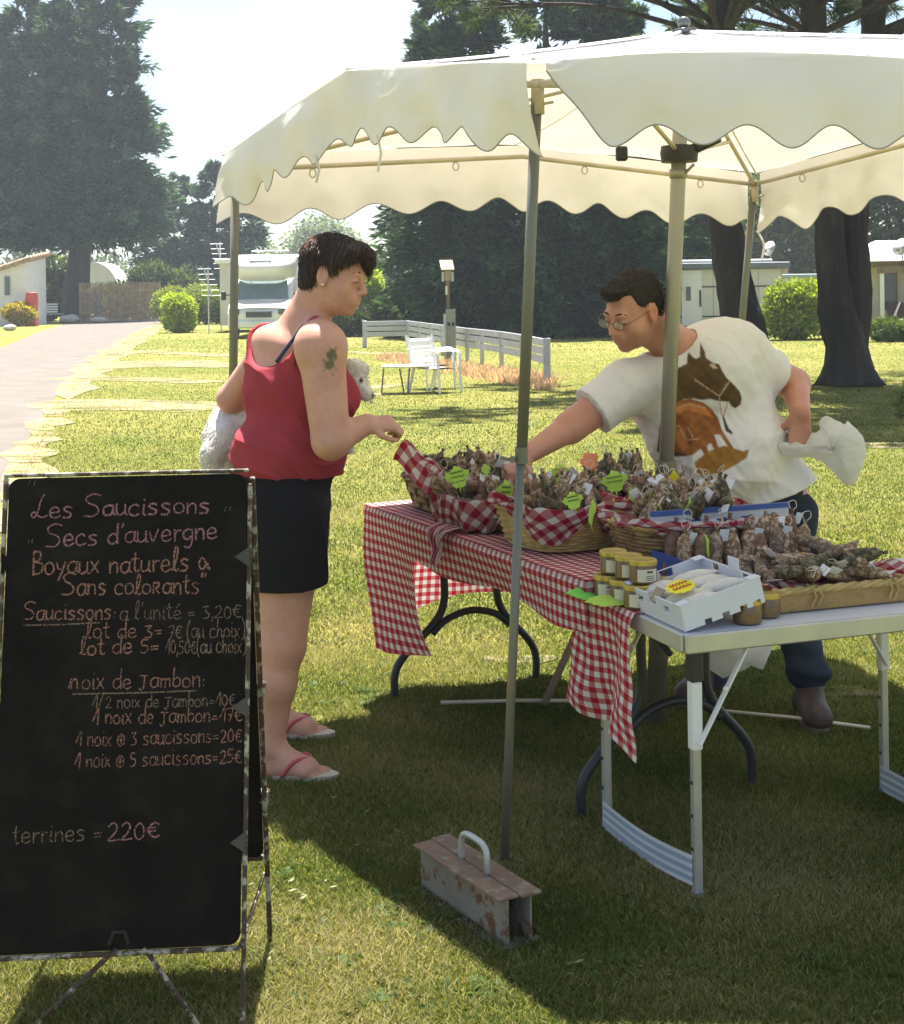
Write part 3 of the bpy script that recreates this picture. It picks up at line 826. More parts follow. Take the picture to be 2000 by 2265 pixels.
# white shed with tiled roof
sh = xy(0, 70); t = thing('garden_shed', 'white rendered shed with a sloping tiled roof beside the gravel track', 'shed', sh)
xl, xr = at(-160, 640, 70).x, at(57, 640, 70).x
b = MB(); zt0, zt1 = at(0, 590, 70).z - .15, at(57, 572, 70).z - .1
D_ = 3.5
b.add([(xl, 70, 0), (xr, 70, 0), (xr, 70, zt1), (xl, 70, zt0 - 1.1), (xl, 70 + D_, 0), (xr, 70 + D_, 0), (xr, 70 + D_, zt1 + .2), (xl, 70 + D_, zt0 - .9)],
      [(0, 1, 2, 3), (1, 5, 6, 2), (5, 4, 7, 6), (4, 0, 3, 7)])
obj('wall', b, M_RENDER, t)
w = MB(); p = at(16, 632, 69.96); w.box(p, (.24, .08, .9)); obj('window', w, M_GLASS, t)
rf = None
for i in range(12):
    u0, u1 = i / 12, (i + 1) / 12
    q = MB()
    for k in range(9):
        v0 = k / 9; v1 = (k + 1) / 9
        x0 = xl - .2 + (xr + .35 - xl + .2) * u0; x1 = xl - .2 + (xr + .35 - xl + .2) * u1
        za = zt0 - 1.2 + (zt1 - zt0 + 1.25) * u0; zb = zt0 - 1.2 + (zt1 - zt0 + 1.25) * u1
        y = 69.6 + (D_ + .5) * v0; y2 = 69.6 + (D_ + .5) * v1
        q.tube([(x0, (y + y2) / 2, za + .06 + v0 * .35), (x1, (y + y2) / 2, zb + .1 + v0 * .35)], [.13, .12], 8)
    r_ = obj('roof_tile', q, M_TILE, t if rf is None else t, True)
# red water barrel
bq = MB(); c = xy(70, 69.5); bq.lathe([(.2, .45), (.24, .5), (.29, .9), (.31, 1.3), (.28, 1.6), (.24, 1.62)], 14, Matrix.Translation(c)); bq.box(c + Vector((0, 0, .22)), (.5, .5, .44), ch=.02)
tag(obj('water_barrel', bq, M_RED, origin=c, smooth=True, sharp=40), 'red plastic water barrel standing by the shed corner', 'barrel')
# picket fence
fa, fb = xy(176, 77), xy(352, 78); t = thing('picket_fence', 'brown picket fence closing the end of the gravel track', 'fence', fa)
zt = at(200, 626, 77).z; n = 46
for i in range(n):
    p = fa.lerp(fb, i / (n - 1)); hh = zt * (.96 + .06 * random.random())
    q = MB(); q.box(p + Vector((0, 0, hh / 2 + .05)), (.065, .025, hh)); obj('picket', q, M_PICKET, t)
for z in (.5, zt * .8):
    q = MB(); q.bar(fa + Vector((0, .045, z)), fb + Vector((0, .045, z)), .05, .09); obj('rail', q, M_PICKET, t)
for i in range(5):
    p = fa.lerp(fb, i / 4); q = MB(); q.box(p + Vector((0, .12, zt / 2)), (.1, .08, zt * 1.02)); obj('post', q, M_PICKET, t)
# white rounded caravan roof behind the fence
c = xy(206, 90); b = MB()
b.grid(lambda u, v: c + Vector((1.75 * math.cos(PI * u), 3.5 * v, .5 + 3.05 * math.sin(PI * u) ** .8 - .05)), 18, 3)
b.grid(lambda u, v: c + Vector((1.75 * math.cos(PI * u) * v, 0, .5 + (3.05 * math.sin(PI * u) ** .8 - .05) * v)), 18, 2)
tag(obj('caravan', b, M_WHITE, origin=c, smooth=True, sharp=50), 'bright white rounded caravan end showing over the picket fence', 'caravan')
# garden bench, statue and stones under the cypress
c = gnd(115, 700); c.y = 76; c.x = xy(115, 76).x; t = thing('garden_bench', 'weathered white slatted garden bench under the cypress', 'bench', c)
for k in range(4): q = MB(); q.box(c + Vector((-.15, .2 + .02 * k, .6 + .13 * k)), (.75, .03, .09)); obj('back_slat', q, M_WHITE, t)
for k in range(3): q = MB(); q.box(c + Vector((.1, -.15 + .13 * k, .48)), (.95, .1, .03)); obj('seat_slat', q, M_WHITE, t)
for dx in (-.4, .45):
    for dy in (-.15, .2): q = MB(); q.box(c + Vector((dx, dy, .23)), (.06, .06, .46)); obj('leg', q, M_WOODG, t)
M_STONE = mat('pale_stone', (.4, .4, .37), .9, var=.25, scale=6, bump=.4)
for (px, s, lab) in [(152, .38, 'pale rounded rock lying beside the cypress trunk'), (216, .3, 'small pale stone in front of the picket fence'), (20, .22, 'grey stone planter block under the yellow shrub')]:
    Yd = 75 if px > 100 else 61
    c = xy(px, Yd); b = MB(); b.ball(c + Vector((0, 0, s * .55)), (s * 1.3, s, s * .6), 12, 8)
    for i, v in enumerate(b.v): b.v[i] = v + (v - c) * .25 * n3(v, 2.5)
    tag(obj('rock', b, M_STONE, origin=c, smooth=True), lab, 'rock')
c = xy(213, 75.5); b = MB(); b.lathe([(.22, 0), (.22, .1), (.14, .14), (.12, .5), (.17, .8), (.2, 1.05), (.13, 1.3), (.1, 1.36), (.13, 1.48), (.1, 1.62), (.02, 1.68)], 12, Matrix.Translation(c))
tag(obj('garden_statue', b, mat('dull_stone', (.16, .15, .14), .9, var=.3), origin=c, smooth=True), 'dim grey garden statue before the picket fence', 'statue')

# motorhome
Y0 = 46.0; rx = at(573, 640, Y0).x
t = thing('motorhome', 'white motorhome parked facing the lawn with its windscreen covered', 'motorhome', (rx, Y0, 0))
O = Vector((rx, Y0, 0))
def extr(profile, w, taper=None, ch=0):
    b = MB(); n = len(profile)
    vs = [O + Vector((-w / 2, y, z)) for y, z in profile] + [O + Vector((w / 2, y, z)) for y, z in profile]
    b.add(vs, [tuple(range(n)), tuple(range(2 * n - 1, n - 1, -1))] + [(i, n + i, n + (i + 1) % n, (i + 1) % n) for i in range(n)])
    return b
obj('body', extr([(1.25, .45), (1.2, 1.6), (1.3, 2.05), (1.55, 2.62), (2.0, 2.72), (6.6, 2.75), (6.6, .45)], 2.26), M_WHITE, t)
# rounded bulge above the cab
b = MB()
def bul(u, v):
    a = u * 2 - 1; x = 1.08 * a
    e = (1 - abs(a) ** 3.2)
    y = 1.5 - .98 * e ** .5 * math.sin(PI * (.12 + .76 * v)) ** .7
    z = 1.83 + .80 * v + .16 * (1 - e) * (1 - v)
    return O + Vector((x, y, z))
b.grid(bul, 22, 10)
ov = obj('overcab', b, M_WHITE, t, True)
b = MB(); b.box(O + Vector((-.02, .66, 2.42)), (.72, .05, .2), Matrix.Rotation(-.35, 3, 'X'), .01); obj('roof_window', b, M_SILVER, t)
obj('cab', extr([(-.1, .35), (-.12, .8), (.0, 1.0), (.5, 1.18), (.62, 1.22), (1.22, 1.9), (1.4, 1.9), (1.4, .35)], 1.98), M_WHITE, t)
b = MB(); b.add([O + Vector((-.86, .6, 1.23)), O + Vector((.86, .6, 1.23)), O + Vector((.78, 1.14, 1.84)), O + Vector((-.78, 1.14, 1.84))], [(0, 1, 2, 3)])
for i in range(4): b.v[i] += Vector((0, -.04, .03))
obj('windscreen', b, M_SCREEN, t)
b = MB(); b.grid(lambda u, v: O + Vector((-.93 + 1.86 * u, .52 - .58 * v - .05 * math.sin(PI * u), 1.23 - .27 * v + .03 * math.sin(PI * u))), 10, 5); obj('bonnet', b, M_SILVER, t, True)
b = MB(); b.box(O + Vector((0, -.15, .78)), (.82, .04, .2), ch=.01); gr = obj('grille', b, M_BLACK, t)
for k in range(3): q = MB(); q.box(O + Vector((0, -.18, .72 + .06 * k)), (.78, .02, .015)); obj('grille_bar', q, M_GREYP, gr)
b = MB(); b.box(O + Vector((0, -.17, .45)), (1.94, .12, .24), ch=.05); bp = obj('bumper', b, M_WHITE, t)
b = MB(); b.box(O + Vector((.05, -.24, .5)), (.5, .015, .1)); obj('number_plate', b, mat('plate_white', (.6, .65, .6), .4), bp)
for s in (-1, 1):
    b = MB(); b.box(O + Vector((s * .78, -.13, .86)), (.32, .06, .2), ch=.03); obj('headlight', b, M_GLASS, t)
    b = MB(); b.bar(O + Vector((s * 1.0, .75, 1.4)), O + Vector((s * 1.18, .7, 1.4)), .04, .04); b.box(O + Vector((s * 1.24, .7, 1.38)), (.16, .1, .3), ch=.03); obj('wing_mirror', b, M_BLACK, t)
    b = MB(); b.lathe([(.1, -.1), (.32, -.1), (.34, -.06), (.34, .06), (.32, .1), (.1, .1)], 18, Matrix.Translation(O + Vector((s * .88, .7, .34))) @ Matrix.Rotation(PI / 2, 4, 'Y')); obj('wheel', b, M_RUBBER, t, True, sharp=40)
b = MB(); b.tube([O + Vector((-.4, 1.35, 2.7)), O + Vector((-.4, 1.35, 2.82)), O + Vector((.8, 1.35, 2.82)), O + Vector((.8, 1.35, 2.7))], .02, 6); obj('roof_rail', b, M_SILVER, t)
# mobile home behind the motorhome
def slab_home(name, label, px0, px1, Y, ztop, depth, roofmat, wallmat, seams, zfloor=.25, over=.15, roof_h=.18):
    x0, x1 = at(px0, 640, Y).x, at(px1, 640, Y).x; t = thing(name, label, 'mobile home', ((x0 + x1) / 2, Y, 0))
    n = max(2, seams)
    for i in range(n):
        a, c = x0 + (x1 - x0) * i / n, x0 + (x1 - x0) * (i + 1) / n
        q = MB(); q.box(((a + c) / 2, Y + .03, (zfloor + ztop) / 2), (c - a - .012, .06, ztop - zfloor), ch=.008); obj('wall_panel', q, wallmat, t)
    q = MB(); q.box(((x0 + x1) / 2, Y + depth / 2 + .04, (zfloor + ztop) / 2), (x1 - x0 - .02, depth, ztop - zfloor - .03)); obj('shell', q, wallmat, t)
    q = MB(); q.box(((x0 + x1) / 2, Y + depth / 2 - .05, ztop + roof_h / 2 + .005), (x1 - x0 + 2 * over, depth + .3, roof_h), ch=.03); obj('roof', q, roofmat, t)
    return t, x0, x1
t, x0, x1 = slab_home('mobile_home', 'long cream mobile home with a white roof behind the motorhome', 486, 862, 54, 2.55, 3.2, M_WHITE, M_CREAM, 7)
for px in (655,):
    q = MB(); p = at(px, 627, 53.95); q.box(p, (.62, .06, 1.1), ch=.01); w_ = obj('window', q, M_GREYP, t)
    q = MB(); q.box(p + Vector((0, -.035, 0)), (.52, .02, 1.0)); obj('pane', q, M_GLASS, w_)
q = MB(); p = at(812, 640, 53.9); q.box((p.x, 53.9, 1.1), (.12, .12, 2.2)); obj('corner_post', q, M_GREYP, t)
# television aerials
def aerial(px, py, Y, h0, rot, lab, k=6):
    base = xy(px, Y); topz = at(px, py, Y).z; t = thing('television_aerial', lab, 'aerial', base, group='television aerials behind the hedge')
    b = MB(); b.tube([base, base + Vector((0, 0, topz))], .025, 6); obj('mast', b, M_SILVER, t)
    d = Vector((.3 * math.cos(rot * 3), .1, .95)).normalized(); e = Vector((1, .1, 0))
    c = base + Vector((0, 0, topz - .6)); b = MB(); b.tube([c - d * .5, c + d * .6], .02, 5); obj('boom', b, M_SILVER, t)
    for i in range(k):
        q = MB(); p = c + d * (-.45 + 1.0 * i / (k - 1)); L = .34 - .02 * i; q.tube([p - e * L, p + e * L], .01, 4); obj('element', q, M_SILVER, t)
aerial(488, 535, 56, 0, -1.2, 'tall television aerial rising beside the motorhome roof')
aerial(461, 590, 52, 0, -.9, 'low television aerial above the hedge')
# white mobile home behind the leaning pine
t, x0, x1 = slab_home('mobile_home', 'white mobile home with dark roof edge behind the leaning pine trunk', 1478, 1728, 44, 1.98, 3.0, mat('grey_roof', (.13, .15, .18), .6), mat('ivory_panel', (.58, .57, .5), .5, var=.05), 5, over=.25, roof_h=.2)
for z in (.55, 1.45):
    q = MB(); q.box(((x0 + x1) / 2, 43.985, z), (x1 - x0, .02, .035)); obj('trim_strip', q, M_BLACK, t)
q = MB(); p = at(1530, 650, 43.96); q.box((p.x, 43.96, 1.12), (.62, .05, 1.7), ch=.01); dr = obj('door', q, M_WHITE, t)
q = MB(); q.box((p.x - .1, 43.92, 1.25), (.14, .02, .42)); obj('door_pane', q, M_GLASS, dr)
q = MB(); q.box((p.x + .26, 43.92, 1.1), (.05, .04, .5)); obj('handle', q, M_BLACK, dr)
q = MB(); q.box(((x0 + x1) / 2, 45.4, 2.24), (x1 - x0 - .4, 2.4, .08), ch=.03); obj('roof_deck', q, M_WHITE, t)
M_FENCE2 = mat('grey_dish', (.38, .38, .38), .5)
def dish(base, r, lab, aim=-.9):
    t = thing('satellite_dish', lab, 'satellite dish', base)
    R = Matrix.Rotation(aim, 4, 'Z') @ Matrix.Rotation(PI / 2 - .35, 4, 'X')
    c = base + Vector((0, 0, r * 1.25)); q = MB(); q.lathe([(r * k, .35 * r * k * k) for k in (.02, .3, .55, .8, 1)], 18, Matrix.Translation(c) @ R); obj('reflector', q, M_FENCE2, t, True)
    q = MB(); q.tube([base, base + Vector((0, .05, r * 1.2))], .025, 6); obj('mast', q, M_GREYP, t)
    q = MB(); q.tube([c + Vector((0, 0, -r * .8)), c + Vector((-.25, -.4, -r * .3))], .015, 5); q.box(c + Vector((-.26, -.42, -r * .25)), (.07, .1, .07)); obj('arm', q, M_GREYP, t)
dish(Vector((at(1706, 640, 44.6).x, 44.6, 2.28)), .24, 'white satellite dish on the roof of the white mobile home')
q = MB(); p = at(1728, 594, 44.2); q.box(p, (.42, .04, .3), ch=.01); q.tube([p - Vector((0, 0, .45)), p], .02, 5)
tag(obj('warning_sign', q, mat('pink_sign', (.6, .45, .43), .5), origin=(p.x, p.y, 2.2)), 'small pinkish sign board on the mobile home roof edge', 'sign')
# low white roof further back
slab_home('mobile_home', 'distant low white mobile home above the ivy hedge', 1735, 1815, 62, 1.75, 3, mat('teal_roof', (.3, .38, .38), .6), M_RENDER, 3)
# wooden bungalow at the right edge
Yb = 41.0; x0 = at(1921, 640, Yb).x; x1 = x0 + 4.2; t = thing('bungalow', 'brown trimmed bungalow with dark terrace rail at the right edge of the lawn', 'bungalow', (x0 + 1.5, Yb, 0))
q = MB(); q.box(((x0 + x1) / 2, Yb + 2, 1.05), (x1 - x0, 3.6, 1.9)); obj('wall', q, M_CREAM, t)
q = MB(); q.box(((x0 + x1) / 2, Yb + 1.4, 2.02), (x1 - x0 + .1, 4.6, .16)); q.box(((x0 + x1) / 2, Yb - .95, 1.86), (x1 - x0, .1, .2)); obj('eaves_board', q, M_WOODG, t)
q = MB(); q.add([(x0 - .2, Yb - 1.2, 2.1), (x1 + .2, Yb - 1.2, 2.1), (x1 + .2, Yb + 2, 2.75), (x0 + .8, Yb + 2, 2.75), (x0 - .2, Yb + 4.4, 2.1), (x1 + .2, Yb + 4.4, 2.1)], [(0, 1, 2, 3), (0, 3, 4), (3, 2, 5, 4)]); obj('roof', q, M_WHITE, t)
for dx in (.62, 1.75):
    q = MB(); q.box((x0 + dx, Yb + .17, 1.25), (.5, .06, 1.1), ch=.01); w_ = obj('window', q, M_WOODG, t)
    q = MB(); q.box((x0 + dx, Yb + .13, 1.25), (.4, .03, 1.0)); obj('pane', q, M_GLASS, w_)
for dx in (.12, 1.3, 2.5): q = MB(); q.box((x0 + dx, Yb - .9, 1.0), (.1, .1, 1.75)); obj('post', q, M_WHITE, t)
for i in range(9): q = MB(); q.box((x0 + .35 + .27 * i, Yb - 1.0, .5), (.24, .03, .9)); obj('terrace_board', q, mat('dark_board', (.06, .035, .028), .8, var=.2) if i == 0 else bpy.data.materials['dark_board'], t)
q = MB(); q.tube([(x0 + .1, Yb - 1.4, .1), (x0 + .55, Yb - 1.1, .95)], .03, 6); obj('handrail', q, M_WHITE, t)
dish(Vector((at(1998, 640, Yb - 1).x, Yb - 1, 2.12)), .26, 'white satellite dish on the bungalow roof')

# ---- white post and rail fence
M_FENCE = mat('faded_white_board', (.46, .46, .5), .7, var=.1, scale=4, bump=.2, bscale=25)
fp = [(807, 769, 709), (902, 767, 709), (928, 773, 714), (953, 779, 716), (979, 785, 719), (1034, 799, 726), (1067, 805, 730), (1110, 814, 735), (1157, 827, 740), (1211, 847, 748)]
base = [gnd(x, y) for x, y, _ in fp]; t = thing('rail_fence', 'low faded white fence of three wide rails bending across the lawn', 'fence', base[-1])
for i, (p, f) in enumerate(zip(base, fp)):
    hh = at(f[0], f[2], p.y).z
    q = MB(); q.box(p + Vector((0, .04, hh / 2)), (.11 if i in (0, 9) else .08, .08, hh), ch=.006); obj('post', q, M_FENCE, t)
for i in range(len(base) - 1):
    for k in range(3):
        z = .345 + .14 * k; q = MB(); q.bar(base[i] + Vector((.0, -.02, z)), base[i + 1] + Vector((-.01, -.02, z)), .025, .118, ch=.005); obj('rail', q, M_FENCE, t)
# power pedestal and lantern post
c = gnd(996, 800); t = thing('power_pedestal', 'grey concrete power pedestal with two sockets beside the white fence', 'pedestal', c)
hh = at(996, 684, c.y).z; M_CONC = mat('grey_concrete', (.25, .27, .24), .9, var=.15, scale=6, bump=.3)
q = MB(); q.box(c + Vector((.02, .02, hh / 2)), (.2, .18, hh), ch=.01); obj('column', q, M_CONC, t)
q = MB(); q.box(c + Vector((-.1, .0, hh / 2 - .05)), (.05, .2, hh - .1), ch=.008); obj('back_plate', q, M_FENCE, t)
for dx in (-.02, .07): q = MB(); q.box(c + Vector((dx, -.085, hh * .72)), (.05, .03, .07), ch=.008); obj('socket', q, M_BLACK, t)
c = gnd(993, 800) + Vector((0, .25, 0)); t = thing('lantern_post', 'wooden post with a roofed lantern box above the power pedestal', 'lantern', c)
zt = at(990, 612, c.y).z; q = MB(); q.box(c + Vector((0, 0, zt / 2)), (.075, .075, zt)); obj('post', q, M_WOODG, t)
q = MB(); q.box(c + Vector((0, 0, zt + .02)), (.13, .13, .2), ch=.005); obj('housing', q, mat('tan_wood', (.36, .3, .17), .8), t)
for s in (-1, 1): q = MB(); q.box(c + Vector((s * .1, -.06, zt + .0)), (.05, .05, .2), ch=.004); obj('side_panel', q, M_FENCE, t)
q = MB(); q.add([c + Vector(v) for v in [(-.13, -.14, zt + .13), (.14, -.14, zt + .13), (.1, .14, zt + .33), (-.17, .14, zt + .33), (-.13, -.14, zt + .15), (.14, -.14, zt + .15), (.1, .14, zt + .35), (-.17, .14, zt + .35)]], [(3, 2, 1, 0), (4, 5, 6, 7), (0, 1, 5, 4), (1, 2, 6, 5), (2, 3, 7, 6), (3, 0, 4, 7)]); obj('roof', q, bpy.data.materials['tan_wood'], t)
q = MB(); q.box(c + Vector((-.03, -.045, zt - .28)), (.04, .015, .18)); obj('number_strip', q, M_WHITE, t)
# camping table and white plastic chairs
Yt = 20.5; M_THIN = mat('rusty_tube', (.2, .15, .1), .6); tl = at(843, 812, Yt); tr_ = at(950, 812, Yt)
t = thing('camping_table', 'thin folding camping table on the lawn beside the white chairs', 'table', ((tl.x + tr_.x) / 2, Yt, 0))
q = MB(); q.box(((tl.x + tr_.x) / 2, Yt + .25, tl.z), (tr_.x - tl.x, .5, .02), ch=.004); obj('tabletop', q, M_CREAM, t)
for (px, dx) in ((849, -.04), (884, .06), (906, -.03)): p = at(px, 815, Yt + .2); q = MB(); q.tube([p, Vector((p.x + dx, Yt + .2, 0))], .012, 6); obj('leg', q, M_THIN, t)
def garden_chair(loc, rz, lab):
    t = thing('garden_chair', lab, 'chair', loc, rz, 'white plastic garden chairs')
    for k in range(4): q = MB(); q.box((0, .22 + .025 * k, .46 + .085 * k), (.44, .02, .066), ch=.006); obj('back_slat', q, M_WHITE, t, local=True)
    for s in (-1, 1):
        q = MB(); q.bar((s * .235, .2, .38), (s * .235, .32, .8), .03, .03); obj('back_post', q, M_WHITE, t, local=True)
        q = MB(); q.tube(smooth_line([(s * .25, .25, .58), (s * .25, -.05, .6), (s * .25, -.22, .58), (s * .25, -.24, .45)], 4), .022, 6); obj('armrest', q, M_WHITE, t, True, local=True)
        q = MB(); q.tube([(s * .24, -.23, .5), (s * .25, -.27, 0)], [.024, .018], 6); obj('leg', q, M_WHITE, t, local=True)
        q = MB(); q.tube([(s * .24, .2, .4), (s * .25, .3, 0)], [.024, .018], 6); obj('leg', q, M_WHITE, t, local=True)
    q = MB(); q.grid(lambda u, v: Vector((-.23 + .46 * u, -.25 + .48 * v, .37 - .02 * math.sin(PI * v))), 4, 6); q.grid(lambda u, v: Vector((-.23 + .46 * u, -.25 + .48 * v, .345)), 1, 1); obj('seat', q, M_WHITE, t, local=True)
c = gnd(965, 868); garden_chair(c, .9, 'white slatted plastic chair drawn up to the camping table')
garden_chair(c + Vector((-.08, .8, 0)), .6, 'white plastic chair standing behind the nearer one')
for (px, py, h, dx, lab) in [(1152, 812, .34, .01, 'small pale garden stake leaning on the white fence'), (1181, 838, .5, .2, 'pale wooden paddle stick leaning on the fence end post')]:
    c = gnd(px, py); q = MB(); q.tube([c, c + Vector((dx, .02, h))], .008, 5); q.bar(c + Vector((dx, .02, h)), c + Vector((dx * 1.35, .02, h + .16)), .02, .05, ch=.004)
    tag(obj('garden_stake', q, M_CREAM, origin=c), lab, 'stake')
# ================================================================== the market tent
def cloth_mat(name, col, tcol, tr=.4, bump=.15, scale=3):
    m, n, l, b, out = nt(name)
    tcn = n.new('ShaderNodeTexCoord')
    t = n.new('ShaderNodeTexNoise'); t.inputs['Scale'].default_value = scale; t.inputs['Detail'].default_value = 6
    l.new(tcn.outputs['Object'], t.inputs['Vector'])
    r = n.new('ShaderNodeValToRGB'); r.color_ramp.elements[0].position = .3; r.color_ramp.elements[1].position = .62
    r.color_ramp.elements[0].color = tuple(x * .88 for x in col) + (1,); r.color_ramp.elements[1].color = tuple(col) + (1,)
    l.new(t.outputs['Fac'], r.inputs['Fac']); l.new(r.outputs['Color'], b.inputs['Base Color'])
    b.inputs['Roughness'].default_value = .75; b.inputs['Specular IOR Level'].default_value = .2
    mu = n.new('ShaderNodeMixRGB'); mu.blend_type = 'MULTIPLY'; mu.inputs[0].default_value = 1; mu.inputs[2].default_value = tuple(tcol) + (1,)
    l.new(r.outputs['Color'], mu.inputs[1])
    tr_ = n.new('ShaderNodeBsdfTranslucent'); l.new(mu.outputs[0], tr_.inputs['Color'])
    ms = n.new('ShaderNodeMixShader'); ms.inputs[0].default_value = tr
    l.new(b.outputs[0], ms.inputs[1]); l.new(tr_.outputs[0], ms.inputs[2]); l.new(ms.outputs[0], out.inputs['Surface'])
    t2 = n.new('ShaderNodeTexNoise'); t2.inputs['Scale'].default_value = 7; t2.inputs['Detail'].default_value = 3
    l.new(tcn.outputs['Object'], t2.inputs['Vector'])
    bn = n.new('ShaderNodeBump'); bn.inputs['Strength'].default_value = bump; bn.inputs['Distance'].default_value = .05
    l.new(t2.outputs['Fac'], bn.inputs['Height']); l.new(bn.outputs['Normal'], b.inputs['Normal'])
    return m
M_CANVAS = cloth_mat('cream_canvas', (.85, .825, .815), (1, .95, .87), .16, .3)
M_BIND = mat('grey_binding', (.34, .32, .3), .8)
M_POLE = mat('galvanised_pole', (.19, .19, .15), .55, metal=.3, var=.2, scale=5, col2=(.3, .22, .1), lo=.56, hi=.75, stretch=(1, 1, .3))
M_MAST = mat('pale_mast', (.33, .32, .265), .4, metal=.3, var=.08, scale=4)
M_MASTLOW = mat('dark_mast_foot', (.14, .12, .08), .6, var=.2)
M_FRAME = mat('tent_frame_bar', (.55, .49, .38), .5, metal=.3, var=.15)
TA, TB, TC = at(1178, 136, 3.6), at(492, 347, 5.35), at(1672, 385, 6.55)
TD = Vector((2.45, 3.48, 2.04))
PEAK = at(1513, 72, 4.98)
mAB = (TA + TB) / 2; mAB.z = at(800, 156, mAB.y).z
mBC = (TB + TC) / 2; mBC.z = at(1120, 322, mBC.y).z
mCD = (TC + TD) / 2; mCD.z = 2.08
mDA = (TD + TA) / 2; mDA.z = at(2000, 148, mDA.y).z
RIM = [TA, mAB, TB, mBC, TC, mCD, TD, mDA]
TENT = thing('market_tent', 'cream canvas market tent with scalloped valance over the sausage stall', 'tent', (PEAK.x, PEAK.y, 0))
def rim_pt(i, u):
    a, b = RIM[i], RIM[(i + 1) % 8]
    p = a.lerp(b, u); p.z += (.03 if i in (7, 6) else .006) * math.sin(PI * u); return p
b = MB()
for i in range(8):
    def fn(u, v, i=i):
        e = rim_pt(i, u); p = PEAK.lerp(e, v)
        p.z -= .075 * math.sin(PI * v) * (math.sin(PI * u) * .8 + .15)
        p.z += .012 * n3(p, 3.0) * v
        return p
    b.grid(fn, 14, 16)
# merge seams
roof = obj('roof_canvas', b, M_CANVAS, TENT, True)
b = MB()
for i in range(8):
    P = [PEAK.lerp(RIM[i], v) + Vector((0, 0, .006 - .075 * math.sin(PI * v) * .15)) for v in [k / 12 for k in range(13)]]
    b2 = MB(); b2.tube(P, .005, 5); obj('seam', b2, M_CANVAS, TENT, True)
def side_pt(k, u):
    i = 2 * k + (0 if u < .5 else 1); return rim_pt(i, (u * 2) % 1.0 if u < 1 else 1.0)
SIDE_N = []
for k in range(4):
    d = RIM[(2 * k + 2) % 8] - RIM[2 * k]; SIDE_N.append(Vector((-d.y, d.x, 0)).normalized() * 1)
cen = Vector((PEAK.x, PEAK.y, 0))
for k in range(4):
    m_ = (RIM[2 * k] + RIM[(2 * k + 2) % 8]) / 2 - cen; m_.z = 0
    if m_.dot(SIDE_N[k]) < 0: SIDE_N[k] = -SIDE_N[k]
def valance(k, base_drop, u0, u1, wave, flare, phase, seed, nper, amp=.026, end0=0.0, end1=0.0, taper1=0.0):
    L = (RIM[(2 * k + 2) % 8] - RIM[2 * k]).length
    N = SIDE_N[k]; T = (RIM[(2 * k + 2) % 8] - RIM[2 * k]); T.z = 0; T.normalize()
    def drop(u): return base_drop + amp * (1 + .45 * n3((u * 5, seed, 4))) * math.sin(2 * PI * (u * nper + phase + .16 * n3((u * 4, seed, 9)))) + .016 * n3((u * 6, seed, 0))
    def pos(u, v):
        uu = u0 + (u1 - u0) * u
        p = side_pt(k, uu); dz = drop(uu) * v
        if taper1 and u > 1 - taper1: tt_ = (u - 1 + taper1) / taper1; dz *= 1 - .88 * tt_ ** 1.6
        w = wave * v * (math.sin(uu * L * 9 + seed) * .5 + n3((uu * L * 4, seed * 3.1, v), 1.0) + .5 * n3((uu * L * 11, seed, v)) + .35 * n3((uu * L * 9 + v * 3, seed, v * 5)))
        q = p + Vector((0, 0, -dz)) + N * (flare * v + w + .012 * math.sin(PI * v))
        if end0 and u < .12: q += (-T * end0 * .6 + N * end0) * (1 - u / .12) ** 1.5 * v
        if end1 and u > .88: q += (T * end1 * .6 + N * end1) * ((u - .88) / .12) ** 1.5 * v
        return q
    b = MB(); b.grid(pos, 130, 9); o = obj('valance', b, M_CANVAS, TENT, True)
    q = MB(); q.tube([pos(i / 260, 1.0) for i in range(261)], .0021, 5); obj('hem_binding', q, M_BIND, o, True)
    return pos
posAB = valance(0, .2, .012, .985, .035, -.015, .1, 1.3, 10, .024, end0=-.06, end1=.05)
posBC = valance(1, .235, .01, .985, .02, .01, .35, 2.7, 9.6, .024, end0=.05, end1=-.03)
posCD = valance(2, .25, .01, .99, .03, .02, .2, 4.1, 9, .03, end0=-.03)
posDA = valance(3, .205, .01, .985, .016, .0, .62, 5.2, 10.6, .024, end1=.0, taper1=.075)
# hanging tie ribbons on the left side
for u, ln in ((.40, .11), (.62, .09)):
    p = posAB(u, .9); q = MB(); q.tube([p, p + Vector((.01, 0, -ln * .5)), p + Vector((.0, 0, -ln))], .0045, 5); obj('tie_ribbon', q, M_CANVAS, TENT)
p = posCD(.0, .95); q = MB(); q.tube(smooth_line([p, p + Vector((.03, 0, -.06)), p + Vector((.02, 0, -.13))], 4), .005, 5); obj('tie_ribbon', q, M_CANVAS, TENT)
# frame bars below the rim, ribs, rings
inn = lambda p, k=.05, dz=-.05: p + ((cen - Vector((p.x, p.y, 0))).normalized() * k) + Vector((0, 0, dz))
for i in range(8):
    q = MB(); q.tube([inn(RIM[i]), inn(RIM[(i + 1) % 8])], .0095, 8); br = obj('rim_bar', q, M_FRAME, TENT, True)
    for u in (.25, .75):
        p = inn(RIM[i]).lerp(inn(RIM[(i + 1) % 8]), u) + Vector((0, 0, -.026)); q = MB()
        q.tube([p + Vector((math.cos(a) * .012, 0, math.sin(a) * .016)) for a in [2 * PI * k / 10 for k in range(10)]], .003, 5, closed=True); obj('ring', q, M_FRAME, br)
    if i % 2: continue
    q = MB(); q.tube([inn(RIM[i]), inn(PEAK, 0, -.1)], .009, 8); obj('rib', q, M_FRAME, TENT, True)
mast_b, mast_t = Vector((.437 * 4.91 / 3.2, 4.91, 0)), PEAK + Vector((0, 0, -.02))
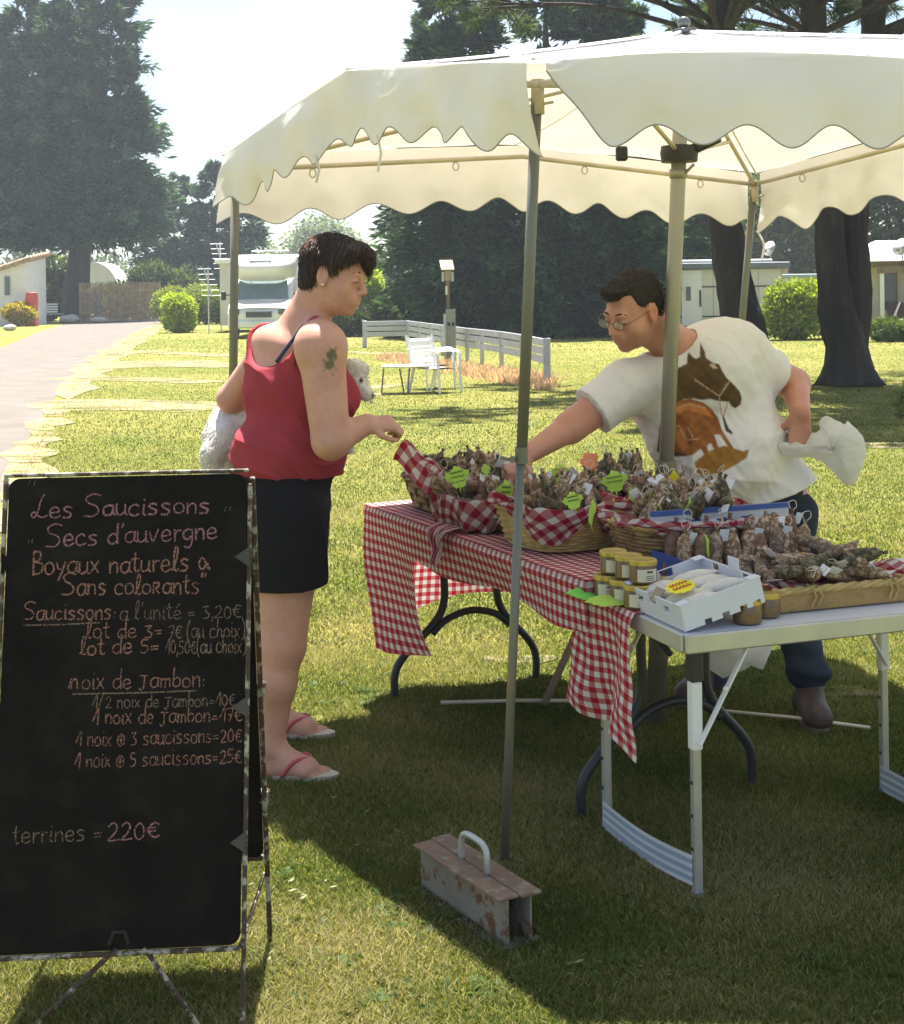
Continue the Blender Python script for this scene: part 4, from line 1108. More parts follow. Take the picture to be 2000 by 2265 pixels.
hub = mast_b.lerp(mast_t, .83)
for i in (0, 4):
    q = MB(); q.tube([hub, inn(RIM[i].lerp(PEAK, .45), 0, -.09)], .008, 6); obj('strut', q, M_FRAME, TENT, True)
q = MB(); q.lathe([(.03, -.03), (.062, -.03), (.066, 0), (.062, .025), (.03, .03)], 14, Matrix.Translation(hub)); obj('hub', q, M_BLACK, TENT, True, sharp=40)
q = MB(); p = hub + Vector((-.2, -.02, .0)); q.box(p, (.04, .03, .05), ch=.006); obj('strap_buckle', q, M_BLACK, TENT); q = MB(); q.bar(hub + Vector((.02, 0, .0)), hub + Vector((.13, -.05, .05)), .03, .035, ch=.005); obj('strap_end', q, M_BLACK, TENT)
q = MB(); q.ball(PEAK + Vector((0, 0, .035)), (.024, .024, .022), 14, 10); q.lathe([(.045, -.004), (.05, .006), (.02, .016)], 14, Matrix.Translation(PEAK)); obj('finial', q, mat('clear_knob', (.09, .1, .1), .15, var=.05), TENT, True)
knee = mast_b.lerp(mast_t, .36)
q = MB(); q.tube([knee, mast_t], .026, 14); obj('mast', q, M_MAST, TENT, True)
q = MB(); q.tube([mast_b, knee + Vector((0, 0, .03))], .034, 14); q.tube([knee + Vector((0, 0, -.01)), knee + Vector((0, 0, .045))], .037, 14); q.tube([knee + Vector((.03, -.01, .01)), knee + Vector((.055, -.015, -.005)), knee + Vector((.06, -.015, .03))], .006, 6); obj('mast_socket', q, M_MASTLOW, TENT, True)
q = MB(); k2 = mast_b.lerp(mast_t, .80); q.tube([k2 + Vector((0, 0, -.015)), k2 + Vector((0, 0, .015))], .031, 14); q.tube([k2 + Vector((.02, -.02, 0)), k2 + Vector((.05, -.03, .03))], .005, 6); obj('mast_collar', q, M_MAST, TENT, True)
def leg(base, top, r0, r1, split, name='pole'):
    m_ = base.lerp(top, split)
    q = MB(); q.tube([base, m_ + Vector((0, 0, .04))], r0, 12); a = obj('lower_pole', q, M_POLE, TENT, True)
    q = MB(); q.tube([m_, top], r1, 12); c = obj('upper_pole', q, M_POLE, TENT, True)
    q = MB(); q.tube([m_ + Vector((0, 0, -.012)), m_ + Vector((0, 0, .03))], r1 * 1.15, 12)
    q.tube([m_, m_ + Vector((-.035, -.012, 0)), m_ + Vector((-.055, -.012, .006))], .0045, 6); q.box(m_ + Vector((-.024, -.012, 0)), (.012, .016, .016), ch=.002); obj('clamp', q, M_POLE, TENT)
    q = MB(); q.tube([top + Vector((0, 0, -.09)), top], r1 * 1.2, 10); q.tube([top + Vector((-.03, 0, -.07)), top + Vector((.04, -.01, -.06))], .004, 5); obj('corner_joint', q, M_FRAME, TENT, True)
    q = MB(); q.box(base + Vector((0, 0, .004)), (.08, .08, .006)); obj('foot_plate', q, M_POLE, TENT)
leg(gnd(1116, 1908), at(1189, 176, 3.745), .0118, .0145, .515)
leg(Vector((-.503 * 5.35 / 3.2, 5.35, 0)), inn(TB, .05, -.04), .014, .016, .47)
leg(Vector((.575 * 6.55 / 3.2, 6.55, 0)), inn(TC, .05, -.04), .014, .016, .5)
leg(Vector((TD.x, TD.y, 0)), inn(TD, .05, -.04), .012, .016, .5)
# ================================================================== the tables
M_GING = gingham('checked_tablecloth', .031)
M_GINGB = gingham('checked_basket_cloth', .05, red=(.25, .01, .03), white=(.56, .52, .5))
M_TABLEW = mat('white_table_top', (.62, .64, .67), .45, var=.05, scale=3)
M_DKTUBE = mat('dark_grey_tube', (.035, .038, .042), .45, metal=.2)
TR0 = Vector((.353, 3.90, 0)); TE = Vector((-.425, .905, 0)).normalized(); TW = Vector((.905, .425, 0)).normalized()
TL, TWD, TH = 1.58, .70, .69
def tp(e, w, z=TH): return TR0 + TE * e + TW * w + Vector((0, 0, z))
FT = thing('folding_table', 'long folding table with dark wishbone legs under the red checked cloth', 'table', tp(.8, .35, 0))
b = MB(); c = tp(TL / 2, TWD / 2, TH - .025); R3 = Matrix((TE, TW, Vector((0, 0, 1)))).transposed()
b.box(c, (TL - .02, TWD - .02, .04), R3, .008); obj('tabletop', b, M_TABLEW, FT)
def wishbone(e, lean=0):
    for s, w0, wf in ((0, .25, .05), (1, .47, .63)):
        P = smooth_line([tp(e, w0, TH - .05), tp(e, w0, .45), tp(e, w0, .33), tp(e, w0 + (wf - w0) * .2, .255), tp(e, w0 + (wf - w0) * .8, .15), tp(e, wf, .085), tp(e, wf, .0)], 6)
        q = MB(); q.tube(P, .0145, 10); obj('leg', q, M_DKTUBE, FT, True)
    P = smooth_line([tp(e, .2, .215), tp(e, .26, .262), tp(e, .36, .285), tp(e, .46, .262), tp(e, .52, .215)], 6)
    q = MB(); q.tube(P, .0135, 10); obj('arch_brace', q, M_DKTUBE, FT, True)
    q = MB(); q.tube([tp(e, .25, TH - .07), tp(e, .47, TH - .07)], .012, 8); obj('cross_tube', q, M_DKTUBE, FT, True)
wishbone(1.47); wishbone(.13)
for e0, e1 in ((1.47, 1.05), (.13, .55)):
    q = MB(); q.tube([tp(e0, .35, TH - .27), tp(e1, .35, TH - .05)], .009, 8); obj('stay', q, M_DKTUBE, FT, True)
# the checked cloth: top plus hanging sides
def sstep(a, b, x): t = min(1, max(0, (x - a) / (b - a))); return t * t * (3 - 2 * t)
per = []
def seg(a, c, n, out, tag_):
    for i in range(n): per.append((a.lerp(c, i / n), out, tag_, i / n))
e_lo, e_hi, w_lo, w_hi = -.015, TL + .015, -.015, TWD + .015
seg(tp(e_lo, w_lo, 0), tp(e_hi, w_lo, 0), 150, -TW, 0)
seg(tp(e_hi, w_lo, 0), tp(e_hi, w_hi, 0), 80, TE, 1)
seg(tp(e_hi, w_hi, 0), tp(e_lo, w_hi, 0), 110, TW, 2)
seg(tp(e_lo, w_hi, 0), tp(e_lo, w_lo, 0), 60, -TE, 3)
NP = len(per); slen = [0.0]
for i in range(1, NP + 1): slen.append(slen[-1] + (per[i % NP][0] - per[i - 1][0]).length)
def drop_at(tg, f):
    if tg == 0:
        e = f * (e_hi - e_lo) + e_lo
        return .145 + .012 * math.sin(e * 9) + .315 * sstep(1.14, 1.3, e)
    if tg == 1: return .46 - .12 * f + .02 * math.sin(f * 9)
    if tg == 2: return .34 - .16 * f
    return .10 + .04 * f
b = MB(); NV = 16; UV = []
def skirt(i, j):
    p, o, tg, f = per[i % NP]; v = j / NV
    # blend the outward direction round the corners
    o2 = (per[(i - 4) % NP][1] + per[(i + 4) % NP][1] + o).normalized()
    d = drop_at(tg, f); s = slen[i]
    cv = .02
    if v < .12: a = v / .12 * PI / 2; h = cv * (1 - math.cos(a)); ou = cv * math.sin(a)
    else: h = cv + (d - cv) * (v - .12) / .88; ou = cv
    k = max(0, h - .03)
    if tg == 0:
        e = f * (e_hi - e_lo) + e_lo
        fold = k * (.16 * math.sin(s * 7.5 + .6) + .09 * n3((s * 5, 3, h * 4)) - .25 * (1 - sstep(1.0, 1.3, e))) + .14 * k * sstep(1.1, 1.5, e)
    else:
        fold = k * (.12 * math.sin(s * 11) + .12 * n3((s * 4, 7, h * 3)) + .02)
    q = p + o2 * (ou - cv + fold); q.z = TH + .004 - h
    if tg == 0: q += TE * (-(.2 * k + .9 * k * k) * sstep(1.12, 1.34, f * (e_hi - e_lo) + e_lo))
    return q, (s, -h)
vs, uvs, fs = [], [], []
for i in range(NP + 1):
    for j in range(NV + 1):
        q, u = skirt(i, j); vs.append(q); uvs.append(u if per[i % NP][2] in (0, 2) else (u[0] + .01, u[1]))
for i in range(NP):
    for j in range(NV):
        a = i * (NV + 1) + j; fs.append((a, a + 1, a + NV + 2, a + NV + 1))
b.add(vs, fs, uvs)
b.grid(lambda u, v: tp(e_lo + (e_hi - e_lo) * u, w_lo + (w_hi - w_lo) * v, TH + .004 + .002 * n3((u * 9, v * 7, 0))), 40, 20, lambda u, v: (u * (e_hi - e_lo), v * (w_hi - w_lo)))
CL = tag(obj('tablecloth', b, M_GING, origin=tp(.8, .35, TH), smooth=True), 'red and white checked cloth hanging over the long folding table', 'tablecloth')

# ---- small camping table in front
SN = Vector((.557, 3.46, 0)); SLd = Vector((.945, .327, 0)).normalized(); SNd = Vector((.327, -.945, 0)).normalized(); SH = .645
def sp(a, d, z=SH): return SN + SLd * a - SNd * d + Vector((0, 0, z))
ST = thing('side_table', 'small white aluminium camping table holding the white cardboard tray', 'table', sp(.5, .28, 0))
R3s = Matrix((SLd, -SNd, Vector((0, 0, 1)))).transposed()
b = MB(); b.box(sp(.52, .28, SH - .004), (1.06, .56, .008), R3s, .002); obj('tabletop', b, M_TABLEW, ST)
M_ALU = mat('dull_aluminium', (.5, .5, .46), .4, metal=.55, var=.1, scale=10)
for a, d, ln, R in ((.52, -.005, 1.07, 0), (.52, .565, 1.07, 0)):
    b = MB(); b.box(sp(a, d, SH - .021), (ln, .014, .046), R3s, .004); obj('apron_rail', b, M_ALU, ST)
for a in (-.012, 1.052):
    b = MB(); b.box(sp(a, .28, SH - .021), (.014, .546, .046), R3s, .004); obj('apron_rail', b, M_ALU, ST)
P1, P2, P3 = Vector((.402, 3.935, 0)), Vector((.573, 3.497, 0)), Vector((1.234, 4.195, 0)); P4 = P2 + P3 - P1
Z3 = Vector((0, 0, 1))
for P in (P1, P2, P3, P4):
    b = MB(); b.bar(P + Z3 * .0, P + Z3 * .42, .022, .022, up=SNd, ch=.003); lg = obj('leg', b, M_ALU, ST)
    b = MB(); b.bar(P + Z3 * .36, P + Z3 * (SH - .12), .028, .028, up=SNd, ch=.003); obj('upper_leg', b, M_WHITE, ST)
    b = MB(); b.bar(P + Z3 * (SH - .12), P + Z3 * (SH - .01), .034, .034, up=SNd, ch=.004); obj('leg_bracket', b, M_BLACK, ST)
    b = MB(); b.bar(P, P + Z3 * .02, .026, .026, up=SNd, ch=.003); obj('rubber_foot', b, M_GREYP, lg)
    for z in (.12, .2, .28): b = MB(); b.box(P + Z3 * z - SLd * .0115, (.003, .008, .008), R3s); obj('adjusting_hole', b, M_BLACK, lg)
for P, s in ((P2, 1), (P1, 1), (P3, -1), (P4, -1)):
    b = MB(); b.bar(P + Z3 * .375 - SNd * -.02, P + SLd * (.14 * s) + Z3 * (SH - .035) + SNd * .02, .006, .018, up=SNd, ch=.002); b.ball(P + SLd * (.07 * s) + Z3 * .505 + SNd * .026, .007, 8, 6); obj('brace', b, M_WHITE, ST)
M_STRIPA = mat('pale_blue_webbing', (.3, .38, .45), .7, var=.1); M_STRIPB = mat('white_webbing', (.6, .62, .64), .7, var=.08)
for P, Q in ((P1, P2), (P3, P4)):
    for k in range(7):
        b = MB()
        def fn(u, v, P=P, Q=Q, k=k):
            p = P.lerp(Q, u) - SLd * (.0125 + .004 * math.sin(PI * u) + .0012 * (k % 2)); p.z = .085 - .0105 * (k + v) + .018 * (1 - u) * 0 - .012 * math.sin(PI * u) + .02 * u; return p
        b.grid(fn, 14, 1); obj('webbing_stripe', b, M_STRIPB if k % 2 == 0 else M_STRIPA, ST, True)
# checked runner over the end of the small table
tl_, tr2 = sp(-.03, .57, SH), sp(-.03, .235, SH)
b = MB(); Lr = (tl_ - tr2).length
def run(u, v):
    p = tl_.lerp(tr2, u)
    if v < .28:
        p = p + SLd * (.14 * (1 - v / .28)) + Z3 * (.006 + .002 * n3((u * 9, v * 9, 1)))
        return p
    w = (v - .28) / .72; dpt = (.30 + .055 * u + .02 * math.sin(u * 7)) * w
    wav = .03 * w * math.sin(u * 8 + 1.2 * w) + .025 * w * n3((u * 5, w * 3, 2)) + .012
    a = min(1, w / .06)
    return p - SLd * (wav * a) + SNd * (.05 * w * (u - .3)) + Z3 * (.006 - dpt)
b.grid(run, 36, 50, lambda u, v: (u * Lr, v * .49))
tag(obj('table_runner', b, M_GING, origin=sp(0, .4, SH), smooth=True), 'red and white checked cloth hanging from the end of the small table', 'cloth')

# ---- iron weight
W0, W1 = gnd(916, 1972), gnd(1104, 2106); ax = (W1 - W0).normalized(); L = .40; ay = Vector((-ax.y, ax.x, 0)) * 1.0
if ay.x < 0: ay = -ay
C0 = (W0 + W1) / 2 + ay * .055
M_RUST = mat('rusty_white_steel', (.2, .185, .155), .8, var=.2, scale=9, bump=.3, bscale=50, col2=(.13, .055, .025), lo=.53, hi=.6)
M_RUST2 = mat('rust_brown_steel', (.17, .11, .07), .8, var=.25, scale=14, bump=.4, bscale=60, col2=(.26, .23, .19), lo=.52, hi=.68)
WT = thing('iron_weight', 'rusty white steel beam weight with a pipe handle at the foot of the pole', 'weight', C0)
Rw = Matrix((ax, ay, Z3)).transposed()
for s in (-1, 1):
    b = MB(); b.box(C0 + ay * (s * .0285) + Z3 * .1135, (L + .01 * s, .054, .007), Rw, .0015); obj('top_flange', b, M_RUST2, WT)
    b = MB(); b.box(C0 + ay * (s * .0285) + Z3 * .004, (L, .055, .007), Rw, .0015); obj('bottom_flange', b, M_RUST, WT)
    b = MB(); b.box(C0 + ay * (s * .031) + Z3 * .0587, (L - .01, .006, .1015), Rw, .001); obj('web', b, M_RUST, WT)
P = smooth_line([C0 - ax * .055 + Z3 * .115, C0 - ax * .055 + Z3 * .15, C0 - ax * .048 + Z3 * .172, C0 - ax * .025 + Z3 * .182, C0 + ax * .03 + Z3 * .182, C0 + ax * .053 + Z3 * .172, C0 + ax * .06 + Z3 * .15, C0 + ax * .06 + Z3 * .115], 4)
b = MB(); b.tube(P, .0078, 12); obj('handle', b, mat('grey_pipe', (.4, .42, .43), .4, metal=.5, var=.15, scale=20), WT, True)
# ---- guy rods lying on the ground behind the tables
for (a, c, r_, lab) in [((1580, 1590), (1925, 1630), .006, 'thin pale rod lying on the grass under the stall'), ((975, 1573), (1330, 1570), .007, 'thin wooden pole lying in the grass behind the pole')]:
    b = MB(); p, q = gnd(*a), gnd(*c); b.tube([p + Z3 * .03, p.lerp(q, .5) + Z3 * .035, q + Z3 * .03], r_, 6); tag(obj('ground_rod', b, M_FRAME, origin=p, smooth=True), lab, 'rod')
b = MB(); p, q = gnd(1205, 1575), gnd(1345, 1460); b.tube([p + Z3 * .03, p.lerp(q, .5) + Z3 * .2, q + Z3 * .33], .014, 8); tag(obj('wooden_prop', b, M_WOODG, origin=p, smooth=True), 'slanting dark wooden prop under the long table', 'prop')

# ================================================================== the chalkboard
GL = {
 'a': '48,44 30,50 10,38 8,12 24,0 42,10 48,40;50,50 47,14 58,2', 'b': '14,96 10,40 10,4;10,30 30,46 46,34 44,10 24,0 10,8', 'c': '46,40 30,50 10,38 8,12 26,0 48,8',
 'd': '46,40 28,48 8,34 8,10 26,0 44,12;48,96 46,40 48,0', 'e': '10,24 42,28 40,44 24,50 8,34 10,10 28,0 48,10', 'g': '46,42 28,50 8,36 12,10 30,4 44,20;47,48 46,-10 34,-34 12,-28',
 'h': '12,98 10,40 10,0;10,24 26,46 40,40 42,0', 'i': '14,50 12,10 20,0;14,72 16,75', 'l': '4,4 22,40 30,84 20,96 12,60 14,10 26,0 34,8', 'm': '8,50 10,0;10,30 22,48 32,40 32,0;32,30 44,48 56,40 58,0',
 'n': '8,50 10,0;10,28 26,48 42,40 44,0', 'o': '26,50 8,36 10,8 28,0 46,12 44,38 26,50', 'r': '10,50 12,0;12,28 24,46 38,46', 's': '42,44 24,50 10,40 22,28 40,18 32,2 8,2',
 't': '20,84 18,20 26,0 38,6;4,54 36,58', 'u': '8,50 8,14 22,0 40,12;44,50 44,8 52,0', 'v': '6,50 22,2 44,60', 'x': '6,50 42,0;42,50 6,0', 'y': '8,50 14,22 28,20;46,50 34,10 14,-34',
 'z': '8,48 42,48 8,2 44,2',
 'L': '54,100 40,70 28,20 14,2 4,14 16,26 30,10 52,2 70,10', 'S': '74,92 44,100 14,84 22,62 56,46 66,22 46,2 6,4', 'B': '14,98 14,0;14,98 44,94 42,64 14,54;14,54 54,44 50,10 12,0',
 'N': '2,8 14,58;14,58 17,4;16,34 32,58 46,44 48,4', 'J': '8,58 56,58;32,58 30,4 16,-14 4,-4', 'R': '10,52 10,0;10,50 36,50 34,30 10,26;16,26 40,0',
 '0': '26,70 8,46 10,14 26,0 44,18 42,52 26,70', '1': '4,22 38,84 36,0', '2': '8,56 26,70 42,54 32,28 8,2 50,4', '3': '8,66 38,70 22,42 42,28 34,4 6,2', '5': '44,70 14,70 12,42 36,40 42,18 24,0 6,4', '7': '6,66 46,70 24,0;14,34 42,38',
 '€': '52,58 32,66 14,44 16,16 34,2 54,8;4,42 40,44;4,28 38,30', '=': '6,34 40,36;6,18 40,20', ':': '12,36 14,38;12,8 14,10', ',': '14,8 6,-14', "'": '18,92 12,72', '"': '8,100 4,82;26,100 22,82',
 '(': '30,100 10,60 10,10 24,-20', ')': '10,100 30,60 28,10 8,-20', '/': '4,0 44,96', '&': '50,8 30,50 12,44 10,14 30,4 44,30 60,2', '+': '26,66 2,40 8,8 34,0 54,24 46,58 26,66;28,54 28,12;12,32 46,34',
 '-': '8,26 44,28', ' ': '', '_': ''}
GLW = {'m': 66, 'L': 74, 'S': 80, 'N': 68, 'i': 26, 'l': 36, 't': 42, 'r': 42, "'": 22, ',': 20, ':': 24, '(': 34, ')': 36, '"': 34, ' ': 34, '1': 46, '&': 66, 'J': 60, '+': 62, 'B': 62}
bBR, bTR = at(531, 2090, 2.78), at(546, 1047, 2.93)
bU = Vector((.9975, .07, 0)).normalized(); bV = (bTR - bBR).normalized(); bH = (bTR - bBR).length; bW = .472
bNn = bU.cross(bV).normalized()
if bNn.y > 0: bNn = -bNn
bO = bBR - bU * bW
def bpt(s, t, o=0.0): return bO + bU * s + bV * t + bNn * o
def onboard(px, py):
    d = ray(px, py); o = Vector((0, 0, CAM_H)); k = (bO - o).dot(bNn) / d.dot(bNn); p = o + d * k - bO
    return p.dot(bU), p.dot(bV)
SIGN = thing('chalkboard_sign', 'folding chalkboard listing sausage and ham prices in pink handwriting', 'sign', (bO.x + .24, 2.95, 0))
M_SLATE = mat('slate_black', (.009, .0075, .007), .9, var=.25, scale=6, bump=.08, bscale=80, col2=(.021, .018, .016), lo=.48, hi=.8, spec=.12)
M_CHIP = mat('chipped_white_iron', (.36, .34, .29), .7, var=.1, scale=14, col2=(.05, .03, .02), lo=.42, hi=.5)
def rrect(w, h, r, cor=(1, 1, 1, 1), n=6):
    P = []
    for (cx, cy, a0, on) in ((w - r, r, -PI / 2, cor[0]), (w - r, h - r, 0, cor[1]), (r, h - r, PI / 2, cor[2]), (r, r, PI, cor[3])):
        if on: P += [(cx + r * math.cos(a0 + PI / 2 * i / n), cy + r * math.sin(a0 + PI / 2 * i / n)) for i in range(n + 1)]
        else: P.append((w if cx > w / 2 else 0, h if cy > h / 2 else 0))
    return P
MBrd = Matrix.Translation(bO) @ Matrix((bU, bV, bNn)).transposed().to_4x4()
if Matrix((bU, bV, bNn)).determinant() < 0: pass
b = MB(); b.prism(rrect(bW, bH, .022), -.008, MBrd); PANEL = obj('front_panel', b, M_SLATE, SIGN)
rO = bpt(0, bH) + Vector((0, .03, -.01)); rB = Vector((bO.x - .012, 3.19, bO.z)); rV = (rO - rB).normalized(); rU = bU; rN = rU.cross(rV).normalized()
MR = Matrix.Translation(rB) @ Matrix((rU, rV, rN)).transposed().to_4x4()
b = MB(); b.prism(rrect(bW, (rO - rB).length - .02, .02), .008, MR); obj('rear_panel', b, M_SLATE, SIGN)
def rpt(s, t, o=0): return rB + rU * s + rV * t + rN * o
dn = bO.z / bV.z; dr = rB.z / rV.z; e_ = .007
for s in (-e_, bW + e_):
    b = MB(); b.bar(bpt(s, -dn, -.004), bpt(s, bH - .02 + (.022 if s < 0 else 0), -.004), .009, .01, up=bNn, ch=.002); obj('front_upright', b, M_CHIP, SIGN)
    b = MB(); b.bar(rpt(s, -dr, .004), rpt(s, (rO - rB).length, .004), .011, .012, up=rN, ch=.002); obj('rear_upright', b, M_CHIP, SIGN)
b = MB(); b.bar(bpt(0, -e_, -.004), bpt(bW, -e_, -.004), .009, .01, up=bNn, ch=.002); obj('bottom_rail', b, M_CHIP, SIGN)
b = MB(); b.bar(bpt(-.012, bH + .006, -.004), bpt(bW + .004, bH + .006, -.004), .008, .008, up=bNn, ch=.002); obj('top_rail', b, M_CHIP, SIGN)
b = MB(); b.bar(rpt(0, -.004, .004), rpt(bW, -.004, .004), .011, .012, up=rN, ch=.002); obj('rear_rail', b, M_CHIP, SIGN)
for (a, c) in (((258, 2103), (60, 2290)), ((318, 2103), (452, 2295))):
    sa, ta = onboard(*a); sc_, tc_ = onboard(*c); b = MB(); b.tube([bpt(sa, ta, -.004), bpt(sc_, tc_, -.006)], .005, 7); obj('lower_stay', b, M_CHIP, SIGN, True)
sa, ta = onboard(263, 2088); b = MB(); b.tube([bpt(sa - .018, ta - .005, .002), bpt(sa - .01, ta + .018, .002), bpt(sa + .01, ta + .018, .002), bpt(sa + .018, ta - .005, .002)], .0045, 6); obj('hinge_loop', b, M_RUBBER, SIGN, True)
b = MB(); b.tube([bpt(bW, -.005, -.01), rpt(bW, -.05, 0)], .004, 6); obj('side_link', b, M_CHIP, SIGN)
for (px, py) in ((530, 1240), (524, 1572), (528, 1872), (24, 1246), (14, 1572), (8, 1880)):
    s, t_ = onboard(px, py); q = MB(); sg = 1 if px < 200 else -1; s = 0 if px < 200 else bW
    q.prism([(s - sg * .008, t_ - .02), (s + sg * .022, t_), (s - sg * .008, t_ + .02)], .004, MBrd @ Matrix.Translation((0, 0, .001))); obj('corner_clip', q, M_SLATE if px < 200 else mat('dark_clip', (.05, .045, .04), .5), SIGN)
for t_ in (.42, .15):
    q = MB(); q.box(rpt(bW + .004, t_, -.004), (.028, .02, .03), ch=.004); obj('rear_clip', q, M_CHIP, SIGN)
def chalk_mat(name, col):
    m, n, l, bs, out = nt(name); tcn = n.new('ShaderNodeTexCoord'); t = n.new('ShaderNodeTexNoise'); t.inputs['Scale'].default_value = 420; t.inputs['Detail'].default_value = 3
    l.new(tcn.outputs['Object'], t.inputs['Vector']); r = n.new('ShaderNodeValToRGB'); r.color_ramp.elements[0].position = .36; r.color_ramp.elements[1].position = .52
    l.new(t.outputs['Fac'], r.inputs['Fac']); l.new(r.outputs['Color'], bs.inputs['Alpha']); bs.inputs['Base Color'].default_value = tuple(col) + (1,); bs.inputs['Roughness'].default_value = 1.0; bs.inputs['Specular IOR Level'].default_value = 0
    return m
CH_PINK = chalk_mat('pink_chalk', (.3, .15, .18)); CH_ORANGE = chalk_mat('orange_chalk', (.29, .15, .12)); CH_WHITE = chalk_mat('dusty_chalk', (.2, .14, .11))
def stroke(b, P, w):
    for i in range(len(P) - 1):
        a, c = P[i], P[i + 1]
        dx, dy = c[0] - a[0], c[1] - a[1]; L = math.hypot(dx, dy) or 1e-9; nx, ny = -dy / L * w / 2, dx / L * w / 2; ex, ey = dx / L * w * .3, dy / L * w * .3
        o = .0006 + .00002 * (i % 5)
        b.add([bpt(a[0] - ex + nx, a[1] - ey + ny, o), bpt(a[0] - ex - nx, a[1] - ey - ny, o), bpt(c[0] + ex - nx, c[1] + ey - ny, o), bpt(c[0] + ex + nx, c[1] + ey + ny, o)], [(0, 1, 2, 3)])
def write(txt, x0, x1, y0, y1, xh, m, w=.0036, accents=()):
    s0, t0 = onboard(x0, y0); s1, t1 = onboard(x1, y1)
    tot = sum(GLW.get(ch, 54) for ch in txt); sx = (s1 - s0) / tot; sy = xh / FPX * 2.86 / 50
    b = MB(); cx = 0; rr = random.Random(len(txt) * 7 + int(x0))
    for k, ch in enumerate(txt):
        g_ = GL.get(ch, ''); jy = rr.uniform(-3, 3); js = rr.uniform(.93, 1.08)
        for st in [q for q in g_.split(';') if q]:
            pts = [tuple(float(z) for z in q.split(',')) for q in st.split()]
            if len(pts) > 2: pts = [(v.x, v.y) for v in smooth_line([(p[0], p[1], 0) for p in pts], 4)]
            f = lambda p: (s0 + (cx + p[0]) * sx, t0 + (t1 - t0) * (cx + p[0]) / tot + (p[1] * js + jy) * sy)
            stroke(b, [f(p) for p in pts], w * .78 * rr.uniform(.8, 1.15))
        if k in accents: stroke(b, [(s0 + (cx + 20) * sx, t0 + 60 * sy), (s0 + (cx + 40) * sx, t0 + 80 * sy)], w)
        cx += GLW.get(ch, 54)
    return obj('chalk_lettering', b, m, PANEL)
def rule(x0, y0, x1, y1, m, w=.0028):
    b = MB(); a, c = onboard(x0, y0), onboard(x1, y1); stroke(b, [a, ((a[0] + c[0]) / 2, (a[1] + c[1]) / 2 - .0012), c], w); obj('chalk_rule', b, m, PANEL)
write('"', 44, 66, 1112, 1112, 24, CH_WHITE, .0024)
write('Les Saucissons', 52, 452, 1148, 1141, 24, CH_PINK, .0046)
write("Secs d'auvergne", 84, 468, 1212, 1199, 24, CH_PINK, .0044)
write('"', 480, 500, 1180, 1180, 24, CH_WHITE, .0024)
write('"', 46, 60, 1242, 1242, 22, CH_WHITE, .0024)
write('Boyaux naturels &', 54, 454, 1272, 1269, 25, CH_ORANGE, .0044)
write('Sans coloRants"', 122, 446, 1318, 1320, 23, CH_ORANGE, .0042)
write('Saucissons:', 38, 246, 1372, 1374, 20, CH_ORANGE, .0036)
rule(42, 1384, 208, 1381, CH_WHITE)
write("a l'unite = 3,20€", 252, 522, 1376, 1375, 20, CH_WHITE, .0026, accents=(8,))
write('lot de 3=', 178, 352, 1415, 1416, 20, CH_ORANGE, .0032)
write('7€ (au choix)', 360, 532, 1418, 1418, 20, CH_WHITE, .0027)
write('lot de 5=', 165, 345, 1452, 1450, 20, CH_ORANGE, .0036)
write('10,50€(au choix)', 355, 535, 1452, 1453, 20, CH_WHITE, .0028)
write('Noix de Jambon:', 142, 446, 1528, 1526, 21, CH_ORANGE, .0031)
rule(152, 1538, 424, 1535, CH_WHITE)
write('1/2 noix de Jambon=10€', 195, 512, 1570, 1570, 17, CH_WHITE, .0028)
write('1 noix de Jambon=17€', 196, 528, 1606, 1604, 19, CH_ORANGE, .003)
write('1 noix + 3 saucissons=20€', 160, 528, 1654, 1650, 19, CH_ORANGE, .0027)
write('1 noix + 5 saucissons=25€', 158, 528, 1702, 1696, 19, CH_ORANGE, .0027)
write('terrines =', 22, 226, 1868, 1862, 21, CH_WHITE, .003)
write('220€', 232, 348, 1864, 1860, 25, CH_PINK, .004)
# ================================================================== goods on the stall
def sausage_mat(name, skin, bloom, lo, hi):
    m, n, l, b, out = nt(name); tcn = n.new('ShaderNodeTexCoord'); oi = n.new('ShaderNodeObjectInfo')
    ad = n.new('ShaderNodeVectorMath'); ad.operation = 'ADD'
    sc_ = n.new('ShaderNodeVectorMath'); sc_.operation = 'SCALE'; sc_.inputs['Scale'].default_value = 9.0
    cb = n.new('ShaderNodeCombineXYZ'); l.new(oi.outputs['Random'], cb.inputs[0]); l.new(oi.outputs['Random'], cb.inputs[2]); l.new(cb.outputs[0], sc_.inputs[0])
    l.new(tcn.outputs['Object'], ad.inputs[0]); l.new(sc_.outputs[0], ad.inputs[1])
    t = n.new('ShaderNodeTexNoise'); t.inputs['Scale'].default_value = 75; t.inputs['Detail'].default_value = 6; t.inputs['Roughness'].default_value = .65; l.new(ad.outputs[0], t.inputs['Vector'])
    r = n.new('ShaderNodeValToRGB'); r.color_ramp.elements[0].position = lo; r.color_ramp.elements[0].color = tuple(skin) + (1,); r.color_ramp.elements[1].position = hi; r.color_ramp.elements[1].color = tuple(bloom) + (1,)
    l.new(t.outputs['Fac'], r.inputs['Fac']); l.new(r.outputs['Color'], b.inputs['Base Color']); b.inputs['Roughness'].default_value = .7
    bn = n.new('ShaderNodeBump'); bn.inputs['Strength'].default_value = .6; bn.inputs['Distance'].default_value = .006; l.new(t.outputs['Fac'], bn.inputs['Height']); l.new(bn.outputs['Normal'], b.inputs['Normal'])
    return m
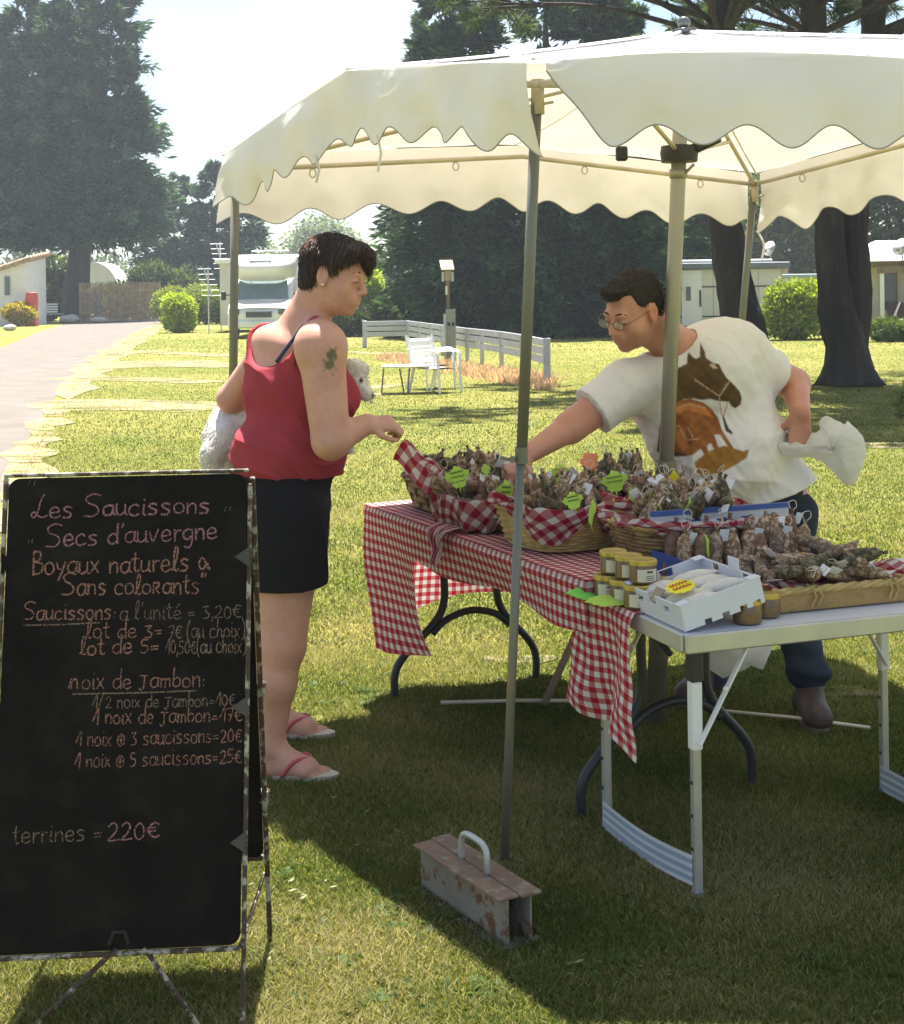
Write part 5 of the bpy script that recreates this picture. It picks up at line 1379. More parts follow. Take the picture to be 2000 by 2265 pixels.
SM = [sausage_mat('pale_sausage', (.16, .082, .04), (.5, .4, .28), .46, .62), sausage_mat('herb_sausage', (.05, .04, .02), (.25, .21, .12), .46, .66),
      sausage_mat('brown_sausage', (.11, .05, .035), (.27, .15, .1), .4, .68), sausage_mat('grey_sausage', (.13, .08, .05), (.4, .33, .25), .47, .64)]
M_STRING = mat('butcher_string', (.6, .55, .42), .9); M_TAGP = mat('white_label_paper', (.66, .67, .72), .6, var=.1, scale=60)
def sausage_bm(L, r, bend, sd):
    b = MB(); n = 13; P = []; R = []
    for i in range(n):
        t = i / (n - 1); a = (t - .5)
        P.append(Vector((bend * (a * a - .25), .4 * bend * math.sin(3 * a + sd), (t - .5) * L)))
        R.append(r * max(.16, math.sqrt(max(0, 1 - abs(2 * a) ** 3.4))) * (1 + .07 * math.sin(9 * t + sd)))
    b.tube(P, R, 11)
    for i, v in enumerate(b.v): b.v[i] = v * (1 + .05 * n3(v, 38 + sd)) + Vector((.004 * n3(v, 60), .004 * n3(v + Vector((3, 1, 0)), 60), 0))
    # tied ends
    b.tube([P[-1], P[-1] + Vector((.002, 0, .012))], [r * .2, r * .34], 6); b.tube([P[0], P[0] + Vector((-.002, 0, -.01))], [r * .2, r * .3], 6)
    return b, P
SV = []
for i, (L, r, bd) in enumerate([(.165, .0215, .02), (.18, .0195, .035), (.15, .0235, .012), (.19, .018, .05)]):
    b, P = sausage_bm(L, r, bd, i * 1.7); me = bpy.data.meshes.new('casing'); me.from_pydata(b.v, [], b.f); me.polygons.foreach_set('use_smooth', [True] * len(b.f))
    me.materials.append(None)
    s = MB(); tpz = P[-1]; s.tube(smooth_line([tpz + Vector((0, 0, .008)), tpz + Vector((.015, .004, .02)), tpz + Vector((.012, .014, .038)), tpz + Vector((-.008, .008, .03)), tpz + Vector((0, 0, .009))], 4), .0011, 4)
    ms = bpy.data.meshes.new('string'); ms.from_pydata(s.v, [], s.f); ms.materials.append(M_STRING)
    g_ = MB(); c = tpz + Vector((.02, .0, -.012)); Rr = Matrix.Rotation(.5 + i, 3, 'Z') @ Matrix.Rotation(.5, 3, 'X'); g_.box(c, (.026, .001, .034), Rr)
    mg = bpy.data.meshes.new('paper_label'); mg.from_pydata(g_.v, [], g_.f); mg.materials.append(M_TAGP)
    SV.append((me, ms, mg))
RS = random.Random(5)
def sausage(loc, rot, label, group, kind=None, var=None, tagp=.4, scale=1.0, flip=False):
    i = RS.randrange(4) if var is None else var
    k = kind if kind is not None else RS.choice((0, 0, 1, 3, 2))
    label = label.replace('KIND', ('pale bloomed', 'dark herb coated', 'reddish brown', 'grey mottled')[k])
    t = thing('dry_sausage', label, 'sausage', loc, group=group); t.rotation_euler = rot; t.scale = (scale,) * 3
    o = bpy.data.objects.new('casing', SV[i][0]); COL.objects.link(o); o.parent = t
    o.material_slots[0].link = 'OBJECT'; o.material_slots[0].material = SM[k]
    if RS.random() < .4: o = bpy.data.objects.new('string', SV[i][1]); COL.objects.link(o); o.parent = t
    if RS.random() < tagp: o = bpy.data.objects.new('paper_label', SV[i][2]); COL.objects.link(o); o.parent = t
    return t
# ---- woven baskets
M_WICK_Y = mat('yellow_wicker', (.44, .32, .12), .7, var=.25, scale=30, bump=.3, bscale=150)
M_WICK_B = mat('brown_bark_weave', (.27, .17, .07), .75, var=.35, scale=14, bump=.4, bscale=60, col2=(.08, .06, .035), lo=.52, hi=.62)
M_WICK_D = mat('dark_willow', (.1, .085, .065), .7, var=.4, scale=25)
def sup(a, rx, ry, p=3.2):
    c, s = math.cos(a), math.sin(a); k = (abs(c) ** p + abs(s) ** p) ** (-1 / p); return rx * k * c, ry * k * s
def basket(label, c, ex, ey, rx, ry, h, flare, m, rim_m, rows, band=False, stakes=26, group=None):
    t = thing('wicker_basket', label, 'basket', c, group=group)
    def pt(a, z, o=0):
        k = 1 + flare * z / h; x, y = sup(a, rx * k + o, ry * k + o); return c + ex * x + ey * y + Vector((0, 0, z + .004))
    b = MB(); b.add([pt(2 * PI * i / 40, .002) for i in range(40)], [tuple(range(40))]); obj('base', b, m, t)
    n = stakes
    for r_ in range(rows):
        z = h * (r_ + .5) / rows; pts = []
        for i in range(2 * n): pts.append(pt(2 * PI * i / (2 * n), z, (.003 if (i // 2 + r_) % 2 else -.003)))
        b = MB(); rad = h / rows * (.55 if not band else .52); b.tube(pts, rad, 6, closed=True)
        if band:   # flat bark strips
            for i, v in enumerate(b.v):
                q = pts[i // 6]; d = v - q; dz = d.z; d.z = 0; b.v[i] = q + d * .28 + Vector((0, 0, dz))
        obj('weave_strand', b, m, t, True)
    for i in range(n):
        a = 2 * PI * (i * 2 + .5) / (2 * n); b = MB(); b.tube([pt(a, 0), pt(a, h)], .0032 if not band else .007, 5); obj('stake', b, m if not band else M_WICK_D, t)
    for ph in range(3):
        b = MB(); b.tube([pt(2 * PI * i / 90, h + .006 * math.sin(i * .9 + ph * 2.1) + .004, .007 * math.cos(i * .9 + ph * 2.1)) for i in range(90)], .0055, 6, closed=True); obj('rim_strand', b, rim_m, t, True)
    return t, pt
def liner(label, c, ex, ey, rx, ry, h, dropf, seed, m=None, inner=.5):
    """checked cloth laid in a basket and folded out over its rim"""
    b = MB(); nu, nv = 96, 14
    def fn(u, v):
        a = 2 * PI * u; d = dropf(a)
        if v < .35:
            w = v / .35; k = inner + (1.02 - inner) * w; z = h * (.35 + .7 * w)
            x, y = sup(a, rx * k, ry * k); q = c + ex * x + ey * y + Vector((0, 0, z))
        else:
            w = (v - .35) / .65; k = 1.06 + .1 * math.sin(PI * min(1, w * 1.4)) ; z = h * 1.08 + .012 * math.sin(PI * min(w * 4, 1)) - d * w
            x, y = sup(a, rx * k + .02, ry * k + .02); q = c + ex * x + ey * y + Vector((0, 0, max(z, .006)))
        out = (q - c); out.z = 0; out.normalize()
        q += out * (.012 * math.sin(a * 9 + seed) + .016 * n3((math.cos(a) * 3, math.sin(a) * 3, v * 3 + seed))) + Vector((0, 0, .014 * n3((math.cos(a) * 4 + seed, math.sin(a) * 4, v * 2))))
        return q
    def uvf(u, v): a = 2 * PI * u; r_ = .06 + .26 * v; return (r_ * math.cos(a) * 1.0 + .3, r_ * math.sin(a) * 1.0 + .2)
    b.grid(fn, nu, nv, uvf)
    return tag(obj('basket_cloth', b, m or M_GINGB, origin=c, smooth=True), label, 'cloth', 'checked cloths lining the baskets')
TZ = TH + .006
b1, b2, b3, b4, b5 = tp(1.3, .25, TZ), tp(.92, .19, TZ), tp(.5, .2, TZ), tp(.14, .43, TZ), tp(.68, .52, TZ)
basket('oval bark basket with a dark braided rim at the far table end', b1, TE, TW, .17, .15, .105, .22, M_WICK_B, M_WICK_D, 4, True, 16)
basket('bark basket half hidden under its checked cloth in the middle of the table', b2, TE, TW, .14, .13, .09, .15, M_WICK_B, M_WICK_D, 4, True, 16)
basket('light yellow wicker basket at the table edge behind the front pole', b3, TE, TW, .16, .14, .11, .2, M_WICK_Y, M_WICK_Y, 12, False, 24)
basket('brown wicker basket at the near end of the long table', b4, TE, TW, .15, .2, .105, .15, M_WICK_B, M_WICK_Y, 9, False, 24)
basket('wicker basket standing in the back row of the long table', b5, TE, TW, .2, .14, .11, .15, M_WICK_Y, M_WICK_Y, 9, False, 24)
liner('checked cloth folded over the left side of the far bark basket', b1, TE, TW, .17, .15, .12, lambda a: .03 + .03 * max(0, math.cos(a - .3)), 1.0)
liner('checked cloth spilling over the middle basket with a corner hanging below the table edge', b2, TE, TW, .15, .14, .1, lambda a: .085 + .05 * max(0, math.cos(a + PI / 2)) + .03 * math.sin(5 * a), 2.0)
liner('checked cloth draped over the light wicker basket', b3, TE, TW, .165, .15, .125, lambda a: .006 + .1 * max(0, math.cos(a + 2.45)) ** 6 + .05 * max(0, math.cos(a - 1.4)), 3.3)
liner('checked cloth draped over the brown basket at the near end', b4, TE, TW, .155, .2, .115, lambda a: .02 + .07 * max(0, math.cos(2 * a + 1.2)) ** 4, 4.2)
liner('checked cloth in the back row basket', b5, TE, TW, .2, .14, .115, lambda a: .03 + .02 * math.sin(3 * a), 5.1)
# cloth corner hanging over the table edge, and cloth roll standing at the far end
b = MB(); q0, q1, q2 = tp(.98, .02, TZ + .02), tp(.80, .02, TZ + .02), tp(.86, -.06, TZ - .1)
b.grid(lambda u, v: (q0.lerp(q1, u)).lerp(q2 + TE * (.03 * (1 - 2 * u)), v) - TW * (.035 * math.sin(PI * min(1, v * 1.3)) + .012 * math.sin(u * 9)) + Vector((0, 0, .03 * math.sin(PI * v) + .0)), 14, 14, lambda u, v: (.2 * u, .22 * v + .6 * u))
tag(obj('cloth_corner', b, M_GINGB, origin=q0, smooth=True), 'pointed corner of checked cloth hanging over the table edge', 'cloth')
b = MB(); p0, p1 = at(890, 1010, 5.13), at(985, 1085, 4.98)
b.grid(lambda u, v: p0.lerp(p1, u) + Vector((.02 + .10 * (v - .5) * (1 - .2 * u), .18 * (v - .5), .055 * math.cos(PI * (v - .5)) + .07 * (1 - u) * .4 - .03 + .012 * math.sin(u * 8 + v * 5))) + Vector((0, 0, .012 * n3((u * 6, v * 6, 3)))), 24, 18, lambda u, v: (.2 * u, .2 * v))
tag(obj('cloth_fold', b, M_GINGB, origin=p0, smooth=True), 'checked cloth folded up at the left end of the far basket', 'cloth')
def fill(c, rx, ry, z, n, label, group, kinds, up=.8, seed=0, tagp=.4, face=0.0):
    R = random.Random(seed)
    for i in range(n):
        a = 2 * PI * i * .618; k = math.sqrt((i + .5) / n); x, y = rx * k * math.cos(a), ry * k * math.sin(a)
        p = c + TE * x + TW * y + Vector((0, 0, z - .015 + R.uniform(-.02, .022) + .03 * (1 - k)))
        tilt = (R.uniform(.9, 1.5) if R.random() < .62 else R.uniform(.15, .6)) * up
        sausage(p, (tilt * R.choice((-1, 1)) * .8, tilt * R.choice((-1, 1)) * .6, R.uniform(0, 6.28)), label, group, R.choice(kinds), tagp=tagp)
fill(b1, .13, .12, .12, 24, 'KIND sausage stacked in the far bark basket beside the man\'s hand', 'sausages in the far bark basket', (0, 3, 0, 1), .9, 1)
fill(b2, .11, .1, .10, 20, 'KIND sausage in the middle cloth lined basket', 'sausages in the middle basket', (2, 2, 1, 0), 1.1, 2)
fill(b3, .13, .11, .135, 27, 'KIND sausage packed in the light yellow wicker basket', 'sausages in the light wicker basket', (0, 1, 3, 0), .9, 3, .55)
fill(b4, .12, .17, .135, 32, 'KIND sausage packed in the brown basket at the near table end', 'sausages in the near end basket', (0, 0, 3, 1), .8, 4, .5)
fill(b5, .16, .11, .14, 32, 'KIND sausage piled in the back row basket', 'sausages in the back row basket', (1, 3, 0, 1), .9, 5, .55)
for (px, py, Y, k, rz, ry_) in [(985, 1100, 4.86, 0, .3, -.5), (1012, 1098, 4.84, 0, .2, -.42), (1055, 1110, 4.75, 2, .8, .9), (1090, 1125, 4.68, 2, .5, .8), (1120, 1130, 4.62, 2, .2, .7), (1165, 1140, 4.55, 3, 1.4, 1.4)]:
    sausage(at(px, py, Y), (0.15, ry_, rz), 'KIND sausage lying at the front of the middle basket', 'sausages at the front of the middle basket', k, tagp=.2)
for (px, py, Y, k) in [(1488, 1118, 4.28, 0), (1512, 1116, 4.26, 0), (1535, 1125, 4.3, 2), (1592, 1110, 4.4, 0), (1570, 1150, 4.3, 3), (1540, 1150, 4.2, 1)]:
    sausage(at(px, py, Y), (.15, RS.uniform(-.25, .25), RS.uniform(0, 6)), 'KIND sausage standing up at the near end of the long table', 'sausages standing at the near end', k, tagp=.3, var=0)
# ---- price cards cut like leaves
M_NEON = mat('neon_green_card', (.55, .78, .12), .6, var=.06, scale=30, trans=.3); M_NEONG = mat('bright_green_card', (.2, .72, .1), .6, var=.06, trans=.2); M_YELC = mat('yellow_card', (.82, .72, .02), .6, var=.06); M_PEACH = mat('orange_card', (.8, .28, .14), .6, var=.1, trans=.2)
M_INK = mat('dark_ink', (.04, .06, .02), .8); M_INKR = mat('red_ink', (.6, .08, .03), .8)
def leaf_card(label, c, w, h, yaw, pitch, m, ink=None, sd=0, rollz=0.0, stem=.25):
    t = thing('price_card', label, 'price card', c, group='leaf shaped price cards')
    R = Matrix.Rotation(yaw, 4, 'Z') @ Matrix.Rotation(PI / 2 + pitch, 4, 'X') @ Matrix.Rotation(rollz, 4, 'Z')
    r = random.Random(sd); P = []; n = 30
    for i in range(n):
        a = -PI / 2 + 2 * PI * (i + .5) / n; lob = 1 + .14 * math.cos(5 * (a - PI / 2)); jag = (1.0 if i % 2 else .86) * r.uniform(.95, 1.05)
        x, y = math.cos(a) * w / 2 * lob * jag, math.sin(a) * h / 2 * lob * jag
        if y < 0: x *= 1 + .9 * y / h; 
        P.append((x, y))
    P.insert(0, (0, -h * (.5 + stem)))
    M4 = Matrix.Translation(c) @ R; b = MB(); b.prism(P, .0009, M4)
    for i, v in enumerate(b.v):
        l_ = M4.inverted() @ v; b.v[i] = v + M4.to_3x3() @ Vector((0, 0, .12 * (l_.x ** 2) / max(w, .01) * (1 if sd % 2 else -1) + .006 * math.sin(l_.y * 60)))
    obj('card', b, m, t)
    if ink:
        b = MB()
        for row in range(2 + sd % 2):
            y = h * (.22 - .2 * row); pts = []
            for k in range(26):
                x = -w * .28 + w * .56 * k / 25; pts.append(M4 @ Vector((x, y + h * .05 * math.sin(k * 1.9 + row) * (1 if k % 5 else .2), .003 + .12 * x * x / max(w, .01) * (1 if sd % 2 else -1) + .006 * math.sin(y * 60))))
            b.tube(pts, .0009, 4)
        obj('handwriting', b, ink, t)
    return t
for (px, py, Y, w, h, yaw, pit, m, ink, rl, lab) in [
    (1013, 1056, 4.72, .095, .085, -.2, -.35, M_NEON, M_INK, .25, 'green leaf price card leaning in the far bark basket'),
    (1118, 1090, 4.55, .07, .09, .5, -.2, M_NEON, M_INK, -.1, 'green leaf price card in front of the man\'s reaching hand'),
    (1240, 1048, 4.5, .07, .07, -.2, -.4, M_NEON, M_INKR, .1, 'green leaf price card with red writing in the back row'),
    (1360, 1066, 4.4, .1, .075, .1, -.2, M_NEON, M_INK, .15, 'widest green leaf price card standing by the mast'),
    (1268, 1108, 4.22, .075, .06, .2, -.45, M_NEON, M_INK, .2, 'green leaf price card above the light wicker basket'),
    (1309, 1134, 4.1, .04, .085, .9, -.15, M_NEON, None, -.15, 'narrow green leaf card standing in the light wicker basket'),
    (1440, 1105, 4.2, .035, .06, 1.0, -.1, M_NEON, None, .1, 'narrow green leaf card between the two front baskets'),
    (1463, 1140, 4.12, .03, .09, 1.1, -.2, M_NEON, None, .5, 'slanting narrow green leaf card beside the upright sausages'),
    (1521, 1136, 4.08, .042, .1, .8, -.1, M_NEON, None, -.3, 'tall narrow green leaf card right of the upright sausages'),
    (1490, 1062, 4.5, .045, .07, .2, 0, M_YELC, None, 0, 'yellow card half hidden behind the mast foot'),
    (1566, 1212, 3.9, .026, .1, 1.0, -.1, M_NEON, None, .45, 'narrow green card at the left end of the blue box'),
    (1305, 1020, 4.72, .09, .07, .3, -.7, M_PEACH, None, .4, 'folded orange paper standing at the back of the stall'),
    (1075, 1040, 4.8, .04, .05, .4, -.3, M_NEON, None, .3, 'small green leaf card at the back of the far bark basket'),
    (1190, 1075, 4.55, .04, .045, -.3, -.5, M_NEON, None, -.2, 'small green leaf card just left of the front pole'),
    (1300, 1075, 4.45, .045, .05, .5, -.4, M_NEON, None, .5, 'small green leaf card in the middle of the back row'),
    (1400, 1095, 4.35, .04, .05, -.5, -.3, M_NEON, None, -.4, 'small green leaf card left of the mast foot'),
    (1545, 1100, 4.35, .035, .05, .6, -.3, M_NEON, None, .2, 'small green leaf card before the shirt hem'),
    (1778, 1236, 3.95, .075, .045, .2, -1.0, M_NEON, None, .2, 'green leaf card lying on the sausages of the flat basket')]:
    leaf_card(lab, at(px, py, Y), w * .86, h * .86, yaw, pit, m, ink, int(px), rl)
leaf_card('bright green leaf paper lying on the corner of the small table', sp(-.07, .45, SH + .014), .12, .1, .4, -PI / 2 + .06, M_NEONG, None, 3, .9)
leaf_card('yellow green leaf paper lying beside the stacked jars', sp(-.05, .34, SH + .02), .12, .09, -.2, -PI / 2 + .04, M_NEON, None, 4, .5)
# ---- jars of terrine
M_LID = mat('gold_lid', (.5, .38, .09), .35, metal=.6, var=.1); M_JAR = mat('terrine_glass', (.15, .085, .04), .12, var=.25, scale=30, spec=.6); M_LABEL = mat('cream_label', (.6, .56, .44), .7, var=.06)
def jar(loc, rz, lab, paper=True):
    t = thing('terrine_jar', lab, 'jar', loc, rz, 'jars of terrine')
    r = .036; b = MB(); b.lathe([(r * .9, 0), (r, .004), (r, .042), (r * .95, .047), (r * .95, .049)], 22); obj('glass', b, M_JAR, t, True, local=True, sharp=40)
    b = MB(); b.lathe([(r * 1.0, .047), (r * 1.05, .048), (r * 1.05, .058), (r * .98, .0605), (r * .8, .0595)], 22); obj('lid', b, M_LID, t, True, local=True, sharp=40)
    if paper:
        b = MB(); b.grid(lambda u, v: Vector(((r + .0006) * math.cos(-2.2 + 1.6 * u), (r + .0006) * math.sin(-2.2 + 1.6 * u), .007 + .032 * v)), 12, 1); lb = obj('label', b, M_LABEL, t, True, local=True)
        b = MB(); b.grid(lambda u, v: Vector(((r + .0012) * math.cos(-1.5 + .45 * u), (r + .0012) * math.sin(-1.5 + .45 * u), .03 + .005 * v)), 4, 1)
        for k in range(3): b.grid(lambda u, v, k=k: Vector(((r + .0012) * math.cos(-1.55 + .6 * u), (r + .0012) * math.sin(-1.55 + .6 * u), .011 + .005 * k + .0016 * v)), 4, 1)
        obj('printed_text', b, M_INK, lb, local=True)
for i, (a, d, k, lab) in enumerate([(-.01, .435, 0, 'lower terrine jar at the far end of the stacked row'), (0, .36, 0, 'middle lower terrine jar of the stacked row'), (.005, .288, 0, 'lower terrine jar nearest the white cardboard tray'),
                       (.01, .44, 1, 'upper terrine jar at the far end of the stacked row'), (.018, .365, 1, 'middle upper terrine jar of the stacked row'), (.025, .295, 1, 'upper terrine jar nearest the white cardboard tray'),
                       (.09, .40, 0, 'terrine jar standing behind the stacked row'), (.1, .32, 0, 'terrine jar half hidden behind the white cardboard tray')]):
    jar(sp(a, d, SH + .008 + .0615 * k), .07 * i - .25, lab)
jar(sp(.19, .055, SH + .002), 2.2, 'single terrine jar in front of the flat basket')
jar(sp(.27, .10, SH + .002), 2.4, 'terrine jar between the single jar and the flat basket')
# ---- white cardboard tray with pale pieces
M_CARD = mat('white_card', (.62, .64, .7), .6, var=.04, scale=5); M_CARDIN = mat('brown_card', (.3, .24, .16), .8)
TY = thing('cardboard_tray', 'white cardboard tray tilted on the jars holding pale flat pieces', 'tray', sp(.0, .02, SH))
To = sp(.0, .02, SH + .004); tx = (SLd * math.cos(.24) + Vector((0, 0, math.sin(.24)))).normalized(); ty = -SNd; tz = tx.cross(ty).normalized()
Rt = Matrix((tx, ty, tz)).transposed(); tw_, td_, th_ = .225, .30, .064
def ty_pt(x, y, z): return To + tx * x + ty * y + tz * z
def wall_with_holes(x0, x1, y, along, name, cuts, flap=None):
    """side wall as boards around hand holes"""
    xs = sorted([0] + [c for q in cuts for c in (q[0], q[1])] + [x1])
    for i in range(len(xs) - 1):
        a, c = xs[i], xs[i + 1]; hole = next((q for q in cuts if abs(q[0] - a) < 1e-6), None)
        segs = [(0, th_)] if not hole else [(0, hole[2]), (hole[3], th_)]
        for (z0, z1) in segs:
            if z1 - z0 < .002: continue
            b = MB(); c3 = ty_pt((a + c) / 2, y, (z0 + z1) / 2) if along == 'x' else ty_pt(y, (a + c) / 2, (z0 + z1) / 2)
            b.box(c3, ((c - a), .004, z1 - z0) if along == 'x' else (.004, (c - a), z1 - z0), Rt); obj(name, b, M_CARD, TY)
wall_with_holes(0, tw_, 0, 'x', 'side_wall', [(.055, .075, 0, .012), (.105, .125, 0, .012), (.155, .175, 0, .012), (.2, .214, 0, .012)])
wall_with_holes(0, tw_, td_, 'x', 'side_wall', [(.1, .14, .04, .062)])
wall_with_holes(0, td_, 0, 'y', 'end_wall', [(.06, .095, .03, .05), (.13, .17, .04, th_), (.2, .235, .03, .05)])
wall_with_holes(0, td_, tw_, 'y', 'end_wall', [(.05, .085, .04, .06), (.2, .235, .04, .06)])
b = MB(); b.box(ty_pt(tw_ / 2, td_ / 2, .026), (tw_ - .008, td_ - .008, .003), Rt); obj('floor', b, M_CARD, TY)
for (x, y, s) in ((.012, .012, 1), (tw_ - .012, .012, 1), (.012, td_ - .012, 1), (tw_ - .012, td_ - .012, 1)):
    b = MB(); b.box(ty_pt(x, y, th_ + .001), (.03, .03, .003), Rt); obj('corner_tab', b, M_CARD, TY)
b = MB(); b.bar(ty_pt(tw_, .12, th_), ty_pt(tw_ + .004, .12, th_ + .028), .05, .003, up=tx); obj('flap', b, M_CARD, TY)
b = MB(); b.bar(ty_pt(.002, .15, th_ - .02), ty_pt(.03, .15, th_ + .006), .045, .003, up=tz); obj('flap', b, M_CARDIN, TY)
M_PALE = mat('floured_sausage', (.68, .64, .55), .8, var=.1, scale=40, col2=(.42, .34, .22), lo=.62, hi=.74, bump=.3, bscale=90)
for i, (x, y, a) in enumerate([(.16, .22, 1.25), (.155, .155, 1.2), (.17, .09, 1.15), (.06, .235, 1.3), (.07, .17, 1.25), (.075, .10, 1.2), (.08, .045, 1.15)]):
    M4 = Matrix.Translation(ty_pt(x, y, .042)) @ Rt.to_4x4() @ Matrix.Rotation(a - PI / 2, 4, 'Z'); b = MB(); n = 14; P, Rr = [], []
    for k in range(n): t = k / (n - 1); P.append(Vector(((t - .5) * .125, .004 * math.sin(3 * t), 0))); Rr.append(.03 * max(.06, math.sin(PI * min(1, t * .93 + .05)) ** .75))
    b.tube(P, Rr, 12)
    for j, v in enumerate(b.v): b.v[j] = M4 @ Vector((v.x, v.y, v.z * .55 + .002 * n3(v, 60)))
    tag(obj('floured_sausage', b, M_PALE, origin=ty_pt(x, y, .03), smooth=True), 'pale floured flat sausage lying in the white cardboard tray', 'sausage', 'pale flat sausages in the tray')
yc = thing('price_card', 'yellow card with red writing lying in the cardboard tray', 'price card', ty_pt(.06, .1, .072), group='leaf shaped price cards')
b = MB(); P = []
for i in range(24): a = 2 * PI * i / 24; P.append((.04 * math.cos(a) * (1 if i % 2 else .85), .036 * math.sin(a) * (1 if i % 2 else .85)))
M4 = Matrix.Translation(ty_pt(.06, .1, .074)) @ Rt.to_4x4() @ Matrix.Rotation(.2, 4, 'X'); b.prism(P, .001, M4); obj('card', b, M_YELC, yc)
b = MB()
for row in range(2): b.tube([M4 @ Vector((-.025 + .05 * k / 18, .012 - .02 * row + .006 * math.sin(k * 1.8), .003)) for k in range(19)], .0014, 4)
obj('handwriting', b, M_INKR, yc)
# ---- blue and white cardboard box of sausages
BX = thing('sausage_box', 'blue and white cardboard box with a row of upright sausages', 'box', sp(.4, .47, SH))
M_BLUE = mat('blue_print', (.03, .08, .3), .5, var=.1, scale=20); M_BW = mat('box_white', (.6, .63, .66), .6)
for (a, d, sx_, sy_, z0, h_, m) in [(.40, .55, .44, .006, 0, .2, M_BW), (.40, .37, .44, .006, 0, .045, M_BW), (.18, .46, .006, .17, 0, .1, M_BLUE), (.62, .46, .006, .17, 0, .1, M_BLUE), (.40, .46, .43, .17, 0, .006, M_BW)]:
    b = MB(); b.box(sp(a, d, SH + z0 + h_ / 2 + .002), (sx_, sy_, h_), R3s); obj('panel', b, m, BX)
b = MB(); b.box(sp(.40, .548, SH + .2), (.445, .012, .014), R3s); obj('rim_stripe', b, M_BLUE, BX)
for i in range(5): b = MB(); b.box(sp(.24 + .08 * i, .5465, SH + .172), (.03, .002, .009), R3s); obj('printed_mark', b, M_BLUE, BX)
for i in range(9):
    for j in range(2):
        sausage(sp(.21 + .046 * i + RS.uniform(-.006, .006), .40 + .075 * j, SH + .085 + .02 * j), (-.28 + RS.uniform(-.1, .1), RS.uniform(-.12, .12), RS.uniform(-.4, .4)), 'sausage standing in the blue and white box, %s row, %s from the left' % (('front', 'back')[j], ('first', 'second', 'third', 'fourth', 'fifth', 'sixth', 'seventh', 'eighth', 'ninth')[i]), 'sausages in the blue and white box', (0, 2, 3, 0)[(i + j) % 4], var=(0, 2)[i % 2], tagp=.5)
# ---- flat bark basket
FB = thing('bark_tray_basket', 'flat basket of wide bark strips holding sausages at the right of the small table', 'basket', sp(.5, .2, SH))
fw, fd, fh = .40, .22, .062; fo = sp(.30, .105, SH + .003)
def fpt(x, y, z): return fo + SLd * x - SNd * y + Vector((0, 0, z))
M_BARKS = mat('golden_bark_strip', (.34, .21, .07), .6, var=.2, scale=9, bump=.4, bscale=30, stretch=(1, 1, 3), col2=(.2, .13, .05), lo=.55, hi=.7)
for (x, y, sx_, sy_) in ((fw / 2, 0, fw, .006), (fw / 2, fd, fw, .006), (0, fd / 2, .006, fd), (fw, fd / 2, .006, fd)):
    b = MB(); n = 12
    b.box(fpt(x, y, fh * .42), (sx_, sy_, fh * .8), R3s, .002)
    for i, v in enumerate(b.v): b.v[i] = v + Vector((0, 0, .004 * n3(v, 9)))
    obj('bark_strip', b, M_BARKS, FB)
b = MB(); b.box(fpt(fw / 2, fd / 2, .003), (fw, fd, .005), R3s); obj('base', b, M_BARKS, FB)
for ph in range(3):
    P = []
    for i in range(120):
        t = i / 120 * 4; s_ = int(t); f = t - s_; x, y = [(f * fw, 0), (fw, f * fd), (fw * (1 - f), fd), (0, fd * (1 - f))][s_]
        P.append(fpt(x, y, fh * .86 + .005 * math.sin(i * .7 + ph * 2.1)) + SNd * (.006 * math.cos(i * .7 + ph * 2.1)))
    b = MB(); b.tube(P, .006, 6, closed=True); obj('rim_strand', b, M_WICK_Y, FB, True)
for x in (.1, .33):
    for k in range(2): b = MB(); b.tube([fpt(x + .018 * k, -.012, .012), fpt(x + .012 + .018 * k, -.014, fh * .6), fpt(x + .004 + .018 * k, -.008, fh), fpt(x + .018 * k, .012, fh + .002)], .003, 5); obj('lashing', b, M_WICK_Y, FB)
b = MB(); b.grid(lambda u, v: fpt(-.02 + (fw + .07) * u, .01 + (fd - .02) * v, .03 + .05 * math.sin(PI * v) * .4 + .035 * abs(2 * u - 1) ** 3 + .014 * n3((u * 9, v * 6, 0), 1)), 30, 14, lambda u, v: (.45 * u, .25 * v))
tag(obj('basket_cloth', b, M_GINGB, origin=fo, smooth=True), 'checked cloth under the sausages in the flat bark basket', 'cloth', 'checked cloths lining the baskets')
for i in range(22):
    x, y = .03 + .34 * RS.random(), .03 + .17 * RS.random()
    sausage(fpt(x, y, .06 + .045 * RS.random() * (1 + .3 * (y > .1))), (PI / 2 + RS.uniform(-.35, .35), RS.uniform(-.3, .3), RS.uniform(-1.2, 1.2)), 'KIND sausage lying in the flat bark basket', 'sausages in the flat bark basket', (0, 3, 1, 0)[i % 4], tagp=.25)
b = MB(); c = fpt(.47, .16, .0); b.box(c + Z3 * .02, (.16, .2, .035), R3s, .004); b.box(c + Z3 * .045 + SLd * .02, (.16, .19, .006), Matrix.Rotation(.08, 3, 'X') @ R3s, .002)
tag(obj('paper_stack', b, mat('grey_paper', (.5, .5, .48), .8), origin=c), 'stack of grey wrapping paper at the right end of the small table', 'paper')
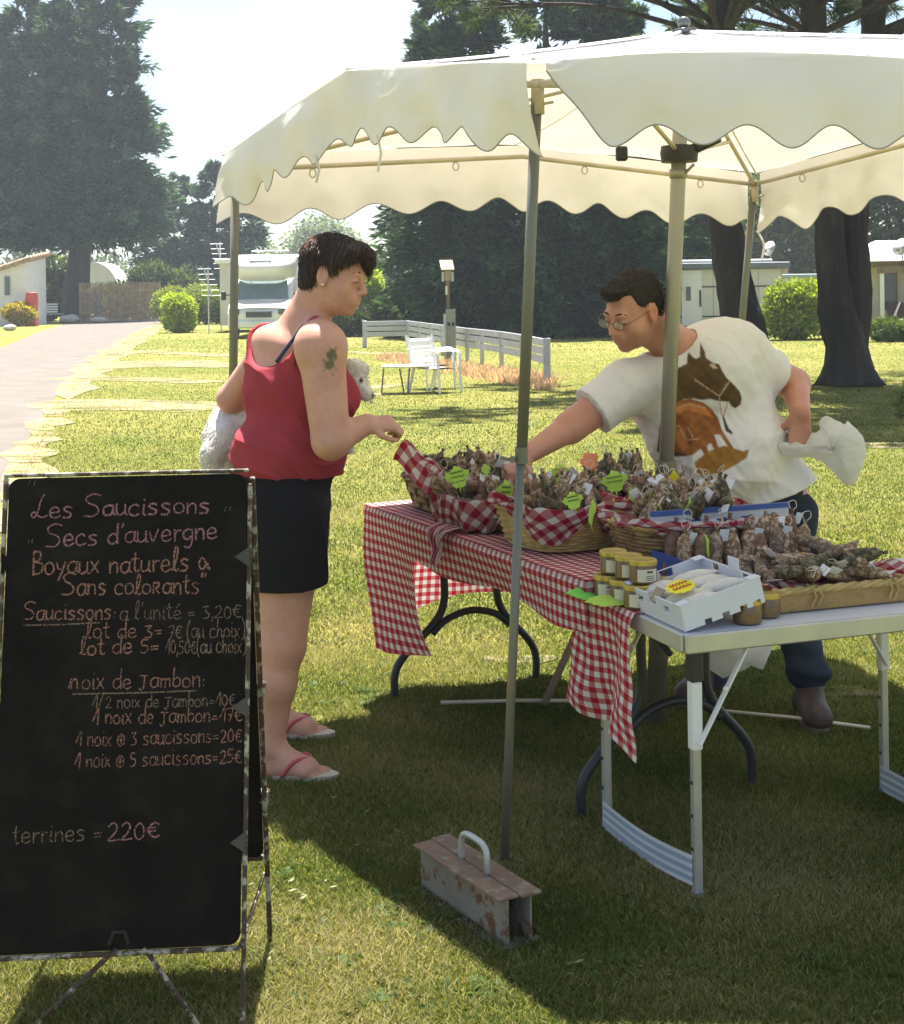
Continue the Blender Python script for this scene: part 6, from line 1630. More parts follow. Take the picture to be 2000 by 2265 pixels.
# ================================================================== people and the dog
class SDF:
    """smoothly blended round shapes on a grid, turned into one continuous skin"""
    def __init__(self, lo, hi, h):
        self.lo = np.array(lo, float); self.h = h
        self.n = np.ceil((np.array(hi, float) - self.lo) / h).astype(int) + 1
        self.ax = [self.lo[i] + h * np.arange(self.n[i]) for i in range(3)]
        self.D = np.full(tuple(self.n), .3, np.float32)
    def block(self, lo, hi):
        a = np.maximum(np.floor((np.array(lo) - self.lo) / self.h).astype(int), 0); c = np.minimum(np.ceil((np.array(hi) - self.lo) / self.h).astype(int) + 1, self.n)
        if np.any(c <= a): return None, None
        sl = tuple(slice(a[i], c[i]) for i in range(3))
        g = np.meshgrid(*[self.ax[i][sl[i]].astype(np.float32) for i in range(3)], indexing='ij')
        return sl, np.stack(g, -1)
    def put(self, sl, d, k, op):
        A = self.D[sl]; k = max(k, 1e-4)
        if op == 'u': h = np.maximum(k - np.abs(A - d), 0) / k; self.D[sl] = np.minimum(A, d) - h * h * k * .25
        elif op == 's': d = -d; h = np.maximum(k - np.abs(A - d), 0) / k; self.D[sl] = np.maximum(A, d) + h * h * k * .25
        else: h = np.maximum(k - np.abs(A - d), 0) / k; self.D[sl] = np.maximum(A, d) + h * h * k * .25
    def cone(self, a, b, ra, rb, k=.02, op='u'):
        a, b = np.array(a, float), np.array(b, float); m = max(ra, rb) + k + 2 * self.h + .01
        sl, P = self.block(np.minimum(a, b) - m, np.maximum(a, b) + m)
        if sl is None: return
        ab = b - a; t = np.clip(((P - a) @ ab) / max(ab @ ab, 1e-9), 0, 1)
        d = np.linalg.norm(P - (a + t[..., None] * ab), axis=-1) - (ra + (rb - ra) * t); self.put(sl, d.astype(np.float32), k, op)
    def ell(self, c, r, R=None, k=.02, op='u'):
        c = np.array(c, float); r = np.array(r, float); R = np.eye(3) if R is None else np.array(R); m = max(r) + k + 2 * self.h + .01
        sl, P = self.block(c - m, c + m)
        if sl is None: return
        q = (P - c) @ R; k0 = np.linalg.norm(q / r, axis=-1); k1 = np.linalg.norm(q / (r * r), axis=-1); d = k0 * (k0 - 1) / np.maximum(k1, 1e-6)
        self.put(sl, d.astype(np.float32), k, op)
    def plane(self, p, n, k=.004):
        """keep the side the normal points away from"""
        n = np.array(n, float); n /= np.linalg.norm(n); sl = tuple(slice(0, self.n[i]) for i in range(3))
        d = (self.ax[0][:, None, None] - p[0]) * n[0] + (self.ax[1][None, :, None] - p[1]) * n[1] + (self.ax[2][None, None, :] - p[2]) * n[2]
        self.put(sl, d.astype(np.float32), k, 'i')
    def run(self, prims, inf=0.0):
        for p in prims:
            if p[0] == 'c': self.cone(p[1], p[2], p[3] + inf, p[4] + inf, p[5], p[6] if len(p) > 6 else 'u')
            else: self.ell(p[1], [x + inf for x in p[2]], p[3], p[4], p[5] if len(p) > 5 else 'u')
    def mesh(self, it=2):
        D = self.D; S = D < 0; n = self.n
        cnt = np.zeros(tuple(n - 1), np.int8); cs = [(i, j, k) for i in (0, 1) for j in (0, 1) for k in (0, 1)]
        sl = lambda o: tuple(slice(o[a], n[a] - 1 + o[a]) for a in range(3))
        for o in cs: cnt += S[sl(o)]
        I = np.argwhere((cnt > 0) & (cnt < 8)); m = len(I); idx = np.full(tuple(n - 1), -1, np.int32); idx[I[:, 0], I[:, 1], I[:, 2]] = np.arange(m)
        val = {o: D[I[:, 0] + o[0], I[:, 1] + o[1], I[:, 2] + o[2]] for o in cs}
        acc = np.zeros((m, 3)); w = np.zeros(m)
        for o in cs:
            for a in range(3):
                if o[a] == 0:
                    q = list(o); q[a] = 1; q = tuple(q); va, vb = val[o], val[q]; x = (va < 0) != (vb < 0)
                    t = np.where(x, va / np.where(x, va - vb, 1), 0); p = np.array(o, float)[None] + np.zeros((m, 1)); p[:, a] += t
                    acc += np.where(x[:, None], p, 0); w += x
        V = self.lo + (I + acc / np.maximum(w, 1)[:, None]) * self.h; Q = []
        for a in range(3):
            b_, c_ = (a + 1) % 3, (a + 2) % 3; s0 = [slice(0, n[i]) for i in range(3)]; s1 = list(s0); s0[a] = slice(0, n[a] - 1); s1[a] = slice(1, n[a])
            x = S[tuple(s0)] != S[tuple(s1)]; E = np.argwhere(x); ok = (E[:, b_] > 0) & (E[:, c_] > 0) & (E[:, b_] < n[b_] - 1) & (E[:, c_] < n[c_] - 1); E = E[ok]
            f = []
            for db, dc in ((1, 1), (0, 1), (0, 0), (1, 0)):
                c = E.copy(); c[:, b_] -= db; c[:, c_] -= dc; f.append(idx[c[:, 0], c[:, 1], c[:, 2]])
            f = np.stack(f, 1); inside = S[E[:, 0], E[:, 1], E[:, 2]]; f[~inside] = f[~inside][:, ::-1]; Q.append(f)
        Q = np.concatenate(Q)
        for _ in range(it):
            acc = np.zeros_like(V); w = np.zeros(len(V))
            for i in range(4):
                np.add.at(acc, Q[:, i], V[Q[:, (i + 1) % 4]]); np.add.at(w, Q[:, i], 1); np.add.at(acc, Q[:, (i + 1) % 4], V[Q[:, i]]); np.add.at(w, Q[:, (i + 1) % 4], 1)
            V = V * .5 + .5 * acc / np.maximum(w, 1)[:, None]
        return V, Q
def vnoise(V, s, seed=0.0):
    return np.sin(V[:, 0] * s + seed + 1.7 * np.sin(V[:, 1] * s * .7)) * np.sin(V[:, 2] * s * 1.1 + 1.3 * np.sin(V[:, 0] * s * .6 + seed))
M_SKIN = vcol('skin', .5, bump=.22, bscale=260, sss=.1, spec=.4, bdist=.0025, mottle=((16, .13, (.5, 1, 1)), (70, .08, (.6, 1, 1)), (420, .12, (.8, 1, 1))))
M_HAIR = vcol('hair', .55, bump=.9, bscale=60, spec=.35, stretch=(1, 1, .35), bdist=.01)
M_KNIT = vcol('jersey_cloth', .85, bump=.12, bscale=22, spec=.15, bdist=.012, mottle=((700, .1, (1, 1, 1)),))
M_FUR = vcol('dog_fur', .9, bump=.35, bscale=90, spec=.1, bdist=.01)
def frame(f, u):
    f = Vector(f).normalized(); u = Vector(u); l = u.cross(f).normalized(); u = f.cross(l).normalized()
    return np.array([tuple(f), tuple(l), tuple(u)]).T       # columns: forward, left, up
def head_prims(c, R, s=1.0, male=False):
    c = np.array(c); X = lambda *p: c + R @ (np.array(p) * s); r3 = lambda *r: tuple(x * s for x in r); j = 1.08 if male else 1.0
    P = [('e', X(-.012, 0, .038), r3(.1, .078, .09), R, .02), ('e', X(.03, 0, -.03), r3(.063, .063, .085), R, .03), ('e', X(.035, 0, -.07), r3(.052, .05 * j, .042 * j), R, .03),
         ('e', X(.078, 0, -.1), r3(.019, .022 * j, .016), R, .02), ('c', X(.088, -.036, .022), X(.088, .036, .022), .012 * s, .012 * s, .02),
         ('e', X(.052, .047, -.03), r3(.03, .023, .03), R, .025), ('e', X(.052, -.047, -.03), r3(.03, .023, .03), R, .025),
         ('e', X(.105, .034, .004), r3(.016, .017, .010), R, .012, 's'), ('e', X(.105, -.034, .004), r3(.016, .017, .010), R, .012, 's'),
         ('e', X(.088, .033, .003), r3(.0125, .0135, .011), R, .004), ('e', X(.088, -.033, .003), r3(.0125, .0135, .011), R, .004),
         ('c', X(.094, 0, .014), X(.117, 0, -.028), .008 * s, .0125 * s, .012), ('e', X(.106, .013, -.034), r3(.011, .009, .008), R, .008), ('e', X(.106, -.013, -.034), r3(.011, .009, .008), R, .008),
         ('e', X(.082, 0, -.062), r3(.024, .032, .024), R, .02), ('c', X(.097, -.019, -.057), X(.097, .019, -.057), .006 * s, .006 * s, .01), ('c', X(.096, -.016, -.07), X(.096, .016, -.07), .0068 * s, .0068 * s, .01),
         ('c', X(.106, -.02, -.0632), X(.106, .02, -.0632), .0028 * s, .0028 * s, .005, 's')]
    for sd in (1, -1):
        P += [('e', X(-.006, sd * .08, .0), r3(.022, .011, .033), R, .008), ('e', X(-.001, sd * .089, .004), r3(.011, .006, .02), R, .006, 's'), ('e', X(-.002, sd * .078, -.03), r3(.011, .009, .012), R, .008)]
    return P
def hand_prims(w, d, nrm, s, curls, thumb, spread=.12, flip=1):
    """palm and five fingers; d along the hand, nrm out of the back, curls in radians for each joint"""
    w, d, nrm = Vector(w), Vector(d).normalized(), Vector(nrm); nrm = (nrm - nrm.dot(d) * d).normalized(); lat = d.cross(nrm).normalized() * flip; P = []
    T = lambda v: np.array(tuple(v))
    for i, off in enumerate((.028, .0095, -.0095, -.027)):
        k = w + (d * (.088, .092, .087, .078)[i] + lat * off) * s; P.append(('c', T(w + lat * off * .55 * s + d * .01 * s), T(k), .0145 * s, .0115 * s, .014))
        dirv = (d + lat * off * spread / .02).normalized(); p = k; a = 0; L = (.043, .048, .045, .035)[i]
        for j, f in enumerate((1.0, .68, .52)):
            a += curls[i] * (.8, 1.1, .8)[j]; v = dirv * math.cos(a) - nrm * math.sin(a); q = p + v * L * f * s
            P.append(('c', T(p), T(q), (.0094, .0086, .0078)[j] * s, (.0087, .0079, .0066)[j] * s, .004)); p = q
    b0 = w + (d * .022 + lat * .022) * s; v = (d * .62 + lat * .62 - nrm * thumb * .8).normalized(); q = b0 + v * .042 * s; P.append(('c', T(b0), T(q), .015 * s, .0112 * s, .012))
    v2 = (d * .85 + lat * .25 - nrm * thumb).normalized(); q2 = q + v2 * .033 * s; P.append(('c', T(q), T(q2), .0105 * s, .0095 * s, .004)); v3 = (d * .9 - lat * .1 - nrm * thumb * 1.1).normalized(); P.append(('c', T(q2), T(q2 + v3 * .026 * s), .0092 * s, .0072 * s, .004))
    return P
A_ = lambda px, py, Y: np.array(tuple(at(px, py, Y)))
def ident(*_): return np.eye(3)
def dist_seg(V, a, b):
    a, b = np.array(a), np.array(b); ab = b - a; t = np.clip(((V - a) @ ab) / (ab @ ab), 0, 1); return np.linalg.norm(V - (a + t[:, None] * ab), axis=1)
def paint(C, mask, col, amt=1.0):
    m = np.clip(mask * amt, 0, 1)[:, None]; return C * (1 - m) + np.array(col) * m
def soft(d, r, e): return np.clip((r + e - d) / (2 * e), 0, 1)

def strands(name, Vh, Ch, c, R, crown, n, L, parent, seed, lift=.18, rnd=.2):
    r = np.random.default_rng(seed); i = r.integers(0, len(Vh), n); P = Vh[i]; loc = (P - c) @ R; nr = norm(loc - np.array((-.01, 0, .03))); fl = loc - np.array(crown); fl -= (fl * nr).sum(1, keepdims=True) * nr; fl = norm(fl) + nr * lift + r.normal(size=(n, 3)) * rnd
    V, F, C = leaf_arrays(P, fl @ R.T, L * (.5 + .9 * r.random(n)), .0022, np.clip(Ch[i] * (.6 + 1.1 * r.random((n, 1))), 0, 1), r, .05); return tag(np_mesh(name, V, F, M_HAIR, parent, C), kind='stuff')
def face_details(c, R, s, parent, br, col):
    X = lambda *p: Vector(c + R @ (np.array(p) * s)); m = mat('brow_hair', col, .8); ms = mat('lip_line', (.16, .05, .045), .6)
    for sd in (1, -1):
        b = MB(); b.tube(smooth_line([X(.0985, sd * .014, .0265), X(.0965, sd * .03, .0325), X(.084, sd * .052, .0265)], 4), [br * .9] * 3 + [br] * 3 + [br * .5] * 3, 6); obj('eyebrow', b, m, parent, True)
        b = MB(); b.tube(smooth_line([X(.0985, sd * .021, -.001), X(.1012, sd * .032, .0018), X(.0945, sd * .0455, -.0018)], 4), .0013, 5); obj('eyelashes', b, m, parent, True)
        b = MB(); b.tube([X(.108, sd * .011, -.040), X(.1105, sd * .006, -.0405)], [.0026, .002], 6); obj('nostril', b, ms, parent, True)
    b = MB(); b.tube(smooth_line([X(.0925, -.023, -.061), X(.1018, -.008, -.0635), X(.1018, .008, -.0635), X(.0925, .023, -.061)], 4), .0012, 5); obj('mouth_line', b, ms, parent, True)
# ------------------------------------------------------------------ the woman
WF = np.array((.88, .47, 0)); WF /= np.linalg.norm(WF); WR = np.array((WF[1], -WF[0], 0))      # facing, her right
RW = np.stack([WF, -WR, np.array([0, 0, 1.0])], 1)
_a = .8; RWt = RW @ np.array([[math.cos(_a), 0, math.sin(_a)], [0, 1, 0], [-math.sin(_a), 0, math.cos(_a)]])
_b = .42; RWc = RW @ np.array([[math.cos(_b), 0, math.sin(_b)], [0, 1, 0], [-math.sin(_b), 0, math.cos(_b)]])
wp = A_(612, 1120, 4.58); wb = A_(634, 1000, 4.57); wc = A_(650, 865, 4.58); wsb = A_(640, 765, 4.58)
shR, shL = A_(710, 768, 4.40), A_(598, 772, 4.80); elR, wrR = A_(732, 975, 4.36), A_(812, 938, 4.43); elL, wrL = A_(512, 882, 4.88), A_(640, 905, 5.04)
hipR, hipL = A_(640, 1150, 4.47), A_(608, 1150, 4.68); knR, knL = A_(624, 1425, 4.42), A_(608, 1405, 4.78); anR, anL = A_(602, 1655, 4.41), A_(606, 1575, 4.82)
torso = [('e', wp, (.155, .175, .13), RW, .05), ('e', wb, (.165, .165, .13), RW, .06), ('e', wc + WF * .015, (.135, .16, .165), RWc, .06), ('e', A_(630, 788, 4.6), (.12, .16, .085), RWt, .05), ('e', A_(602, 842, 4.56), (.07, .12, .1), RWc, .05), ('c', A_(683, 700, 4.56), shL, .05, .052, .05), ('c', A_(683, 705, 4.55), shR, .05, .055, .05),
         ('e', wc + WF * .11 + WR * .07 + np.array([0, 0, -.02]), (.07, .075, .075), RW, .03), ('e', wc + WF * .11 - WR * .07 + np.array([0, 0, -.02]), (.07, .075, .075), RW, .03), ('e', wb + WF * .06 + np.array([0, 0, .0]), (.12, .13, .1), RW, .05),
         ('e', wp - WF * .05 + WR * .06 + np.array([0, 0, -.02]), (.12, .11, .12), RW, .04), ('e', wp - WF * .05 - WR * .06 + np.array([0, 0, -.02]), (.12, .11, .12), RW, .04)]
neckb, neckt = A_(665, 735, 4.56), A_(702, 655, 4.53)
arms = [('e', shR, (.075, .075, .075), None, .04), ('c', shR, elR, .072, .058, .03), ('c', elR, wrR, .053, .032, .02), ('e', shL, (.06, .06, .06), None, .04), ('c', shL, elL, .058, .047, .03), ('c', elL, wrL, .046, .032, .02)]
legs = [('c', hipR, knR, .112, .072, .03), ('c', hipL, knL, .112, .072, .03)]
calf = lambda k, a: [('c', k, k * .62 + a * .38 - WF * .012, .066, .063, .03), ('c', k * .62 + a * .38 - WF * .012, a, .061, .036, .03)]
def foot(an, toe, s=1.0, nrm_=(0, 0, 1)):
    an, toe = Vector(an), Vector(toe); d = toe - Vector((an.x, an.y, toe.z)); L = d.length; d.normalize(); lat = Vector((-d.y, d.x, 0)); T = lambda v: np.array(tuple(v)); z0 = .028
    base = Vector((an.x, an.y, z0)); P = [('e', T(base - d * .03 + Vector((0, 0, .012))), (.036, .033, .034), None, .02), ('c', T(Vector(an)), T(base + d * L * .35 + Vector((0, 0, .022))), .036, .03, .03), ('c', T(base + d * L * .25 + Vector((0, 0, .015))), T(base + d * L * .66 + Vector((0, 0, .002))), .033, .026, .03),
         ('c', T(base - d * .02), T(base + d * L * .6), .03, .03, .03), ('c', T(base + d * L * .6 + lat * .022), T(base + d * L * .6 - lat * .022), .021, .021, .02)]
    for i, o in enumerate((.034, .016, 0, -.014, -.028)):
        f = (1.0, .98, .94, .89, .83)[i]; P.append(('c', T(base + d * L * .64 + lat * o + Vector((0, 0, -.006))), T(base + d * (L * f * .93) + lat * o * 1.05 + Vector((0, 0, -.014))), (.0135, .0105, .0105, .010, .0095)[i], (.012, .009, .009, .0085, .008)[i], .004))
    return P, base, d, lat, L
tR, tL = A_(728, 1706, 4.385), A_(722, 1612, 4.80); tR[2] = tL[2] = .028
fR, fbR, fdR, flR, fLR = foot(anR, tR); fL, fbL, fdL, flL, fLL = foot(anL, tL)
WHf = frame((.93, -.30, -.22), (.18, 0, 1)); hc = A_(738, 612, 4.51); HP = head_prims(hc, WHf, .94)
handR = hand_prims(wrR, (.97, .1, .02), (.1, -.65, .75), .86, (1.0, 1.05, 1.1, 1.15), .3, spread=-.06, flip=1); handL = hand_prims(wrL, (.9, .3, 0), (-.2, .9, .2), .95, (.4, .4, .4, .4), .5)
S = SDF((-1.0, 4.15, -.01), (-.1, 5.2, 1.75), .0042)
S.run(torso); S.run([('c', neckb, neckt, .068, .058, .04), ('c', neckt, hc + WHf @ np.array((-.02, 0, -.03)), .058, .056, .03)]); S.run(legs); S.run(calf(knR, anR) + calf(knL, anL)); S.run(fR); S.run(fL); S.run(arms); S.run(HP); S.run(handR); S.run(handL)
V, Q = S.mesh(2)
C = np.tile(np.array((.62, .345, .25)), (len(V), 1)); C *= (1 + .05 * vnoise(V, 23))[:, None]
HL = (V - hc) @ WHf / .94
C = paint(C, np.maximum(soft(dist_seg(HL, (.097, -.018, -.058), (.1, .018, -.058)), .006, .003), soft(dist_seg(HL, (.097, -.015, -.07), (.1, .015, -.07)), .006, .003)), (.42, .17, .14), .7)
for sd in (1, -1):
    C = paint(C, soft(np.linalg.norm(HL - np.array((.07, sd * .045, -.03)), axis=1), .018, .02), (.55, .24, .17), .4)
# green tattoo on the upper arm, painted toe nails
tt = A_(738, 800, 4.32); ta, tb = A_(735, 785, 4.32), A_(742, 822, 4.31)
dT = np.stack([dist_seg(V, ta, tb), np.linalg.norm(V - A_(728, 806, 4.33), axis=1), np.linalg.norm(V - A_(736, 782, 4.325), axis=1)], 1).min(1) * (1 + .35 * vnoise(V, 170))
C = paint(C, soft(dT, .017, .004), (.1, .13, .06), .9)
WO = thing('person', 'woman in red tank top and black shorts holding a white dog at the stall', 'person', (wp[0], wp[1], 0))
np_mesh('body', V, Q, M_SKIN, WO, C, True)
# hair
S = SDF(hc - .17, hc + .17, .0032)
hx = lambda *p: hc + WHf @ np.array(p)
hx = lambda *p: hc + WHf @ (np.array(p) * .94)
hs = lambda L_: [tuple([q[0]] + [tuple(np.array(x) * .94) if (q[0] == 'e' and j == 1) else (x * .94 if (q[0] == 'c' and j in (2, 3)) else x) for j, x in enumerate(q[1:])]) for q in L_]
S.run([('e', hx(-.014, 0, .05), (.106, .086, .087), WHf, .02), ('e', hx(-.062, 0, -.02), (.047, .07, .077), WHf, .03), ('e', hx(.042, 0, .075), (.066, .073, .045), WHf, .03)])
S.run([('e', hx(.088, 0, -.045), (.094, .2, .115), WHf, .012, 's'), ('e', hx(-.004, -.085, -.012), (.03, .03, .04), WHf, .01, 's'), ('e', hx(-.004, .085, -.012), (.03, .03, .04), WHf, .01, 's'), ('e', hx(.0, 0, -.11), (.16, .2, .055), WHf, .01, 's')])
S.run([('e', hx(.09, -.07, .03), (.075, .05, .045), WHf, .012, 's')]); S.run([('c', hx(.085, -.01, .105), hx(.106, .035, .052), .024, .009, .02), ('c', hx(.07, -.06, .09), hx(.03, -.083, .035), .02, .008, .02), ('c', hx(.03, -.078, .06), hx(.022, -.086, .018), .016, .007, .02), ('c', hx(.09, .04, .095), hx(.1, .058, .03), .02, .007, .02)])
Vh, Qh = S.mesh(1); hl = (Vh - hc) @ WHf; nr = norm(Vh - hc); ang = np.arctan2(hl[:, 1], hl[:, 0] + .02)
Vh += nr * (.0028 * np.sin(ang * 42 + 6 * np.sin(hl[:, 2] * 30)) + .002 * vnoise(Vh, 260))[:, None]
Ch = np.tile(np.array((.035, .02, .014)), (len(Vh), 1)) * (1 + .5 * np.sin(ang * 60 + 9 * np.sin(hl[:, 2] * 25)))[:, None]
Ch = paint(Ch, soft(np.linalg.norm(hl - np.array((-.085, -.03, .1)), axis=1), .03, .03), (.2, .085, .05), .8)
np_mesh('hair', Vh, Qh, M_HAIR, WO, np.clip(Ch, 0, 1), True); strands('hair_strands', Vh, Ch, hc, WHf, (-.055, .0, .115), 5200, .02, WO, 3, lift=.03, rnd=.08); face_details(hc, WHf, .94, WO, .0022, (.05, .03, .02))
# tank top
def shell_cloth(name, prims, inf, lo, hi, h, ops, col, parent, folds=None, mats=None, it=2, colf=None):
    S = SDF(lo, hi, h); S.run(prims, inf)
    for o in ops:
        if o[0] == 'p': S.plane(o[1], o[2])
        else: S.run([o[1]])
    V, Q = S.mesh(it)
    if folds is not None: V = folds(V)
    C = np.tile(np.array(col), (len(V), 1)); C *= (1 + .07 * vnoise(V, 31))[:, None]
    if colf: C = colf(V, C)
    return np_mesh(name, V, Q, mats or M_KNIT, parent, np.clip(C, 0, 1), True)
def top_folds(V):
    rd = lambda x: (1 - np.abs(np.sin(x))) ** 2.2 - .25; d = .010 * rd(V[:, 2] * 42 + V[:, 0] * 16 + 1.4 * np.sin(V[:, 0] * 17 + V[:, 1] * 9)) * np.clip((1.13 - V[:, 2]) / .15, .1, 1) + .006 * rd(V[:, 0] * 30 + V[:, 2] * 22 + V[:, 1] * 12) * np.clip((V[:, 2] - 1.0) / .1, 0, 1) + .003 * vnoise(V, 45)
    c = np.array([wb[0], wb[1], 0]); n_ = V - c; n_[:, 2] = 0; return V + norm(n_) * d[:, None]
zt = at(640, 1052, 4.58).z; ns = at(560, 792, 4.6)
up_arm = ('c', shR + WR * .02 + np.array([0, 0, .03]), elR + WR * .01, .098, .07, .01, 's'); up_armL = ('c', shL - WR * .02 + np.array([0, 0, .03]), elL, .092, .065, .01, 's')
back_scoop = ('e', A_(607, 705, 4.48) - WF * .05, (.13, .155, .15), RW, .008, 's'); front_scoop = ('e', A_(730, 715, 4.55) + WF * .08, (.13, .11, .14), RW, .01, 's')
shell_cloth('tank_top', torso[:-2], .011, (-1.0, 4.25, .8), (-.1, 5.0, 1.45), .005, [('p', (0, 0, zt), (0.0, .0, -1)), ('x', up_arm), ('x', up_armL), ('x', back_scoop), ('x', front_scoop), ('p', (0, 0, at(640, 715, 4.5).z), (0, 0, 1))], (.34, .045, .06), WO, top_folds)
def strap(name, pts, r_, m): b = MB(); b.tube(smooth_line([Vector(p) for p in pts], 5), r_, 8); return obj(name, b, m, WO, True)
M_REDC = mat('red_jersey', (.34, .045, .06), .85); M_NAVY = mat('navy_strap', (.03, .035, .1), .7); M_NAVYW = mat('pale_strap', (.5, .5, .6), .7)
strap('strap', [A_(648, 806, 4.425), A_(655, 765, 4.405), A_(690, 706, 4.44), A_(725, 712, 4.5), A_(752, 750, 4.46)], .0065, M_REDC)
strap('bra_strap', [A_(612, 800, 4.45), A_(640, 762, 4.425), A_(680, 712, 4.45), A_(712, 705, 4.5)], .006, M_NAVY)
# shorts
def short_folds(V): d = .012 * ((1 - np.abs(np.sin(V[:, 0] * 22 + V[:, 1] * 14 + V[:, 2] * 5))) ** 2 - .3) * np.clip((.95 - V[:, 2]) / .3, 0, 1); n_ = V - np.array([wp[0], wp[1], 0]); n_[:, 2] = 0; return V + norm(n_) * d[:, None]
zs = at(640, 1288, 4.5).z; kn2R, kn2L = hipR * .45 + knR * .55, hipL * .45 + knL * .55
shell_cloth('shorts', torso[:1] + torso[-2:] + [torso[1], ('c', hipR, kn2R, .115, .112, .03), ('c', hipL, kn2L, .115, .112, .03)], .012, (-1.0, 4.2, .5), (-.1, 5.1, 1.1), .006, [('p', (0, 0, zs), (0, 0, -1)), ('p', (0, 0, zt + .012), (0, 0, 1))], (.011, .01, .011), WO, short_folds)
# thong sandals
M_SOLE = mat('pale_foam_sole', (.55, .5, .42), .8); M_THONG = mat('coral_strap', (.42, .07, .08), .5)
for (base, d, lat, L) in ((fbR, fdR, flR, fLR), (fbL, fdL, flL, fLL)):
    b = MB(); P = []
    for i in range(28):
        a = 2 * PI * i / 28; c_, s_ = math.cos(a), math.sin(a); P.append((L * .47 + c_ * (L * .5 + .045), s_ * (.042 + .008 * c_) + .003))
    M4 = Matrix.Translation(Vector((base.x, base.y, .004)) - d * .01) @ Matrix((d, lat, Vector((0, 0, 1)))).transposed().to_4x4(); b.prism(P, .014, M4); sd = obj('sandal', b, M_SOLE, WO)
    tn = base + d * L * .72 + lat * .012
    for s_ in (1, -1): b = MB(); b.tube(smooth_line([tn + Vector((0, 0, .012)), base + d * L * .62 + lat * (.012 + s_ * .014) + Vector((0, 0, .034)), base + d * L * .42 + lat * s_ * .037 + Vector((0, 0, .03)), base + d * L * .22 + lat * s_ * .043 + Vector((0, 0, -.012))], 5), .0062, 7); obj('thong_strap', b, M_THONG, sd, True)
b = MB(); b.ball(Vector(hc + WHf @ np.array((.006, -.087, -.028))), .0045, 8, 6); obj('earring', b, mat('silver_stud', (.8, .8, .8), .2, metal=.8), WO, True)

# ------------------------------------------------------------------ the dog under her arm
g0, g1, g2 = A_(505, 950, 4.92), A_(580, 915, 4.95), A_(715, 885, 4.86); dh = A_(772, 838, 4.70); DF = frame((.9, -.15, -.35), (.2, 0, 1))
dg = [('c', g0, g1, .07, .075, .04), ('c', g1, g2, .08, .075, .04), ('c', g2, dh - DF[:, 0] * .03, .06, .052, .04), ('e', dh, (.058, .052, .052), DF, .03), ('c', dh + DF @ np.array((.03, 0, -.012)), dh + DF @ np.array((.075, 0, -.026)), .032, .022, .02),
      ('e', dh + DF @ np.array((-.01, .042, .035)), (.016, .012, .034), DF, .012), ('e', dh + DF @ np.array((-.01, -.042, .035)), (.016, .012, .034), DF, .012), ('e', dh + DF @ np.array((.02, 0, .045)), (.03, .04, .024), DF, .02),
      ('c', A_(495, 965, 4.86), A_(475, 1005, 4.83), .055, .042, .03), ('c', A_(468, 1005, 4.83), A_(478, 1062, 4.82), .036, .024, .02), ('c', A_(478, 1062, 4.82), A_(500, 1085, 4.8), .022, .018, .012), ('c', A_(510, 980, 4.98), A_(500, 1060, 4.98), .05, .026, .03), ('c', A_(488, 915, 4.92), A_(462, 965, 4.9), .026, .018, .02), ('c', A_(462, 965, 4.9), A_(455, 1035, 4.88), .018, .012, .02),
      ('c', g2 + np.array((.03, 0, -.05)), g2 + np.array((.08, -.03, -.16)), .034, .022, .02)]
S = SDF((-1.0, 4.5, .65), (-.2, 5.2, 1.35), .0045); S.run(dg); V, Q = S.mesh(1)
nv = vnoise(V, 130, 2) + .7 * vnoise(V, 260, 1); cc = norm(V - np.array(g1)); V = V + cc * (nv * .0016)[:, None]
C = np.tile(np.array((.74, .72, .68)), (len(V), 1)) * (1 + .05 * nv)[:, None]; hl = (V - dh) @ DF
C = paint(C, soft(np.linalg.norm(hl - np.array((.098, 0, -.02)), axis=1), .013, .004), (.05, .035, .03)); C = paint(C, soft(np.linalg.norm(hl - np.array((.045, -.03, .012)), axis=1), .008, .003), (.04, .03, .025)); C = paint(C, soft(np.linalg.norm(hl - np.array((-.01, -.045, .02)), axis=1), .03, .02), (.3, .27, .15), .6)
C = paint(C, soft(np.linalg.norm(V - A_(475, 1010, 4.8), axis=1), .035, .03), (.42, .34, .24), .5)
DG_ = tag(np_mesh('dog', V, Q, M_FUR, cols=np.clip(C, 0, 1), smooth=True, origin=tuple(g1)), 'small white shaggy dog carried under the woman\'s arm', 'dog')
def fur(V, n, L, name, seed):
    r = np.random.default_rng(seed); i = r.integers(0, len(V), n); P = V[i]; d = norm(P - np.array(g1)) * .5 + r.normal(size=(n, 3)) * .3 + np.array([0, 0, -.7])
    Vv, Ff, Cc = leaf_arrays(P, d, L * (.6 + .8 * r.random(n)), .003, np.clip(C[i] * (.85 + .3 * r.random((n, 1))), 0, 1), r); return np_mesh(name, Vv, Ff, M_FUR, DG_, Cc)
tag(fur(V, 7000, .014, 'fur', 4), kind='stuff')

